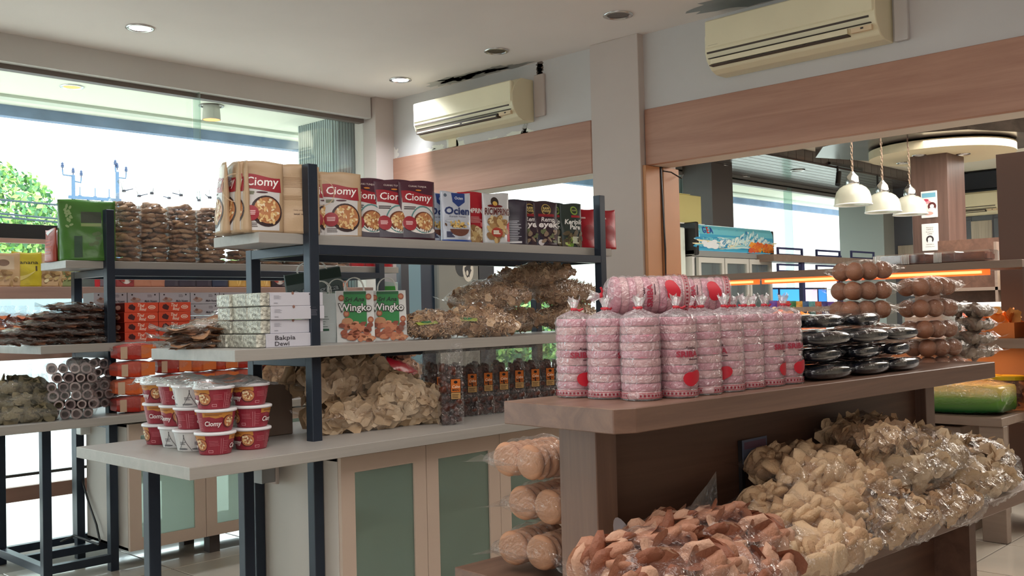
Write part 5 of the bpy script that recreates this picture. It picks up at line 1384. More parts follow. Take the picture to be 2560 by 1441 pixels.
# ============================================================ far rack by the window (z 1.558 / 1.143 / 0.791)
# top board: green bag, round cracker bags with twisted tops
def at_y(px, y, z, py=650):
    p = at(px, py, y=y); return (p.x, y, z)
RCK = [mat('rice_cracker_a', (176, 136, 104), .7, bump=.5, bscale=180), mat('rice_cracker_b', (150, 112, 86), .7, bump=.5, bscale=180), mat('rice_cracker_c', (198, 160, 126), .7, bump=.5, bscale=180)]
CAKE = [lump(60+i, 0.22, 2, (1, 1, .36)) for i in range(4)]
def make_column_bag():
    t = thing('cracker_bag', 'x', 'snack bag'); P = []; R_ = .078; H_ = .33
    for k in range(12):
        z = .016+k*.0265
        for i in range(7):
            a = 2*math.pi*i/7+k*.6; r = R_*.66 if k < 11 else R_*.4
            P.append((r*math.cos(a)+random.uniform(-.006, .006), r*math.sin(a)+random.uniform(-.006, .006), z+random.uniform(-.005, .005)))
        P.append((0, 0, z))
    P = np.array(P); n = len(P)
    Rm = facing_rot(np.tile(np.array([0, 0, 1.0]), (n, 1)), .16)
    scatter('round_crackers', CAKE, P, Rm, RNG.uniform(.026, .034, n), RCK, t)
    prof = [(.05, .001), (.078, .006), (.083, .05), (.081, .12), (.084, .2), (.082, .28), (.075, .33), (.05, .356), (.02, .372), (.008, .382)]
    V = []; n = 22
    for j, (r, z) in enumerate(prof):
        for i in range(n): a = 2*math.pi*i/n; rr = r*(1+random.uniform(-.03, .03)+.03*math.sin(5*a+j)); V.append((rr*math.cos(a), rr*math.sin(a), z))
    F = [(j*n+i, j*n+(i+1) % n, (j+1)*n+(i+1) % n, (j+1)*n+i) for j in range(len(prof)-1) for i in range(n)]
    MB().add(V, F).build('bag_film', CLEAR2, t, smooth=True)
    g = MB()
    for k in range(7):
        a = k*.9; g.add([(0, 0, .378), (.012*math.cos(a), .012*math.sin(a), .385), (.030*math.cos(a)-.006, .02*math.sin(a), .43+.008*(k % 3)), (.022*math.cos(a+.4)-.006, .016*math.sin(a+.4), .435)], [(0, 1, 2, 3)])
    g.build('gathered_top', film('gathered_film', base=.3, edge=.8, haze=.3), t)
    MB().lathe([(.009, .372), (.011, .378), (.009, .384)], 10).tube([(0, 0, .378), (.02, -.01, .385), (.045, -.012, .392)], .003, 4).build('twist_tie', mat('grey_blue_tie', (96, 108, 130), .5), t)
    return t
GL = 'clear bags of round rice crackers on the far rack top board'
nms = ('first from the left', 'second from the left', 'third from the left', 'fourth from the left', 'fifth, behind the kraft pouches', 'sixth, behind the kraft pouches', 'seventh, behind the near rack post', 'eighth, low between the two racks')
for i, px in enumerate((312, 382, 455, 527, 600, 672, 742, 812)):
    place('colbag', make_column_bag, at_y(px, 5.07+.01*(i % 2), ZT), i*1.3, 'clear tied bag of round rice crackers, '+nms[i], GL)
for i, px in enumerate((350, 425, 500, 640, 705, 850)):
    place('colbag', make_column_bag, at_y(px, 5.23, ZT), i*2.1, 'clear tied bag of round rice crackers in the back row, '+('first', 'second', 'third', 'fourth', 'fifth', 'last')[i]+' from the left', GL)
def d_green(P, w, h):
    P.rect(-w*.10, w*.25, h*.62, h*.80, (60, 70, 52), 2); P.rect(-w*.1, w*.25, h*.56, h*.61, (150, 170, 110), 2)
    rg = random.Random(3)
    for k in range(16): P.ell(-w*.32+rg.uniform(-.05, .07)*w, h*rg.uniform(.55, .9), w*.04, h*.02, (150, 176, 120), 3, 7, rot=rg.uniform(0, 3))
    for k in range(10): P.ell(w*.12+rg.uniform(-.1, .1)*w, h*rg.uniform(.25, .45), w*.05, h*.03, (96, 120, 76), 3, 8)
    P.rect(-w*.22, -w*.08, h*.05, h*.4, (44, 78, 54), 2)
place('gr', make_pouch('dark_green_glossy', .27, .31, .07, (72, 122, 48), d_green, 11, rough=.25, name='snack_pouch'), at_y(218, 5.02, ZT), D(-22), 'large glossy green snack bag, leftmost on the far rack top board')
place('gr2', make_pouch('green_olive', .2, .27, .05, (84, 128, 60), None, 13, rough=.25, name='snack_pouch'), at_y(190, 5.20, ZT), D(-60), 'green snack bag behind the large glossy green one')
def d_tip(P, w, h): P.poly([(-w*.4, h*.9), (w*.4, h*.99), (-w*.1, h*.8)], (226, 226, 230), 2); P.lines(-w*.3, w*.3, h*.2, h*.7, 5, (206, 96, 70), 2, .006)
mk_t = make_pouch('brick_red', .12, .165, .02, (166, 66, 50), d_tip, 14)
for i, (px, y) in enumerate(((128, 5.13), (140, 5.20), (152, 5.27))):
    place('tp', mk_t, at_y(px, y, ZT), D(-88), 'brick red packet standing at the left end of the far rack top board, '+('front', 'middle', 'back')[i], 'brick red packets')
def d_rs(P, w, h): P.rect(-w*.5, w*.5, h*.0, h*.5, (206, 30, 44), 1); P.ell(0, h*.7, w*.3, h*.14, (230, 210, 200), 2); P.lines(-w*.3, w*.3, h*.25, h*.4, 2, (240, 230, 220), 3, .006)
mk_rs2 = make_pouch('red_white', .10, .12, .02, (168, 60, 66), d_rs, 15)
for i, px in enumerate((893, 918, 938, 963)):
    place('rw2', mk_rs2, at_y(px, 5.0, ZT), D(-25), 'small red and white packet at the right end of the far rack top board, '+('first', 'second', 'third', 'fourth')[i], 'small red packets')

# middle board: flat brown bags, orange boxes, pale boxes, purple boxes
DBR = [mat('dark_crisp_a', (150, 100, 78), .6, bump=.4, bscale=150), mat('dark_crisp_b', (122, 80, 62), .6, bump=.4, bscale=150), mat('dark_crisp_c', (176, 124, 96), .6, bump=.4, bscale=150)]
layers = [(40, 0, 'bottom'), (150, 0, 'bottom'), (240, 0, 'bottom'), (70, 1, 'second'), (165, 1, 'second'), (235, 1, 'second'), (120, 2, 'third'), (215, 2, 'third'), (150, 3, 'fourth'), (232, 3, 'fourth'), (185, 4, 'topmost')]
for i, (px, lv, nm) in enumerate(layers):
    p = at(px, 850, y=5.02)
    place('slab', flatslab('s', .27, .20, .045, DBR), (p.x, 5.02+.02*(i % 2), ZM+lv*.040), D((-3, 4, -2, 5, -6)[i % 5]), 'flat clear bag of dark brown crisps on the far rack, %s layer, %s' % (nm, 'left' if px < 100 else ('middle' if px < 200 else 'right')), 'flat bags of dark crisps', rot=(.03, (.0, .02, -.03)[i % 3], D((-3, 4, -2)[i % 3])))
def make_box(key, L, W, H, rgb, side, end=None, name='snack_box', cat='snack box'):
    def mk():
        t = thing(name, 'x', cat)
        b = MB().box(0, L, 0, W, 0, H).build('carton', mat('card_'+key, rgb, .5), t, bevel=.0012)
        P = Print(); side(P, L, H); P.build('printed_side', lambda u, v, e: (u, -e, v), b, .06)
        if end:
            P = Print(); end(P, W, H); P.build('printed_end', lambda u, v, e: (-e, W-u, v), b, .06)
        return t
    return mk
def s_or(P, L, H):
    P.ell(L*.22, H*.5, L*.10, H*.30, (76, 30, 34), 1, 16, jit=.2); P.text('Tind', L*.46, H*.55, H*.34, (250, 226, 210), 2, wmax=L*.2, shear=.2, bold=.02, rot=-.12); P.text('Bond', L*.52, H*.16, H*.34, (250, 226, 210), 2, wmax=L*.2, shear=.2, bold=.02, rot=-.12)
    P.ell(L*.80, H*.5, L*.11, H*.2, (246, 238, 230), 1, 18); P.ell(L*.80, H*.5, L*.09, H*.15, (226, 110, 60), 2, 18); P.lines(L*.74, L*.86, H*.45, H*.55, 1, (246, 238, 230), 3, .004, 0)
def e_or(P, W, H): P.rect(0, W, 0, H, (176, 52, 40), 0); P.ell(W*.5, H*.5, W*.2, H*.24, (220, 150, 130), 1)
bo = at(312, 857, y=4.885)
for r in range(4):
    for c in range(2):
        place('orb', make_box('orange', .180, .15, .0495, (214, 74, 44), s_or, e_or), (bo.x+c*.182+(0, .002, -.002, .003)[r], 4.885+(0, .004, -.002, .003)[r], ZM+r*.0502), 0, 'orange snack box with white script on the far rack, %s row, %s one' % (rows4[r], ('left', 'right')[c]), 'orange snack boxes')
def s_wh(P, L, H):
    P.ell(L*.25, H*.38, L*.15, H*.2, (190, 160, 150), 1, 14, jit=.15); P.ell(L*.2, H*.5, L*.05, H*.12, (150, 110, 100), 2, 10); P.ell(L*.31, H*.46, L*.05, H*.1, (214, 180, 160), 2, 10)
    P.ell(L*.14, H*.82, L*.025, H*.07, (30, 26, 34), 2, 12); P.ell(L*.86, H*.82, L*.025, H*.07, (30, 26, 34), 2, 12)
    P.text('Malin Nusem', L*.72, H*.18, H*.2, (64, 56, 66), 2, wmax=L*.4, shear=.3, bold=.02); P.lines(L*.62, L*.78, H*.6, H*.85, 3, (150, 146, 154), 2, .003)
def e_wh(P, W, H): P.rect(0, W, 0, H, (178, 178, 172), 0)
bw = at(246, 770, y=5.02)
for r in range(4):
    for c in range(5):
        place('whb', make_box('pale_grey', .176, .13, .063, (206, 204, 212), s_wh, e_wh), (bw.x+.0+c*.179, 5.075, ZM+r*.0645), 0, 'pale grey biscuit box with pastry picture on the far rack, %s row, %s' % (rows4[r], ('leftmost', 'second', 'third', 'fourth', 'rightmost')[c]), 'pale biscuit boxes')
def s_pu(P, L, H): P.ell(L*.35, H*.7, L*.03, H*.1, (210, 150, 180), 1); P.lines(L*.5, L*.9, H*.3, H*.6, 2, (140, 110, 160), 1, .003); P.ell(L*.2, H*.75, L*.07, H*.08, (176, 90, 130), 1)
for r in range(2):
    for c in range(2):
        place('pub', make_box('dusk_purple', .18, .15, .052, (92, 62, 92), s_pu), (bo.x+.368+c*.183, 4.90, ZM+r*.053), 0, 'dusky purple snack box beside the orange boxes, %s %s' % (('bottom', 'top')[r], ('left', 'right')[c]), 'purple snack boxes')

# bottom board: orange wrapped cakes, tube crackers, olive bags, clear sachets
ORM = [mat('orange_pack_a', (206, 66, 34), .3), mat('orange_pack_b', (186, 46, 32), .3), mat('orange_pack_c', (224, 104, 48), .3)]
def make_orange(key, mi):
    def mk():
        t = thing('orange_snack_pack', 'x', 'snack pack'); L_, W_, H_ = .20, .13, .085
        mb = MB(); V = []; na, nt = 12, 16
        for i in range(na+1):
            a = i/na; e = min(1, 1.0*(math.sin(math.pi*(.08+.84*a)))**.3)
            for j in range(nt):
                t_ = 2*math.pi*j/nt; c, s = math.cos(t_), math.sin(t_); V.append(((a-.5)*L_, W_/2*e*math.copysign(abs(c)**.35, c)+random.uniform(-.002, .002), H_/2+H_/2*e*math.copysign(abs(s)**.35, s)+random.uniform(-.002, .002)))
        F = [(i*nt+j, i*nt+(j+1) % nt, (i+1)*nt+(j+1) % nt, (i+1)*nt+j) for i in range(na) for j in range(nt)]+[tuple(reversed(range(nt))), tuple(range(na*nt, na*nt+nt))]
        b = mb.add(V, F).build('wrapped_cake', ORM[mi], t)
        P = Print(); P.rect(.01, .085, .01, .075, (226, 118, 56), 1); P.rect(-.094, -.06, .01, .07, (206, 176, 150), 1)
        P.build('printed_panel', on_front(-W_/2-.002, 0, 0), b, .03)
        pillow_film('bag_film', L_*1.1, W_*1.08, H_*1.25, CLEAR2, t, mi, flat=0, fin=.02, wr=.05)
        return t
    return mk
GO = 'orange wrapped cakes stacked on the far rack bottom board'
k = 0
for c, (px, y, lv) in enumerate(((335, 4.84, 4), (430, 4.98, 4), (490, 5.00, 4), (548, 5.02, 4), (608, 5.02, 4), (668, 5.04, 4), (730, 5.04, 3))):
    for r in range(lv):
        p = at(px, 1030, y=y); k += 1
        place('or%d' % (k % 3), make_orange('o', k % 3), (p.x+random.uniform(-.008, .008), y, ZB+r*.087), D(random.uniform(-7, 7)), 'orange red wrapped cake on the far rack, %s of the %s stack' % (rows4[r], ('first, leftmost', 'second', 'third', 'fourth', 'fifth', 'sixth', 'seventh, rightmost')[c]), GO)
TUBEC = [mat('tube_cracker_a', (176, 158, 156), .7, bump=.3, bscale=120), mat('tube_cracker_b', (150, 132, 132), .7, bump=.3, bscale=120)]
def make_tubes():
    t = thing('tube_cracker_bag', 'x', 'snack bag'); P = []
    for r in range(3):
        for c in range(4): P.append((-.075+c*.05+(r % 2)*.024, random.uniform(-.008, .008), .024+r*.044))
    for i, p in enumerate(P):
        rr = .021+.002*(i % 3); n = 14; V = []
        for (r_, y) in ((rr, -.07), (rr*1.02, .07), (rr*.68, .07), (rr*.68, -.07)):
            for q in range(n): a = 2*math.pi*q/n; V.append((r_*math.cos(a)*(1+.06*math.sin(3*a+i)), y, r_*math.sin(a)))
        F = [(j*n+q, j*n+(q+1) % n, ((j+1) % 4)*n+(q+1) % n, ((j+1) % 4)*n+q) for j in range(4) for q in range(n)]
        V += [(rr*.7*math.cos(2*math.pi*q/n), -.02, rr*.7*math.sin(2*math.pi*q/n)) for q in range(n)]; F.append(tuple(range(4*n, 5*n)))
        o = MB().add(V, F).build('tube_cracker', TUBEC[i % 2], t, smooth=False); o.location = p
    mb = MB(); V = []; n = 20
    for j, (s, y) in enumerate(((.25, -.13), (.7, -.10), (1, -.075), (1.02, 0), (1, .075), (.6, .11))):
        for q in range(n): a = 2*math.pi*q/n; c_, s_ = math.cos(a), math.sin(a); V.append((.118*math.copysign(abs(c_)**.5, c_)*(.75+.25*s)+random.uniform(-.003, .003), y, .072+.076*s*math.copysign(abs(s_)**.6, s_)+random.uniform(-.002, .002)))
    mb.add(V, [(j*n+q, j*n+(q+1) % n, (j+1)*n+(q+1) % n, (j+1)*n+q) for j in range(5) for q in range(n)]).build('bag_film', CLEAR2, t, smooth=True)
    return t
GTU = 'clear bags of tube crackers on the far rack'
for i, (px, y, z, rz, lb) in enumerate(((178, 4.83, 0, -24, 'bottom one'), (172, 4.85, .135, -20, 'top one, left'), (235, 4.98, .03, -40, 'partly behind the far rack post'), (222, 5.02, .15, -30, 'top one at the back'))):
    p = at(px, 1020, y=y); place('tubes', make_tubes, (p.x, y, ZB+z*.93), D(rz), 'clear bag of pinkish grey tube crackers, '+lb, GTU, rot=(0, (.0, .02, -.04, .05)[i], D(rz)))
OLV = [mat('olive_crisp_a', (120, 112, 88), .6, bump=.4, bscale=120), mat('olive_crisp_b', (88, 84, 66), .6, bump=.4, bscale=120), mat('olive_crisp_c', (150, 138, 108), .6, bump=.4, bscale=120)]
for i, (px, y, z) in enumerate(((40, 4.86, 0), (60, 4.90, .06), (20, 4.95, .115))):
    p = at(px, 1040, y=y)
    def mk(): return snack_bag('x', 'snack bag', .34, .22, .085, SHEETS, 110, .036, OLV, CLEAR2, 5, flat=.1, spread=.4, wr=.1, fin=.04, surf=.8)
    place('olv', mk, (p.x, y, ZB+z), D(-8+7*i), 'clear bag of olive coloured crisps at the left end of the far rack, '+('bottom', 'middle', 'top')[i], 'olive crisp bags')
def make_sachet():
    t = thing('clear_sachet', 'x', 'snack bag'); n = 26
    Pp = np.stack([RNG.uniform(-.04, .04, n), RNG.uniform(-.02, .02, n), RNG.uniform(.02, .10, n)], 1)
    scatter('crackers', LUMPS2, Pp, rotm(n), RNG.uniform(.018, .026, n), [mat('pink_cracker', (214, 150, 126), .6), mat('pale_cracker', (220, 186, 150), .6)], t)
    MB().box(-.045, .045, -.026, -.02, .015, .06).build('red_label', mat('red_label', (196, 40, 44), .5), t)
    V = []; n = 12
    for (w_, d_, z) in ((.055, .03, 0), (.058, .036, .06), (.055, .03, .11), (.05, .012, .15), (.058, .002, .2)):
        for q in range(n): a = 2*math.pi*q/n; V.append((w_*math.cos(a), d_*math.sin(a), z+random.uniform(-.004, .004)))
    MB().add(V, [(j*n+q, j*n+(q+1) % n, (j+1)*n+(q+1) % n, (j+1)*n+q) for j in range(4) for q in range(n)]).build('bag_film', CLEAR2, t)
    return t
for i, px in enumerate((10, 52, 96)):
    p = at(px, 980, y=5.16); place('sach', make_sachet, (p.x, 5.16, ZB+.06), D(20*i-30), 'clear sachet of pink crackers with red label on the far rack, '+('left', 'middle', 'right')[i], 'clear sachets of pink crackers')
    p = at(px+20, 1000, y=5.25); place('sach', make_sachet, (p.x, 5.25, ZB), D(20*i-10), 'clear sachet of pink crackers in the back row of the far rack, '+('left', 'middle', 'right')[i], 'clear sachets of pink crackers')
# bags seen behind, at the right half of the far rack's bottom board
for i, (px, kind, lb, z) in enumerate(((770, 'tan', 'clear bag of tan crisps on the far rack, left of the dark red one', 0.0), (850, 'tan', 'second clear bag of tan crisps on the far rack', 0.02), (700, 'tan', 'clear bag of curled tan crisps just right of the orange cakes', .02), (1000, 'brown', 'clear bag of small brown crisps at the right end of the far rack', 0))):
    p = at(px, 930, y=5.0)
    bag(lb, (p.x, 5.0, ZB+z), D(-6), .34, .24, .20, kind, 160, 3, key='back'+kind, flat=.1, fin=.04)
    bag('upper '+lb, (p.x+.02, 5.03, ZB+z+.16), D(8), .34, .24, .13, kind, 160, 3, key='back'+kind, flat=.1, fin=.04, )
p = at(945, 905, y=4.98)
t = thing('red_snack_bag', 'dark red snack bag on the far rack beyond the clear cracker bags', 'snack bag', (p.x, 4.98, ZB+.20), D(-6))
pillow_film('red_bag', .42, .2, .12, mat('dark_red_foil', (150, 26, 44), .3), t, 2, flat=.2, fin=.04, wr=.1)
t = thing('red_snack_bag', 'dark red snack bag under the other one on the far rack', 'snack bag', (p.x+.05, 4.98, ZB), D(4))
pillow_film('red_bag', .44, .24, .2, mat('dark_red_foil', (150, 26, 44), .3), t, 4, flat=.2, fin=.04, wr=.1)
# things at the right end of the far rack's middle board
def d_gl(P, w, h): P.rect(-w*.4, w*.4, h*.72, h*.86, (60, 160, 60), 2); P.rect(-w*.4, w*.4, h*.4, h*.68, (226, 130, 60), 2); P.rect(-w*.4, w*.4, h*.1, h*.3, (100, 180, 60), 2)
mk_gl = make_pouch('green_orange_label', .13, .2, .02, (190, 214, 210), d_gl, 21)
place('gl', mk_gl, at_y(968, 5.0, ZM+.12), D(-30), 'pale packet with green and orange label hanging at the far rack end')
def d_tl(P, w, h): P.rect(-w*.5, w*.5, 0, h*.3, (90, 170, 200), 1); chipsp(P, w, h, -.4, .4, .3, .9, 14, 3)
mk_tl = make_pouch('tan_blue', .14, .2, .02, (186, 150, 120), d_tl, 22)
for i, px in enumerate((890, 925)):
    place('tl', mk_tl, at_y(px, 5.02, ZM), D(-20), 'tan packet with blue foot on the far rack middle board, '+('left', 'right')[i], 'tan packets with blue foot')

# ============================================================ packs on the window display shelf (z 1.45 and 1.128)
ZW = 1.4515; ZW2 = 1.1295
def d_ban(P, w, h):
    P.text('banana', 0, h*.66, h*.10, (60, 54, 30), 2, wmax=w*.74, bold=.01)
    pts = [(w*(-.34+.68*i/12), h*(.30+.20*(i/12)**2)) for i in range(13)]+[(w*(.34-.68*i/12), h*(.16+.34*(1-i/12)**1.6)) for i in range(13)]
    P.poly(pts, (226, 206, 120), 2); P.rect(w*.28, w*.34, h*.46, h*.60, (80, 60, 30), 3); P.lines(-w*.1, w*.1, h*.05, h*.1, 1, (120, 100, 40), 2)
def d_tan(P, w, h): P.rect(-w*.35, w*.3, h*.5, h*.9, (196, 170, 140), 1); P.ell(-w*.05, h*.7, w*.2, h*.1, (120, 90, 70), 2); chipsp(P, w, h, -.4, .4, .05, .45, 16, 21)
def d_lab(P, w, h): P.rect(-w*.27, w*.27, h*.32, h*.98, (228, 224, 218), 2); P.ell(0, h*.78, w*.07, h*.05, (50, 44, 44), 3); P.lines(-w*.2, w*.2, h*.5, h*.66, 2, (120, 112, 110), 3, .003); P.lines(-w*.14, w*.14, h*.36, h*.44, 2, (60, 56, 60), 3, .005)
def d_mix(P, w, h): P.rect(-w*.5, w*.5, h*.0, h*.4, (96, 100, 96), 1); P.rect(w*.2, w*.5, h*.0, h*.8, (196, 40, 50), 2); P.ell(-w*.1, h*.65, w*.3, h*.16, (226, 160, 60), 2)
def d_arc(P, w, h): P.ell(0, h*.5, w*.36, h*.4, (206, 190, 180), 1); chipsp(P, w, h, -.25, .3, .2, .75, 14, 9, ((150, 56, 50), (120, 80, 70), (196, 120, 100)), .12)
def d_stick(P, w, h):
    rg = random.Random(3)
    for k in range(26): P.ell(rg.uniform(-.42, .42)*w, rg.uniform(.08, .92)*h, .03*w, .2*h, rg.choice([(214, 160, 70), (184, 126, 50), (232, 190, 110)]), 1+k % 3, 8, rot=rg.uniform(-.5, .5))
def wp(key, rgb, draw, px, lb, w=.14, h=.185, y=5.66, z=ZW, rz=-12, seed=31):
    place('w_'+key, make_pouch('w_'+key, w, h, .03, rgb, draw, seed), tuple(at(px, 700, y=y))[:2]+(z,), D(rz), lb, 'snack packs in a row on the window display shelf')
wp('tan', (196, 160, 120), d_tan, 12, 'tan snack pack at the left edge of the window display shelf', .15)
wp('ban', (198, 176, 44), d_ban, 67, 'yellow banana snack pack with black lettering', .15, .19)
wp('tan', (196, 160, 120), d_tan, 130, 'tan snack pack right of the yellow banana pack', rz=5)
wp('olive', (140, 146, 96), d_tan, 168, 'olive snack pack behind the far rack left post', .12)
for i, (key, rgb, dr, px, lb) in enumerate((('mix', (206, 180, 60), d_mix, 222, 'yellow and red snack pack'), ('grey', (120, 104, 110), None, 262, 'grey brown snack pack'), ('arc', (150, 60, 60), d_arc, 310, 'dark red snack pack with an arched window'),
        ('lab', (176, 116, 90), d_lab, 352, 'reddish brown pack with white label, first'), ('lab', (176, 116, 90), d_lab, 388, 'reddish brown pack with white label, second'), ('labd', (62, 54, 64), d_lab, 424, 'dark pack with white label, first of three'),
        ('labd', (62, 54, 64), d_lab, 465, 'dark pack with white label, second of three'), ('labd', (62, 54, 64), d_lab, 506, 'dark pack with white label, third of three'), ('navy', (52, 58, 78), None, 548, 'dark navy snack pack'),
        ('stick', (206, 160, 84), d_stick, 590, 'golden cracker stick pack, first'), ('stick', (206, 160, 84), d_stick, 622, 'golden cracker stick pack, second'), ('stick', (206, 160, 84), d_stick, 655, 'golden cracker stick pack, third'),
        ('arcd', (56, 44, 50), d_arc, 695, 'dark pack with an arched window'), ('tan', (196, 160, 120), d_tan, 735, 'tan pack right of the dark arched one'), ('tan', (196, 160, 120), d_tan, 775, 'tan pack behind the near post'), ('labd', (62, 54, 64), d_lab, 812, 'dark pack with white label right of the near post'), ('lab', (176, 116, 90), d_lab, 850, 'reddish brown pack with white label, rightmost'))):
    wp(key, rgb, dr, px, lb+' on the window display shelf', .125, .165, rz=-10+(i % 3)*6)
# orange bags, lower tier
def make_puffs():
    t = thing('orange_puff_bag', 'x', 'snack bag'); n = 90
    Pp = np.stack([RNG.uniform(-.075, .075, n), RNG.uniform(-.03, .03, n), RNG.uniform(.015, .16, n)], 1)
    scatter('puffs', FLATS, Pp, facing_rot(np.tile(np.array([0, 0, 1.]), (n, 1)), .3), RNG.uniform(.018, .028, n), [mat('puff_a', (206, 110, 60), .6), mat('puff_b', (176, 84, 50), .6), mat('puff_c', (226, 140, 84), .6)], t)
    V = []; n = 14
    for (w_, d_, z) in ((.085, .04, 0), (.092, .05, .05), (.09, .048, .12), (.08, .03, .17), (.03, .02, .195), (.045, .01, .22)):
        for q in range(n): a = 2*math.pi*q/n; V.append((w_*math.cos(a)*(1+random.uniform(-.03, .03)), d_*math.sin(a), z+random.uniform(-.004, .004)))
    MB().add(V, [(j*n+q, j*n+(q+1) % n, (j+1)*n+(q+1) % n, (j+1)*n+q) for j in range(5) for q in range(n)]).build('bag_film', CLEAR2, t)
    return t
for i, px in enumerate((-12, 24, 60, 96, 132, 168, 204)):
    place('puff', make_puffs, tuple(at(px, 850, y=5.66))[:2]+(ZW2,), .3*i, 'clear bag of orange puffs, lower window shelf, '+('at the edge', 'second', 'third', 'fourth', 'fifth', 'sixth', 'seventh')[i]+' one', 'bags of orange puffs in the window')
# ============================================================ brown counter: pink wafer stacks
ZC = 1.0312
PINKM = bpy.data.materials.new('pink_wafer'); PINKM.use_nodes = True
_b = PINKM.node_tree.nodes['Principled BSDF']; _b.inputs['Base Color'].default_value = (*c255(214, 142, 160), 1); _b.inputs['Roughness'].default_value = .6
_b.inputs['Subsurface Weight'].default_value = 0.0
PINK2 = mat('pale_pink_wafer', (224, 176, 178), .6)
PFILM = film('pink_stack_film', tint=(.99, .95, .96), base=.10, edge=.55, bump=1.0, bscale=55, rough=.2, haze=.16)
FR_, FZ = .047, .0195
def make_stack(front):
    def mk():
        t = thing('wafer_stack', 'x', 'wafer stack')
        for k in range(10):
            key = 'wafer%d' % (k % 2)
            if key not in MESHES:
                MESHES[key] = MB().lathe([(FR_*.9, 0), (FR_*.985, .002), (FR_, .006), (FR_, .0135), (FR_*.98, .0175), (FR_*.9, .0192)], 28).mesh('wafer'); MESHES[key].materials.append(PINKM if k % 2 else PINK2)
            o = link_mesh('wafer', MESHES[key], None, t); o.location = (random.uniform(-.0015, .0015), random.uniform(-.0015, .0015), .002+k*FZ)
            o.rotation_euler = (random.uniform(-.02, .02), random.uniform(-.02, .02), random.uniform(0, 6))
        V = []; n = 30; nz = 26; H_ = .203
        for j in range(nz+1):
            z = H_*j/nz; r = FR_+.0022-.0016*math.cos(2*math.pi*(z-.002)/FZ)
            if j == nz: r = FR_*.93
            for i in range(n): a = 2*math.pi*i/n; rr = r+random.uniform(-.0009, .0009)+.0009*math.sin(4*a+j*.7); V.append((rr*math.cos(a), rr*math.sin(a), z))
        for (r, z) in ((FR_*.6, H_+.006), (FR_*.28, H_+.012), (.006, H_+.018)):
            for i in range(n): a = 2*math.pi*i/n; rr = r*(1+.14*math.sin(7*a)); V.append((rr*math.cos(a), rr*math.sin(a), z+.002*math.sin(9*a)))
        J = nz+3
        MB().add(V, [(j*n+i, j*n+(i+1) % n, (j+1)*n+(i+1) % n, (j+1)*n+i) for j in range(J) for i in range(n)]).build('wrap_film', PFILM, t, smooth=True)
        MB().lathe([(.007, H_+.014), (.010, H_+.018), (.007, H_+.022)], 10).tube([(0, 0, H_+.018), (.012, -.008, H_+.016), (.02, -.012, H_+.02)], .003, 5).build('red_tie', mat('red_tie', (186, 24, 44), .5), t)
        g = MB()
        for k in range(9):
            a = k*.72; g.add([(.004*math.cos(a), .004*math.sin(a), H_+.018), (.006*math.cos(a+.5), .006*math.sin(a+.5), H_+.018), (.018*math.cos(a+.5), .018*math.sin(a+.5), H_+.042+.006*(k % 3)), (.016*math.cos(a-.2), .016*math.sin(a-.2), H_+.046-.004*(k % 2))], [(0, 1, 2, 3)])
        g.build('gathered_top', film('gathered_film_w', base=.35, edge=.8, haze=.45), t)
        if front is not None:
            P = Print()
            def fn(u, v, e): a = -math.pi/2+u/FR_; rr = FR_+.0040+e; return (rr*math.cos(a), rr*math.sin(a), v)
            P.rect(-.135, .135, .0055, .0068, (176, 50, 66), 1); P.rect(-.135, .135, .0165, .0178, (176, 50, 66), 1)
            for k in range(30): P.rect(-.133+k*.009, -.1285+k*.009, .0088, .0143, (140, 36, 54), 1)
            pts = []
            for (cx, cy) in ((front, .048),):
                for i in range(26):
                    a = 2*math.pi*i/26; r = .0205*(1+.25*math.cos(2*a-.6)+.08*math.sin(3*a)); pts.append((cx+r*math.cos(a), cy+r*math.sin(a)*1.05))
            P.poly(pts, (190, 22, 44), 6)
            P.text('SRIBA', front-.012, .100, .014, (160, 44, 66), 5, wmax=.054, bold=.04); P.text('Aneka', front-.006, .119, .007, (60, 30, 40), 5, shear=.2, bold=.02); P.rect(front-.010, front+.016, .0925, .095, (74, 36, 48), 5)
            P.lines(front+.055, front+.085, .03, .055, 7, (150, 90, 100), 4, .0010); P.ring(front+.055, .024, .002, .0036, (120, 40, 54), 4, 10)
            P.build('printed_wrap', fn, t, .007, .0004)
        return t
    return mk
MESHES = {}
GP = 'pink wafer stacks wrapped in clear film on the brown counter'
front_row = [((1.934, 1.640), .50), ((1.940, 1.543), 1.25), ((1.946, 1.443), 2.6), ((2.047, 1.405), .58), ((2.150, 1.400), 3.2), ((2.253, 1.396), -.45), ((2.352, 1.395), 2.5), ((2.450, 1.390), 1.0), ((2.548, 1.386), .70)]
lbl = ('back left corner of the group', 'left side, second from the back', 'left side, third, showing small print', 'front corner, showing a red heart badge', 'front side, second from the corner', 'front side, third, with red badge and white tag', 'front side, fourth from the corner', 'front side, fifth from the corner', 'front side, last beside the black packs')
for i, ((x, y), a) in enumerate(front_row):
    place('stack', make_stack(0.0), (x, y, ZC), a-D(45), 'upright pink wafer stack, '+lbl[i], GP)
INN = ('behind the front corner stack', 'back row, nearest the left side', 'second row, second from the left', 'back row, second from the left', 'second row, third from the left', 'second row, fourth from the left', 'second row, fifth from the left', 'second row, last beside the black packs', 'back row, third from the left', 'back row, rightmost')
k = 0
for (x, y) in ((2.045, 1.520), (2.050, 1.620), (2.150, 1.505), (2.155, 1.605), (2.255, 1.50), (2.355, 1.495), (2.455, 1.49), (2.555, 1.487), (2.26, 1.60), (2.36, 1.595)):
    k += 1
    place('stack', make_stack(0.0), (x, y, ZC), k*1.1, 'upright pink wafer stack inside the group, '+INN[k-1], GP)
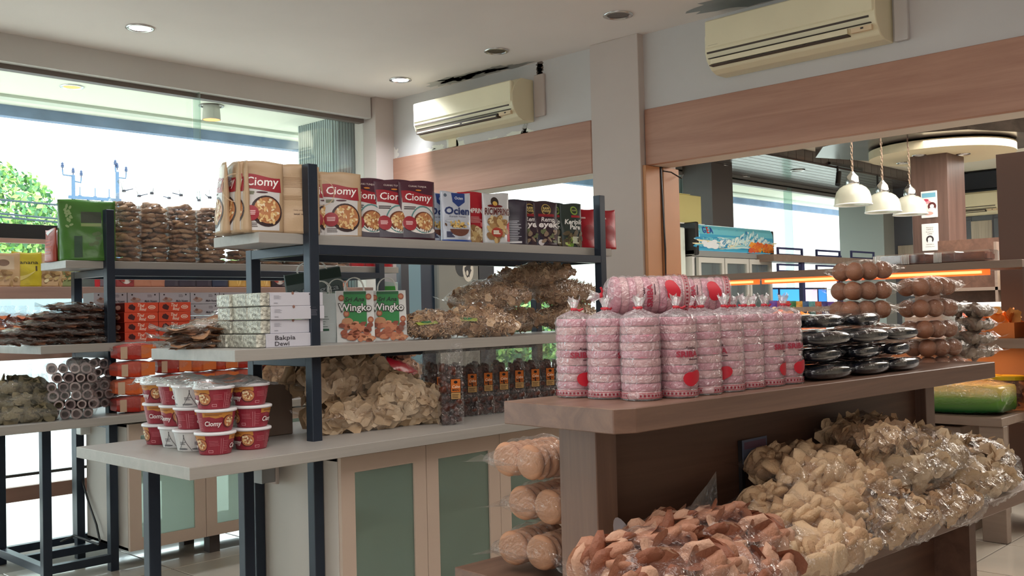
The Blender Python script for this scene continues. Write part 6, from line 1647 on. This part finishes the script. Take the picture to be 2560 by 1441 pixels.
def lying(px, py, y, rz, lb, z):
    p = at(px, py, y=y); p.z = z
    tc_ = (CAM-p).normalized()+Vector((0, 0, .35)); best = max((D(a) for a in range(0, 360, 5)), key=lambda s_: (Matrix.Rotation(rz, 3, 'Z') @ Matrix.Rotation(D(90), 3, 'X') @ Matrix.Rotation(s_, 3, 'Z') @ Vector((0, -1, 0))).dot(tc_))
    E_ = (Matrix.Rotation(rz, 3, 'Z') @ Matrix.Rotation(D(90), 3, 'X') @ Matrix.Rotation(best-.15, 3, 'Z')).to_euler()
    o = place('stack', make_stack(0.0), tuple(p), 0, lb, GP, rot=tuple(E_))
    return o
lying(1716, 730, 1.43, D(229), 'pink wafer stack lying on top of the upright ones, badge and end facing out', ZC+.254)
lying(1822, 752, 1.47, D(222), 'pink wafer stack lying on top, further right and partly hidden', ZC+.254)
# ---- shiny black packs
BLK = mat('black_gel_cake', (18, 20, 30), .12, spec=.7, coat=.5)
def make_black():
    t = thing('black_cake_pack', 'x', 'cake pack')
    L_, W_, H_ = .235, .12, .042
    for k in range(2):
        b = MB(); V = []; na, nt = 12, 14
        for i in range(na+1):
            a = i/na; e = (math.sin(math.pi*(.04+.92*a)))**.35
            for j in range(nt): t_ = 2*math.pi*j/nt; c, s = math.cos(t_), math.sin(t_); V.append(((a-.5)*L_*.93, (k-.5)*W_*.48+W_*.235*e*math.copysign(abs(c)**.6, c), H_/2+H_/2*e*math.copysign(abs(s)**.7, s)))
        b.add(V, [(i*nt+j, i*nt+(j+1) % nt, (i+1)*nt+(j+1) % nt, (i+1)*nt+j) for i in range(na) for j in range(nt)]+[tuple(reversed(range(nt))), tuple(range(na*nt, na*nt+nt))]).build('black_roll', BLK, t, smooth=True)
    pillow_film('bag_film', L_*1.05, W_*1.04, H_*1.2, film('thin_clear_film', base=.01, edge=.10, haze=.005, rough=.06, bump=.8), t, 3, flat=0, fin=.045, wr=.10)
    return t
GB = 'shiny black cake packs stacked on the brown counter'
for lv in range(4):
    cols_ = ((2.735, 0), (2.985, 1), (3.20, 2)) if lv < 3 else ((2.79, 0), (3.03, 1))
    for (x, c) in cols_:
        yy = 1.375-(x-2.7)*.05
        place('blk', make_black, (x+(0, .01, -.01, .02)[lv], yy+.02*(lv % 2)+(.03 if lv == 3 else 0), ZC+lv*.0495), D((-4, 3, -6, 2)[lv]+c*2), 'shiny black cake pack in clear film, %s layer, %s' % (rows4[lv], ('left', 'middle', 'right')[c]), GB)
        if lv < 3: place('blk', make_black, (x+.02, yy+.14, ZC+lv*.0495), D(5-lv*3), 'shiny black cake pack in the back row, %s layer, %s' % (rows4[lv], ('left', 'middle', 'right')[c]), GB)
# ---- bags of brown round buns
BUN = mat('brown_bun', (150, 98, 70), .55, bump=.25, bscale=60, vary=.12, vscale=14)
def make_bun(n_, rows=1):
    def mk():
        t = thing('bun_bag', 'x', 'bun bag'); R_ = .033; L_ = n_*.066+.02
        if 'bun' not in MESHES:
            bm = bmesh.new(); bmesh.ops.create_uvsphere(bm, u_segments=22, v_segments=14, radius=R_); me = bpy.data.meshes.new('bun'); bm.to_mesh(me); bm.free()
            for v in me.vertices: v.co.z *= .96
            me.materials.append(BUN); MESHES['bun'] = me; me.polygons.foreach_set('use_smooth', [True]*len(me.polygons))
        for r in range(2):
            for i in range(n_):
                o = link_mesh('bun', MESHES['bun'], None, t); o.location = (-L_/2+.043+i*.066, -.03+r*.065, R_+.001+random.uniform(0, .002)); o.rotation_euler = (random.uniform(0, 3), random.uniform(0, 3), 0)
        pillow_film('bag_film', L_+.045, .150, .080, CLEAR, t, n_, na=26, flat=0.05, fin=.05, wr=.04)
        return t
    return mk
GBU = 'clear bags of round brown buns stacked on the brown counter'
def bun(px, py, y, lb, n_=3, rz=0, tilt=0):
    p = at(px, py, y=y)
    place('bun%d' % n_, make_bun(n_), (p.x, y, p.z), D(rz), lb, GBU, rot=(0, tilt, D(rz)))
# left pile: balls seen at 2100/2150/2200; row base heights from the photograph
for i, (py, lb) in enumerate(((800, 'bottom visible bag of the left pile'), (752, 'middle bag of the left pile'), (703, 'top bag of the left pile'))):
    bun(2152+i*3, py, 1.545, 'clear bag of three round brown buns, '+lb, 3, -28+i*3, (0, .0, -.03)[i])
for i, (py, px, lb) in enumerate(((936, 2340, 'lowest bag of the right pile'), (893, 2335, 'second bag of the right pile'), (847, 2325, 'third bag of the right pile'), (795, 2322, 'fourth bag of the right pile'), (742, 2318, 'top bag of the right pile'))):
    bun(px, py, 1.42, 'clear bag of round brown buns, '+lb, 3, -24+(i % 3)*4)
for i in range(2):
    p = at(2160, 800, y=1.545)
    place('bun3', make_bun(3), (p.x+.02, 1.56, ZC+.012+i*.068), D(-20), 'clear bag of buns hidden behind the black packs, '+('lower', 'upper')[i], GBU)
def clearbag(px, y, z, rz, lb):
    p = at(px, 880, y=y)
    def mk(): return snack_bag('x', 'snack bag', .17, .15, .055, LUMPS2, 40, .02, [mat('grey_pale_cake', (150, 130, 112), .6), mat('grey_pale_cake_b', (120, 98, 84), .6)], CLEAR2, 6, flat=.1, wr=.14, fin=.05)
    place('clr', mk, (p.x, y, z), D(rz), lb, 'crumpled clear packs at the right end of the brown counter')
for i in range(4): clearbag(2425+i*4, 1.38, ZC+i*.052, -30+9*i, 'crumpled clear pack at the right end of the counter, %s layer' % rows4[i])

# ============================================================ lower ledge of the counter: heap of cracker bags
ZL = .601
GH = 'clear bags of crackers heaped on the lower ledge of the brown counter'
def hb(lb, px, py, y, kind, L, W, H, rz, roll=0., tilt=0., seed=1, n=150, size=None, fin=.05, dz=None):
    p = at(px, py, y=y)
    kw = {'size': size} if size else {}
    bag(lb, (p.x, y, p.z), D(rz), L, W, H, kind, n, seed, tilt=tilt, roll=roll, key='h%s%d' % (kind, seed), group=GH, flat=.1, wr=.10, fin=fin, surf=.85, **kw)
# px,py = where the underside centre of the bag is seen
hb('reddish cracker bag at the lower left of the heap, nearest the camera', 1640, 1475, 1.24, 'red', .34, .24, .12, -14, .30, 0, 1, 120, .036)
hb('reddish cracker bag above the nearest one', 1790, 1402, 1.29, 'red', .34, .24, .12, -8, .30, -.02, 1, 120, .036)
hb('reddish cracker bag at the bottom edge of the heap', 1820, 1490, 1.20, 'red', .34, .24, .12, 6, .30, 0, 2, 120, .036)
hb('tan cracker bag low in the middle of the heap', 2010, 1400, 1.22, 'lumpy', .34, .24, .12, -12, .35, -.05, 1, 150, .036)
hb('tan cracker bag over the reddish ones', 1990, 1318, 1.32, 'lumpy', .36, .24, .12, -16, .30, -.05, 2, 150, .036)
hb('long tan cracker bag with square pieces in the middle of the heap', 2080, 1248, 1.345, 'lumpy', .38, .24, .13, -18, .30, -.05, 1, 150, .036)
hb('pale cracker bag at the front edge of the ledge, middle', 2200, 1330, 1.22, 'tan', .34, .24, .12, -10, .35, -.08, 1, 150, .034)
hb('pale cracker bag lying over the ledge edge', 2150, 1300, 1.27, 'tan', .34, .24, .12, 8, .3, -.02, 2, 150, .034)
hb('pale cracker bag with large sheets in the upper middle of the heap', 2220, 1205, 1.31, 'sheet', .36, .26, .13, -20, .30, -.04, 7, 130, .045)
hb('pale cracker bag with large sheets, upper right of the heap', 2290, 1165, 1.30, 'sheet', .36, .26, .13, -6, .30, .05, 8, 130, .045)
hb('pale cracker bag at the right end of the ledge', 2400, 1235, 1.24, 'sheet', .36, .26, .13, -14, .35, -.02, 7, 130, .045)
hb('pale cracker bag low at the right end of the ledge', 2330, 1290, 1.22, 'tan', .34, .24, .11, -4, .3, 0, 1, 150, .034)
hb('pale cracker bag with an open corner at the far right of the heap', 2440, 1180, 1.29, 'sheet', .40, .26, .13, 10, .35, .08, 8, 130, .045, .07)
hb('tan cracker bag hidden at the back of the heap, left', 2000, 1215, 1.385, 'lumpy', .34, .2, .12, -8, .2, 0, 2, 150, .036)
hb('tan cracker bag hidden at the back of the heap, right', 2180, 1130, 1.345, 'tan', .34, .2, .12, -8, .2, 0, 2, 150, .034)
hb('reddish cracker bag behind the nearest ones', 1680, 1420, 1.38, 'red', .34, .24, .12, 10, .2, 0, 2, 120, .036)
# cards, tags on the board behind
def card(px0, py0, px1, py1, y, lb, rgb, pr=None, rz=0):
    A = at(px0, py0, y=y); B = at(px1, py1, y=y)
    t = thing('price_card', lb, 'card', ((A.x+B.x)/2, y, B.z), rz)
    MB().box(-(B.x-A.x)/2, (B.x-A.x)/2, -.001, .001, 0, A.z-B.z).build('card', mat('card_%d' % px0, rgb, .4), t)
    if pr: P = Print(); pr(P, B.x-A.x, A.z-B.z); P.build('print', on_front(-.001), t, .05)
card(1856, 1102, 1918, 1148, 1.50, 'small bluish price card on the board behind the heap', (110, 118, 140), lambda P, w, h: P.rect(-w*.45, w*.45, h*.6, h*.9, (120, 90, 110), 1))
p = at(1860, 1190, y=1.50)
t = thing('card_clip', 'black clip stand holding the bluish price card', 'clip', tuple(p)); MB().box(-.008, .008, .001, .012, -.1, .10).build('clip', BLACKP, t)
card(1452, 1386, 1484, 1460, 1.535, 'white framed card with a small emblem at the left end of the ledge', (226, 226, 222), lambda P, w, h: (P.rect(-w*.42, w*.42, h*.05, h*.9, (50, 56, 64), 1), P.ring(0, h*.62, w*.14, w*.24, (190, 190, 110), 2, 10)))
p = at(1560, 1380, y=1.42)
t = thing('paper_plate', 'white curved plate edge sticking out at the left of the reddish bags', 'plate', (p.x, 1.42, p.z), rot=(1.1, .5, .2))
MB().lathe([(.001, 0), (.05, .002), (.075, .012), (.078, .013)], 24, cap=False).build('plate', mat('pale_blue_white', (206, 210, 222), .3), t, smooth=True)
p = at(1740, 1290, y=1.47)
t = thing('clear_tray_lid', 'curved clear plastic lid standing behind the reddish bags', 'tray lid', (p.x, 1.47, p.z-.06), rot=(0, 0, D(10)))
V = []; 
for j in range(8):
    a = j/7*1.3; V += [(-.13, -.02-.06*math.sin(a)*0, .10*math.sin(a)+.0), (.13, -.02, .10*math.sin(a)+.06)]
mb = MB(); pts = [(-.14, .0), (-.12, .05), (-.08, .085), (-.02, .11), (.06, .135), (.12, .16), (.125, .06), (.10, .02)]
mb.add([(x, -.01, z) for x, z in pts]+[(x, -.013+.02*(z), z) for x, z in pts], [tuple(range(8))]).build('lid', film('milky_lid', base=.3, edge=.7, haze=.4, bump=.2), t)

# ============================================================ far side ledge: bags of large round biscuits
ZF = .546
BISC = mat('large_biscuit', (190, 140, 108), .7, bump=.35, bscale=40, vary=.1, vscale=12)
def make_bisc():
    t = thing('biscuit_bag', 'x', 'biscuit bag')
    V = []; n = 26; prof = [(.001, -.010), (.034, -.012), (.043, -.009), (.0475, 0), (.044, .008), (.034, .011), (.001, .009)]
    if 'bisc' not in MESHES:
        MESHES['bisc'] = MB().lathe(prof, n, cap=False).mesh('biscuit'); MESHES['bisc'].materials.append(BISC); MESHES['bisc'].polygons.foreach_set('use_smooth', [True]*len(MESHES['bisc'].polygons))
    for c in range(2):
        for k in range(7):
            o = link_mesh('biscuit', MESHES['bisc'], None, t); o.location = (-.085+k*.027, -.048+c*.096, .050+random.uniform(-.001, .002)); o.rotation_euler = (random.uniform(-.1, .1), D(90)+random.uniform(-.12, .12), D(6*c))
    pillow_film('bag_film', .30, .215, .118, CLEAR2, t, 4, na=24, flat=.1, fin=.06, wr=.09)
    return t
GBI = 'clear bags of large round biscuits behind the counter'
for i, (dx, dy, lb) in enumerate(((0, 0, 'bottom'), (.025, -.02, 'middle'), (.0, .01, 'top'))):
    place('bisc', make_bisc, (2.02+dx, 1.83+dy, ZF+.015+i*.118), D(4-5*i), 'clear bag of large round biscuits beside the counter end panel, %s one' % lb, GBI)
for i in range(3):
    place('bisc', make_bisc, (2.34, 1.83, ZF+.015+i*.118), D(4*i), 'clear bag of large round biscuits further back behind the counter, %s one' % ('bottom', 'middle', 'top')[i], GBI)

# ============================================================ taupe shelving unit contents (x 5.8)
ZU = 1.4735
LOAF = mat('loaf_brown', (136, 74, 50), .5, bump=.5, bscale=50, vary=.25, vscale=20)
def make_loaf():
    t = thing('boxed_loaf', 'x', 'cake')
    MB().box(-.075, .075, -.13, .13, .004, .055).build('loaf', LOAF, t, bevel=.012, seg=2)
    mb = MB().box(-.08, .08, -.15, .15, 0, .066)
    mb.build('clear_box', film('clear_box', base=.12, edge=.6, bump=0, rough=.06, haze=.06), t, bevel=.008)
    g = MB()
    for k in range(6): g.box(-.083, -.078, .115+k*.008, .119+k*.008, .004, .06)
    g.build('ribbed_corner', WHITEP, t)
    return t
for i, px in enumerate((2262, 2335, 2418)):
    p = at(px, 650, x=5.92)
    place('loaf', make_loaf, (5.92, p.y, ZU), 0, 'brown loaf cake in a clear box on top of the taupe unit, '+('left', 'middle', 'right')[i], 'boxed loaf cakes')
OFR = mat('orange_fruit_snack', (240, 150, 60), .4)
def make_obox():
    t = thing('orange_carton', 'x', 'carton')
    MB().box(-.17, .17, -.16, .16, 0, .012).box(-.17, -.16, -.16, .16, .012, .085).box(.16, .17, -.16, .16, .012, .085).box(-.16, .16, -.16, -.15, .012, .085).box(-.16, .16, .15, .16, .012, .085).build('tray', mat('orange_card', (214, 122, 56), .6), t)
    n = 60; Pp = np.stack([RNG.uniform(-.14, .14, n), RNG.uniform(-.13, .13, n), RNG.uniform(.05, .14, n)], 1)
    scatter('dried_snacks', SHEETS, Pp, rotm(n), RNG.uniform(.03, .05, n), [OFR, mat('orange_snack_b', (226, 128, 50), .4), mat('orange_snack_c', (250, 190, 110), .4)], t)
    return t
for i, px in enumerate((1975, 2482)):
    p = at(px, 815, x=5.98)
    place('obox', make_obox, (6.0, p.y, 1.041), 0, 'open orange carton of dried snacks on the taupe unit, '+('behind the pink stacks', 'at the right end')[i], 'orange cartons')
# cracker tubs on the lower shelf
def make_tub():
    t = thing('cracker_tub', 'x', 'tub'); n = 70
    a = RNG.uniform(0, 6.28, n); r = .062*np.sqrt(RNG.uniform(.3, 1, n))
    scatter('crackers', FLATS, np.stack([r*np.cos(a), r*np.sin(a), RNG.uniform(.02, .15, n)], 1), rotm(n), RNG.uniform(.018, .028, n), [mat('tub_cracker', (206, 150, 100), .6), mat('tub_cracker_b', (176, 116, 76), .6)], t)
    MB().lathe([(.07, 0), (.08, .16)], 28).build('clear_tub', film('tub_plastic', base=.12, edge=.6, bump=0, haze=.12), t, smooth=True)
    MB().lathe([(.083, .157), (.084, .175), (.078, .18)], 28).build('lid', mat('yellow_lid', (226, 196, 40), .4), t)
    P = Print(); P.rect(-.035, .035, .035, .10, (236, 220, 200), 1); P.ell(.0, .08, .02, .01, (214, 140, 60), 2); P.lines(-.028, .028, .04, .062, 2, (50, 40, 40), 2, .007, 0)
    P.build('paper_label', lambda u, v, e: (-math.cos(u/.08)*(.073+v*.06+e+.001), -math.sin(u/.08)*(.073+v*.06+e+.001), v), t, .02)
    return t
for i, px in enumerate((2468, 2522)):
    p = at(px, 945, x=5.95)
    place('tub', make_tub, (5.95, p.y, .646), 0, 'round tub of crackers with yellow lid, '+('partly hidden left one', 'right one with white label')[i], 'cracker tubs with yellow lids')
# green and yellow layered bag heap in front
gm = bpy.data.materials.new('green_to_yellow_wrap'); gm.use_nodes = True
nt = gm.node_tree; pb = nt.nodes['Principled BSDF']; pb.inputs['Roughness'].default_value = .25
tc = nt.nodes.new('ShaderNodeTexCoord'); sp = nt.nodes.new('ShaderNodeSeparateXYZ'); nt.links.new(tc.outputs['Object'], sp.inputs[0])
cr = nt.nodes.new('ShaderNodeValToRGB'); mr = nt.nodes.new('ShaderNodeMapRange'); mr.inputs['From Max'].default_value = .2
nt.links.new(sp.outputs['Z'], mr.inputs[0]); nt.links.new(mr.outputs[0], cr.inputs[0]); nt.links.new(cr.outputs[0], pb.inputs['Base Color'])
e = cr.color_ramp.elements; e[0].position = .1; e[0].color = (*c255(20, 84, 40), 1); e[1].position = .95; e[1].color = (*c255(240, 206, 140), 1)
q = e.new(.42); q.color = (*c255(110, 160, 60), 1); q = e.new(.62); q.color = (*c255(216, 196, 110), 1)
p = at(2352, 1040, x=5.2)
t = thing('layered_green_pack', 'large green and yellow layered pack under orange light in front of the taupe unit', 'snack pack', (5.60, 2.06, .646), D(0))
mb = MB(); V = []; na, nt_ = 30, 26
for i in range(na+1):
    a = i/na
    for j in range(nt_):
        t_ = 2*math.pi*j/nt_; c, s = math.cos(t_), math.sin(t_); e_ = math.sin(math.pi*(.10+.80*a))**.2
        V.append((.16*e_*math.copysign(abs(c)**.3, c), (a-.5)*.62, .085+.085*e_*math.copysign(abs(s)**.25, s)+.003*math.sin(a*60+t_*7)))
mb.add(V, [(i*nt_+j, i*nt_+(j+1) % nt_, (i+1)*nt_+(j+1) % nt_, (i+1)*nt_+j) for i in range(na) for j in range(nt_)]+[tuple(reversed(range(nt_))), tuple(range(na*nt_, na*nt_+nt_))]).build('wrapped_pack', gm, t, smooth=True)
pillow_film('bag_film', .40, .66, .205, CLEAR2, t, 8, flat=0, fin=0, wr=.05)
# shelf of small bottles and packs, screens and glass case farther back
t = thing('rear_shelf', 'dim shelf with pale jars seen through the taupe unit', 'shelf', (8.0, 1.5, 0))
for z in (1.33, 1.05): MB().box(0, .3, 0, 1.6, z, z+.025).build('shelf_board', GREYB, t)
MB().box(.3, .32, 0, 1.6, .6, 1.75).build('back_panel', TABWD, t)
MB().box(0, .3, 1.05, 1.07, 1.05, 1.7).build('upright', GREYB, t)
def make_jar():
    t = thing('pale_jar', 'x', 'jar'); MB().lathe([(.045, 0), (.05, .01), (.05, .10), (.04, .115)], 16).build('glass_body', mat('jar_contents', (190, 184, 130), .4, vary=.3, vscale=40), t, smooth=True)
    MB().lathe([(.043, .112), (.043, .13)], 16).build('lid', WHITEP, t); return t
for i in range(7):
    place('jar', make_jar, (8.12, 1.75+i*.125, 1.356), 0, 'pale jar on the dim rear shelf, %s from the right' % ('first', 'second', 'third', 'fourth', 'fifth', 'sixth', 'seventh')[i], 'pale jars on the rear shelf')
p = at(2500, 745, x=7.0)
t = thing('glass_display_case', 'curved glass display case seen through the taupe unit', 'display case', (7.0, p.y-.4, 0))
MB().box(0, .5, 0, 1.1, .0, 1.02).build('case_base', mat('case_grey', (120, 124, 122), .5), t)
MB().box(0.02, .5, 0.02, 1.08, 1.02, 1.24).build('glass_hood', film('case_glass', tint=(.8, .92, .88), base=.2, edge=.7, bump=0, haze=.2), t, bevel=.03)
MB().box(.06, .4, .06, 1.0, 1.03, 1.06).build('tray', CHROME, t)
for i, (px0, px1, rgb) in enumerate(((1925, 1945, (60, 150, 220)), (1950, 2003, (70, 160, 230)), (2010, 2043, (206, 190, 210)), (2046, 2066, (60, 130, 220)))):
    A = at(px0, 724, y=5.35); B = at(px1, 754, y=5.35)
    t = thing('lit_screen', 'small lit blue screen low behind the pink stacks, %s of four' % ('first', 'second', 'third', 'fourth')[i], 'screen', ((A.x+B.x)/2, 5.35, B.z))
    hw = (B.x-A.x)/2; MB().box(-hw-.02, hw+.02, .0, .04, -.02, A.z-B.z+.02).build('bezel', FRB, t); MB().box(-.02, .02, .0, .03, -B.z, -.02).build('stand', FRB, t); MB().box(-hw, hw, -.004, 0, 0, A.z-B.z).build('display', mat('screen_%d' % i, rgb, .3, emit=.9), t)
rg = random.Random(8)
cols8 = [(96, 60, 140), (140, 40, 90), (176, 60, 50), (60, 110, 70), (206, 150, 60), (60, 90, 130), (90, 150, 150), (180, 90, 60), (70, 60, 120)]
for i in range(13):
    p = at(1927+i*16, 785, y=4.95)
    def mk(c=cols8[i % 9]):
        t = thing('bagged_snack', 'x', 'snack pack'); mb, fr_ = pouch_mesh('p', .105, .19, .03, c, seed=i); b = mb.build('pouch', mat('snackcol_%d_%d' % (i % 9, 0), c, .35, vary=.35, vscale=30), t, smooth=True)
        P = Print(); P.ell(0, .11, .035, .02, (230, 200, 160), 1); P.lines(-.03, .03, .035, .055, 1, (240, 236, 230), 2, .008); P.build('printed_front', fr_, b, .03); return t
    place('sn%d' % (i % 9), mk, (p.x, 4.92, p.z-.06), D(-15), 'colourful snack packet in the row below the lit screens, %s from the left' % ('first', 'second', 'third', 'fourth', 'fifth', 'sixth', 'seventh', 'eighth', 'ninth', 'tenth', 'eleventh', 'twelfth', 'last')[i], 'snack packets below the screens')

# ============================================================ through the left opening: grey machine and dark frames
p = at(1095, 700, y=5.30); p2 = at(1198, 700, y=5.30)
t = thing('grey_machine', 'tall grey cooler with round emblem seen under the near rack top board', 'cooler', (p.x, 5.30, 0))
MB().box(0, p2.x-p.x, 0, .5, 0, 1.62).build('cabinet_body', mat('machine_grey', (140, 142, 136), .5, vary=.05, vscale=4), t, bevel=.01)
MB().box(p2.x-p.x, p2.x-p.x+.16, 0, .5, 0, 1.62).build('side_panel', mat('machine_dark', (44, 50, 60), .5), t)
A = at(1157, 667, y=5.29); B = at(1172, 666, y=5.29)
P = Print(); P.ell(A.x-p.x, A.z, .065, .075, (40, 48, 54), 1); P.ell(B.x-p.x, B.z-.03, .055, .085, (232, 230, 220), 2); P.ell(B.x-p.x, B.z-.03, .03, .05, (40, 40, 44), 3, jit=.3); P.ell(B.x-p.x-.01, B.z-.05, .012, .02, (232, 230, 220), 4)
P.build('emblem', on_front(-.001), t, .1)
g = MB()
MB().box(.0, p2.x-p.x-.02, -.02, 0, 1.0, 1.14).build('product_shelf', mat('machine_shelf', (110, 104, 104), .6, vary=.3, vscale=20), t)
for i, (px0, px1, rgb, nm) in enumerate(((1003, 1022, (50, 56, 66), 'dark door frame'), (1022, 1052, (120, 160, 176), 'pale blue glass door'), (1052, 1092, (38, 56, 76), 'dark blue panel'))):
    A = at(px0, 700, y=5.34); B = at(px1, 700, y=5.34)
    t = thing('tall_panel', nm+' beside the grey cooler in the second room', 'panel', (A.x, 5.34, 0)); MB().box(0, B.x-A.x, 0, .05, 0, 1.95).build('panel', mat('panel_%d' % i, rgb, .3), t)
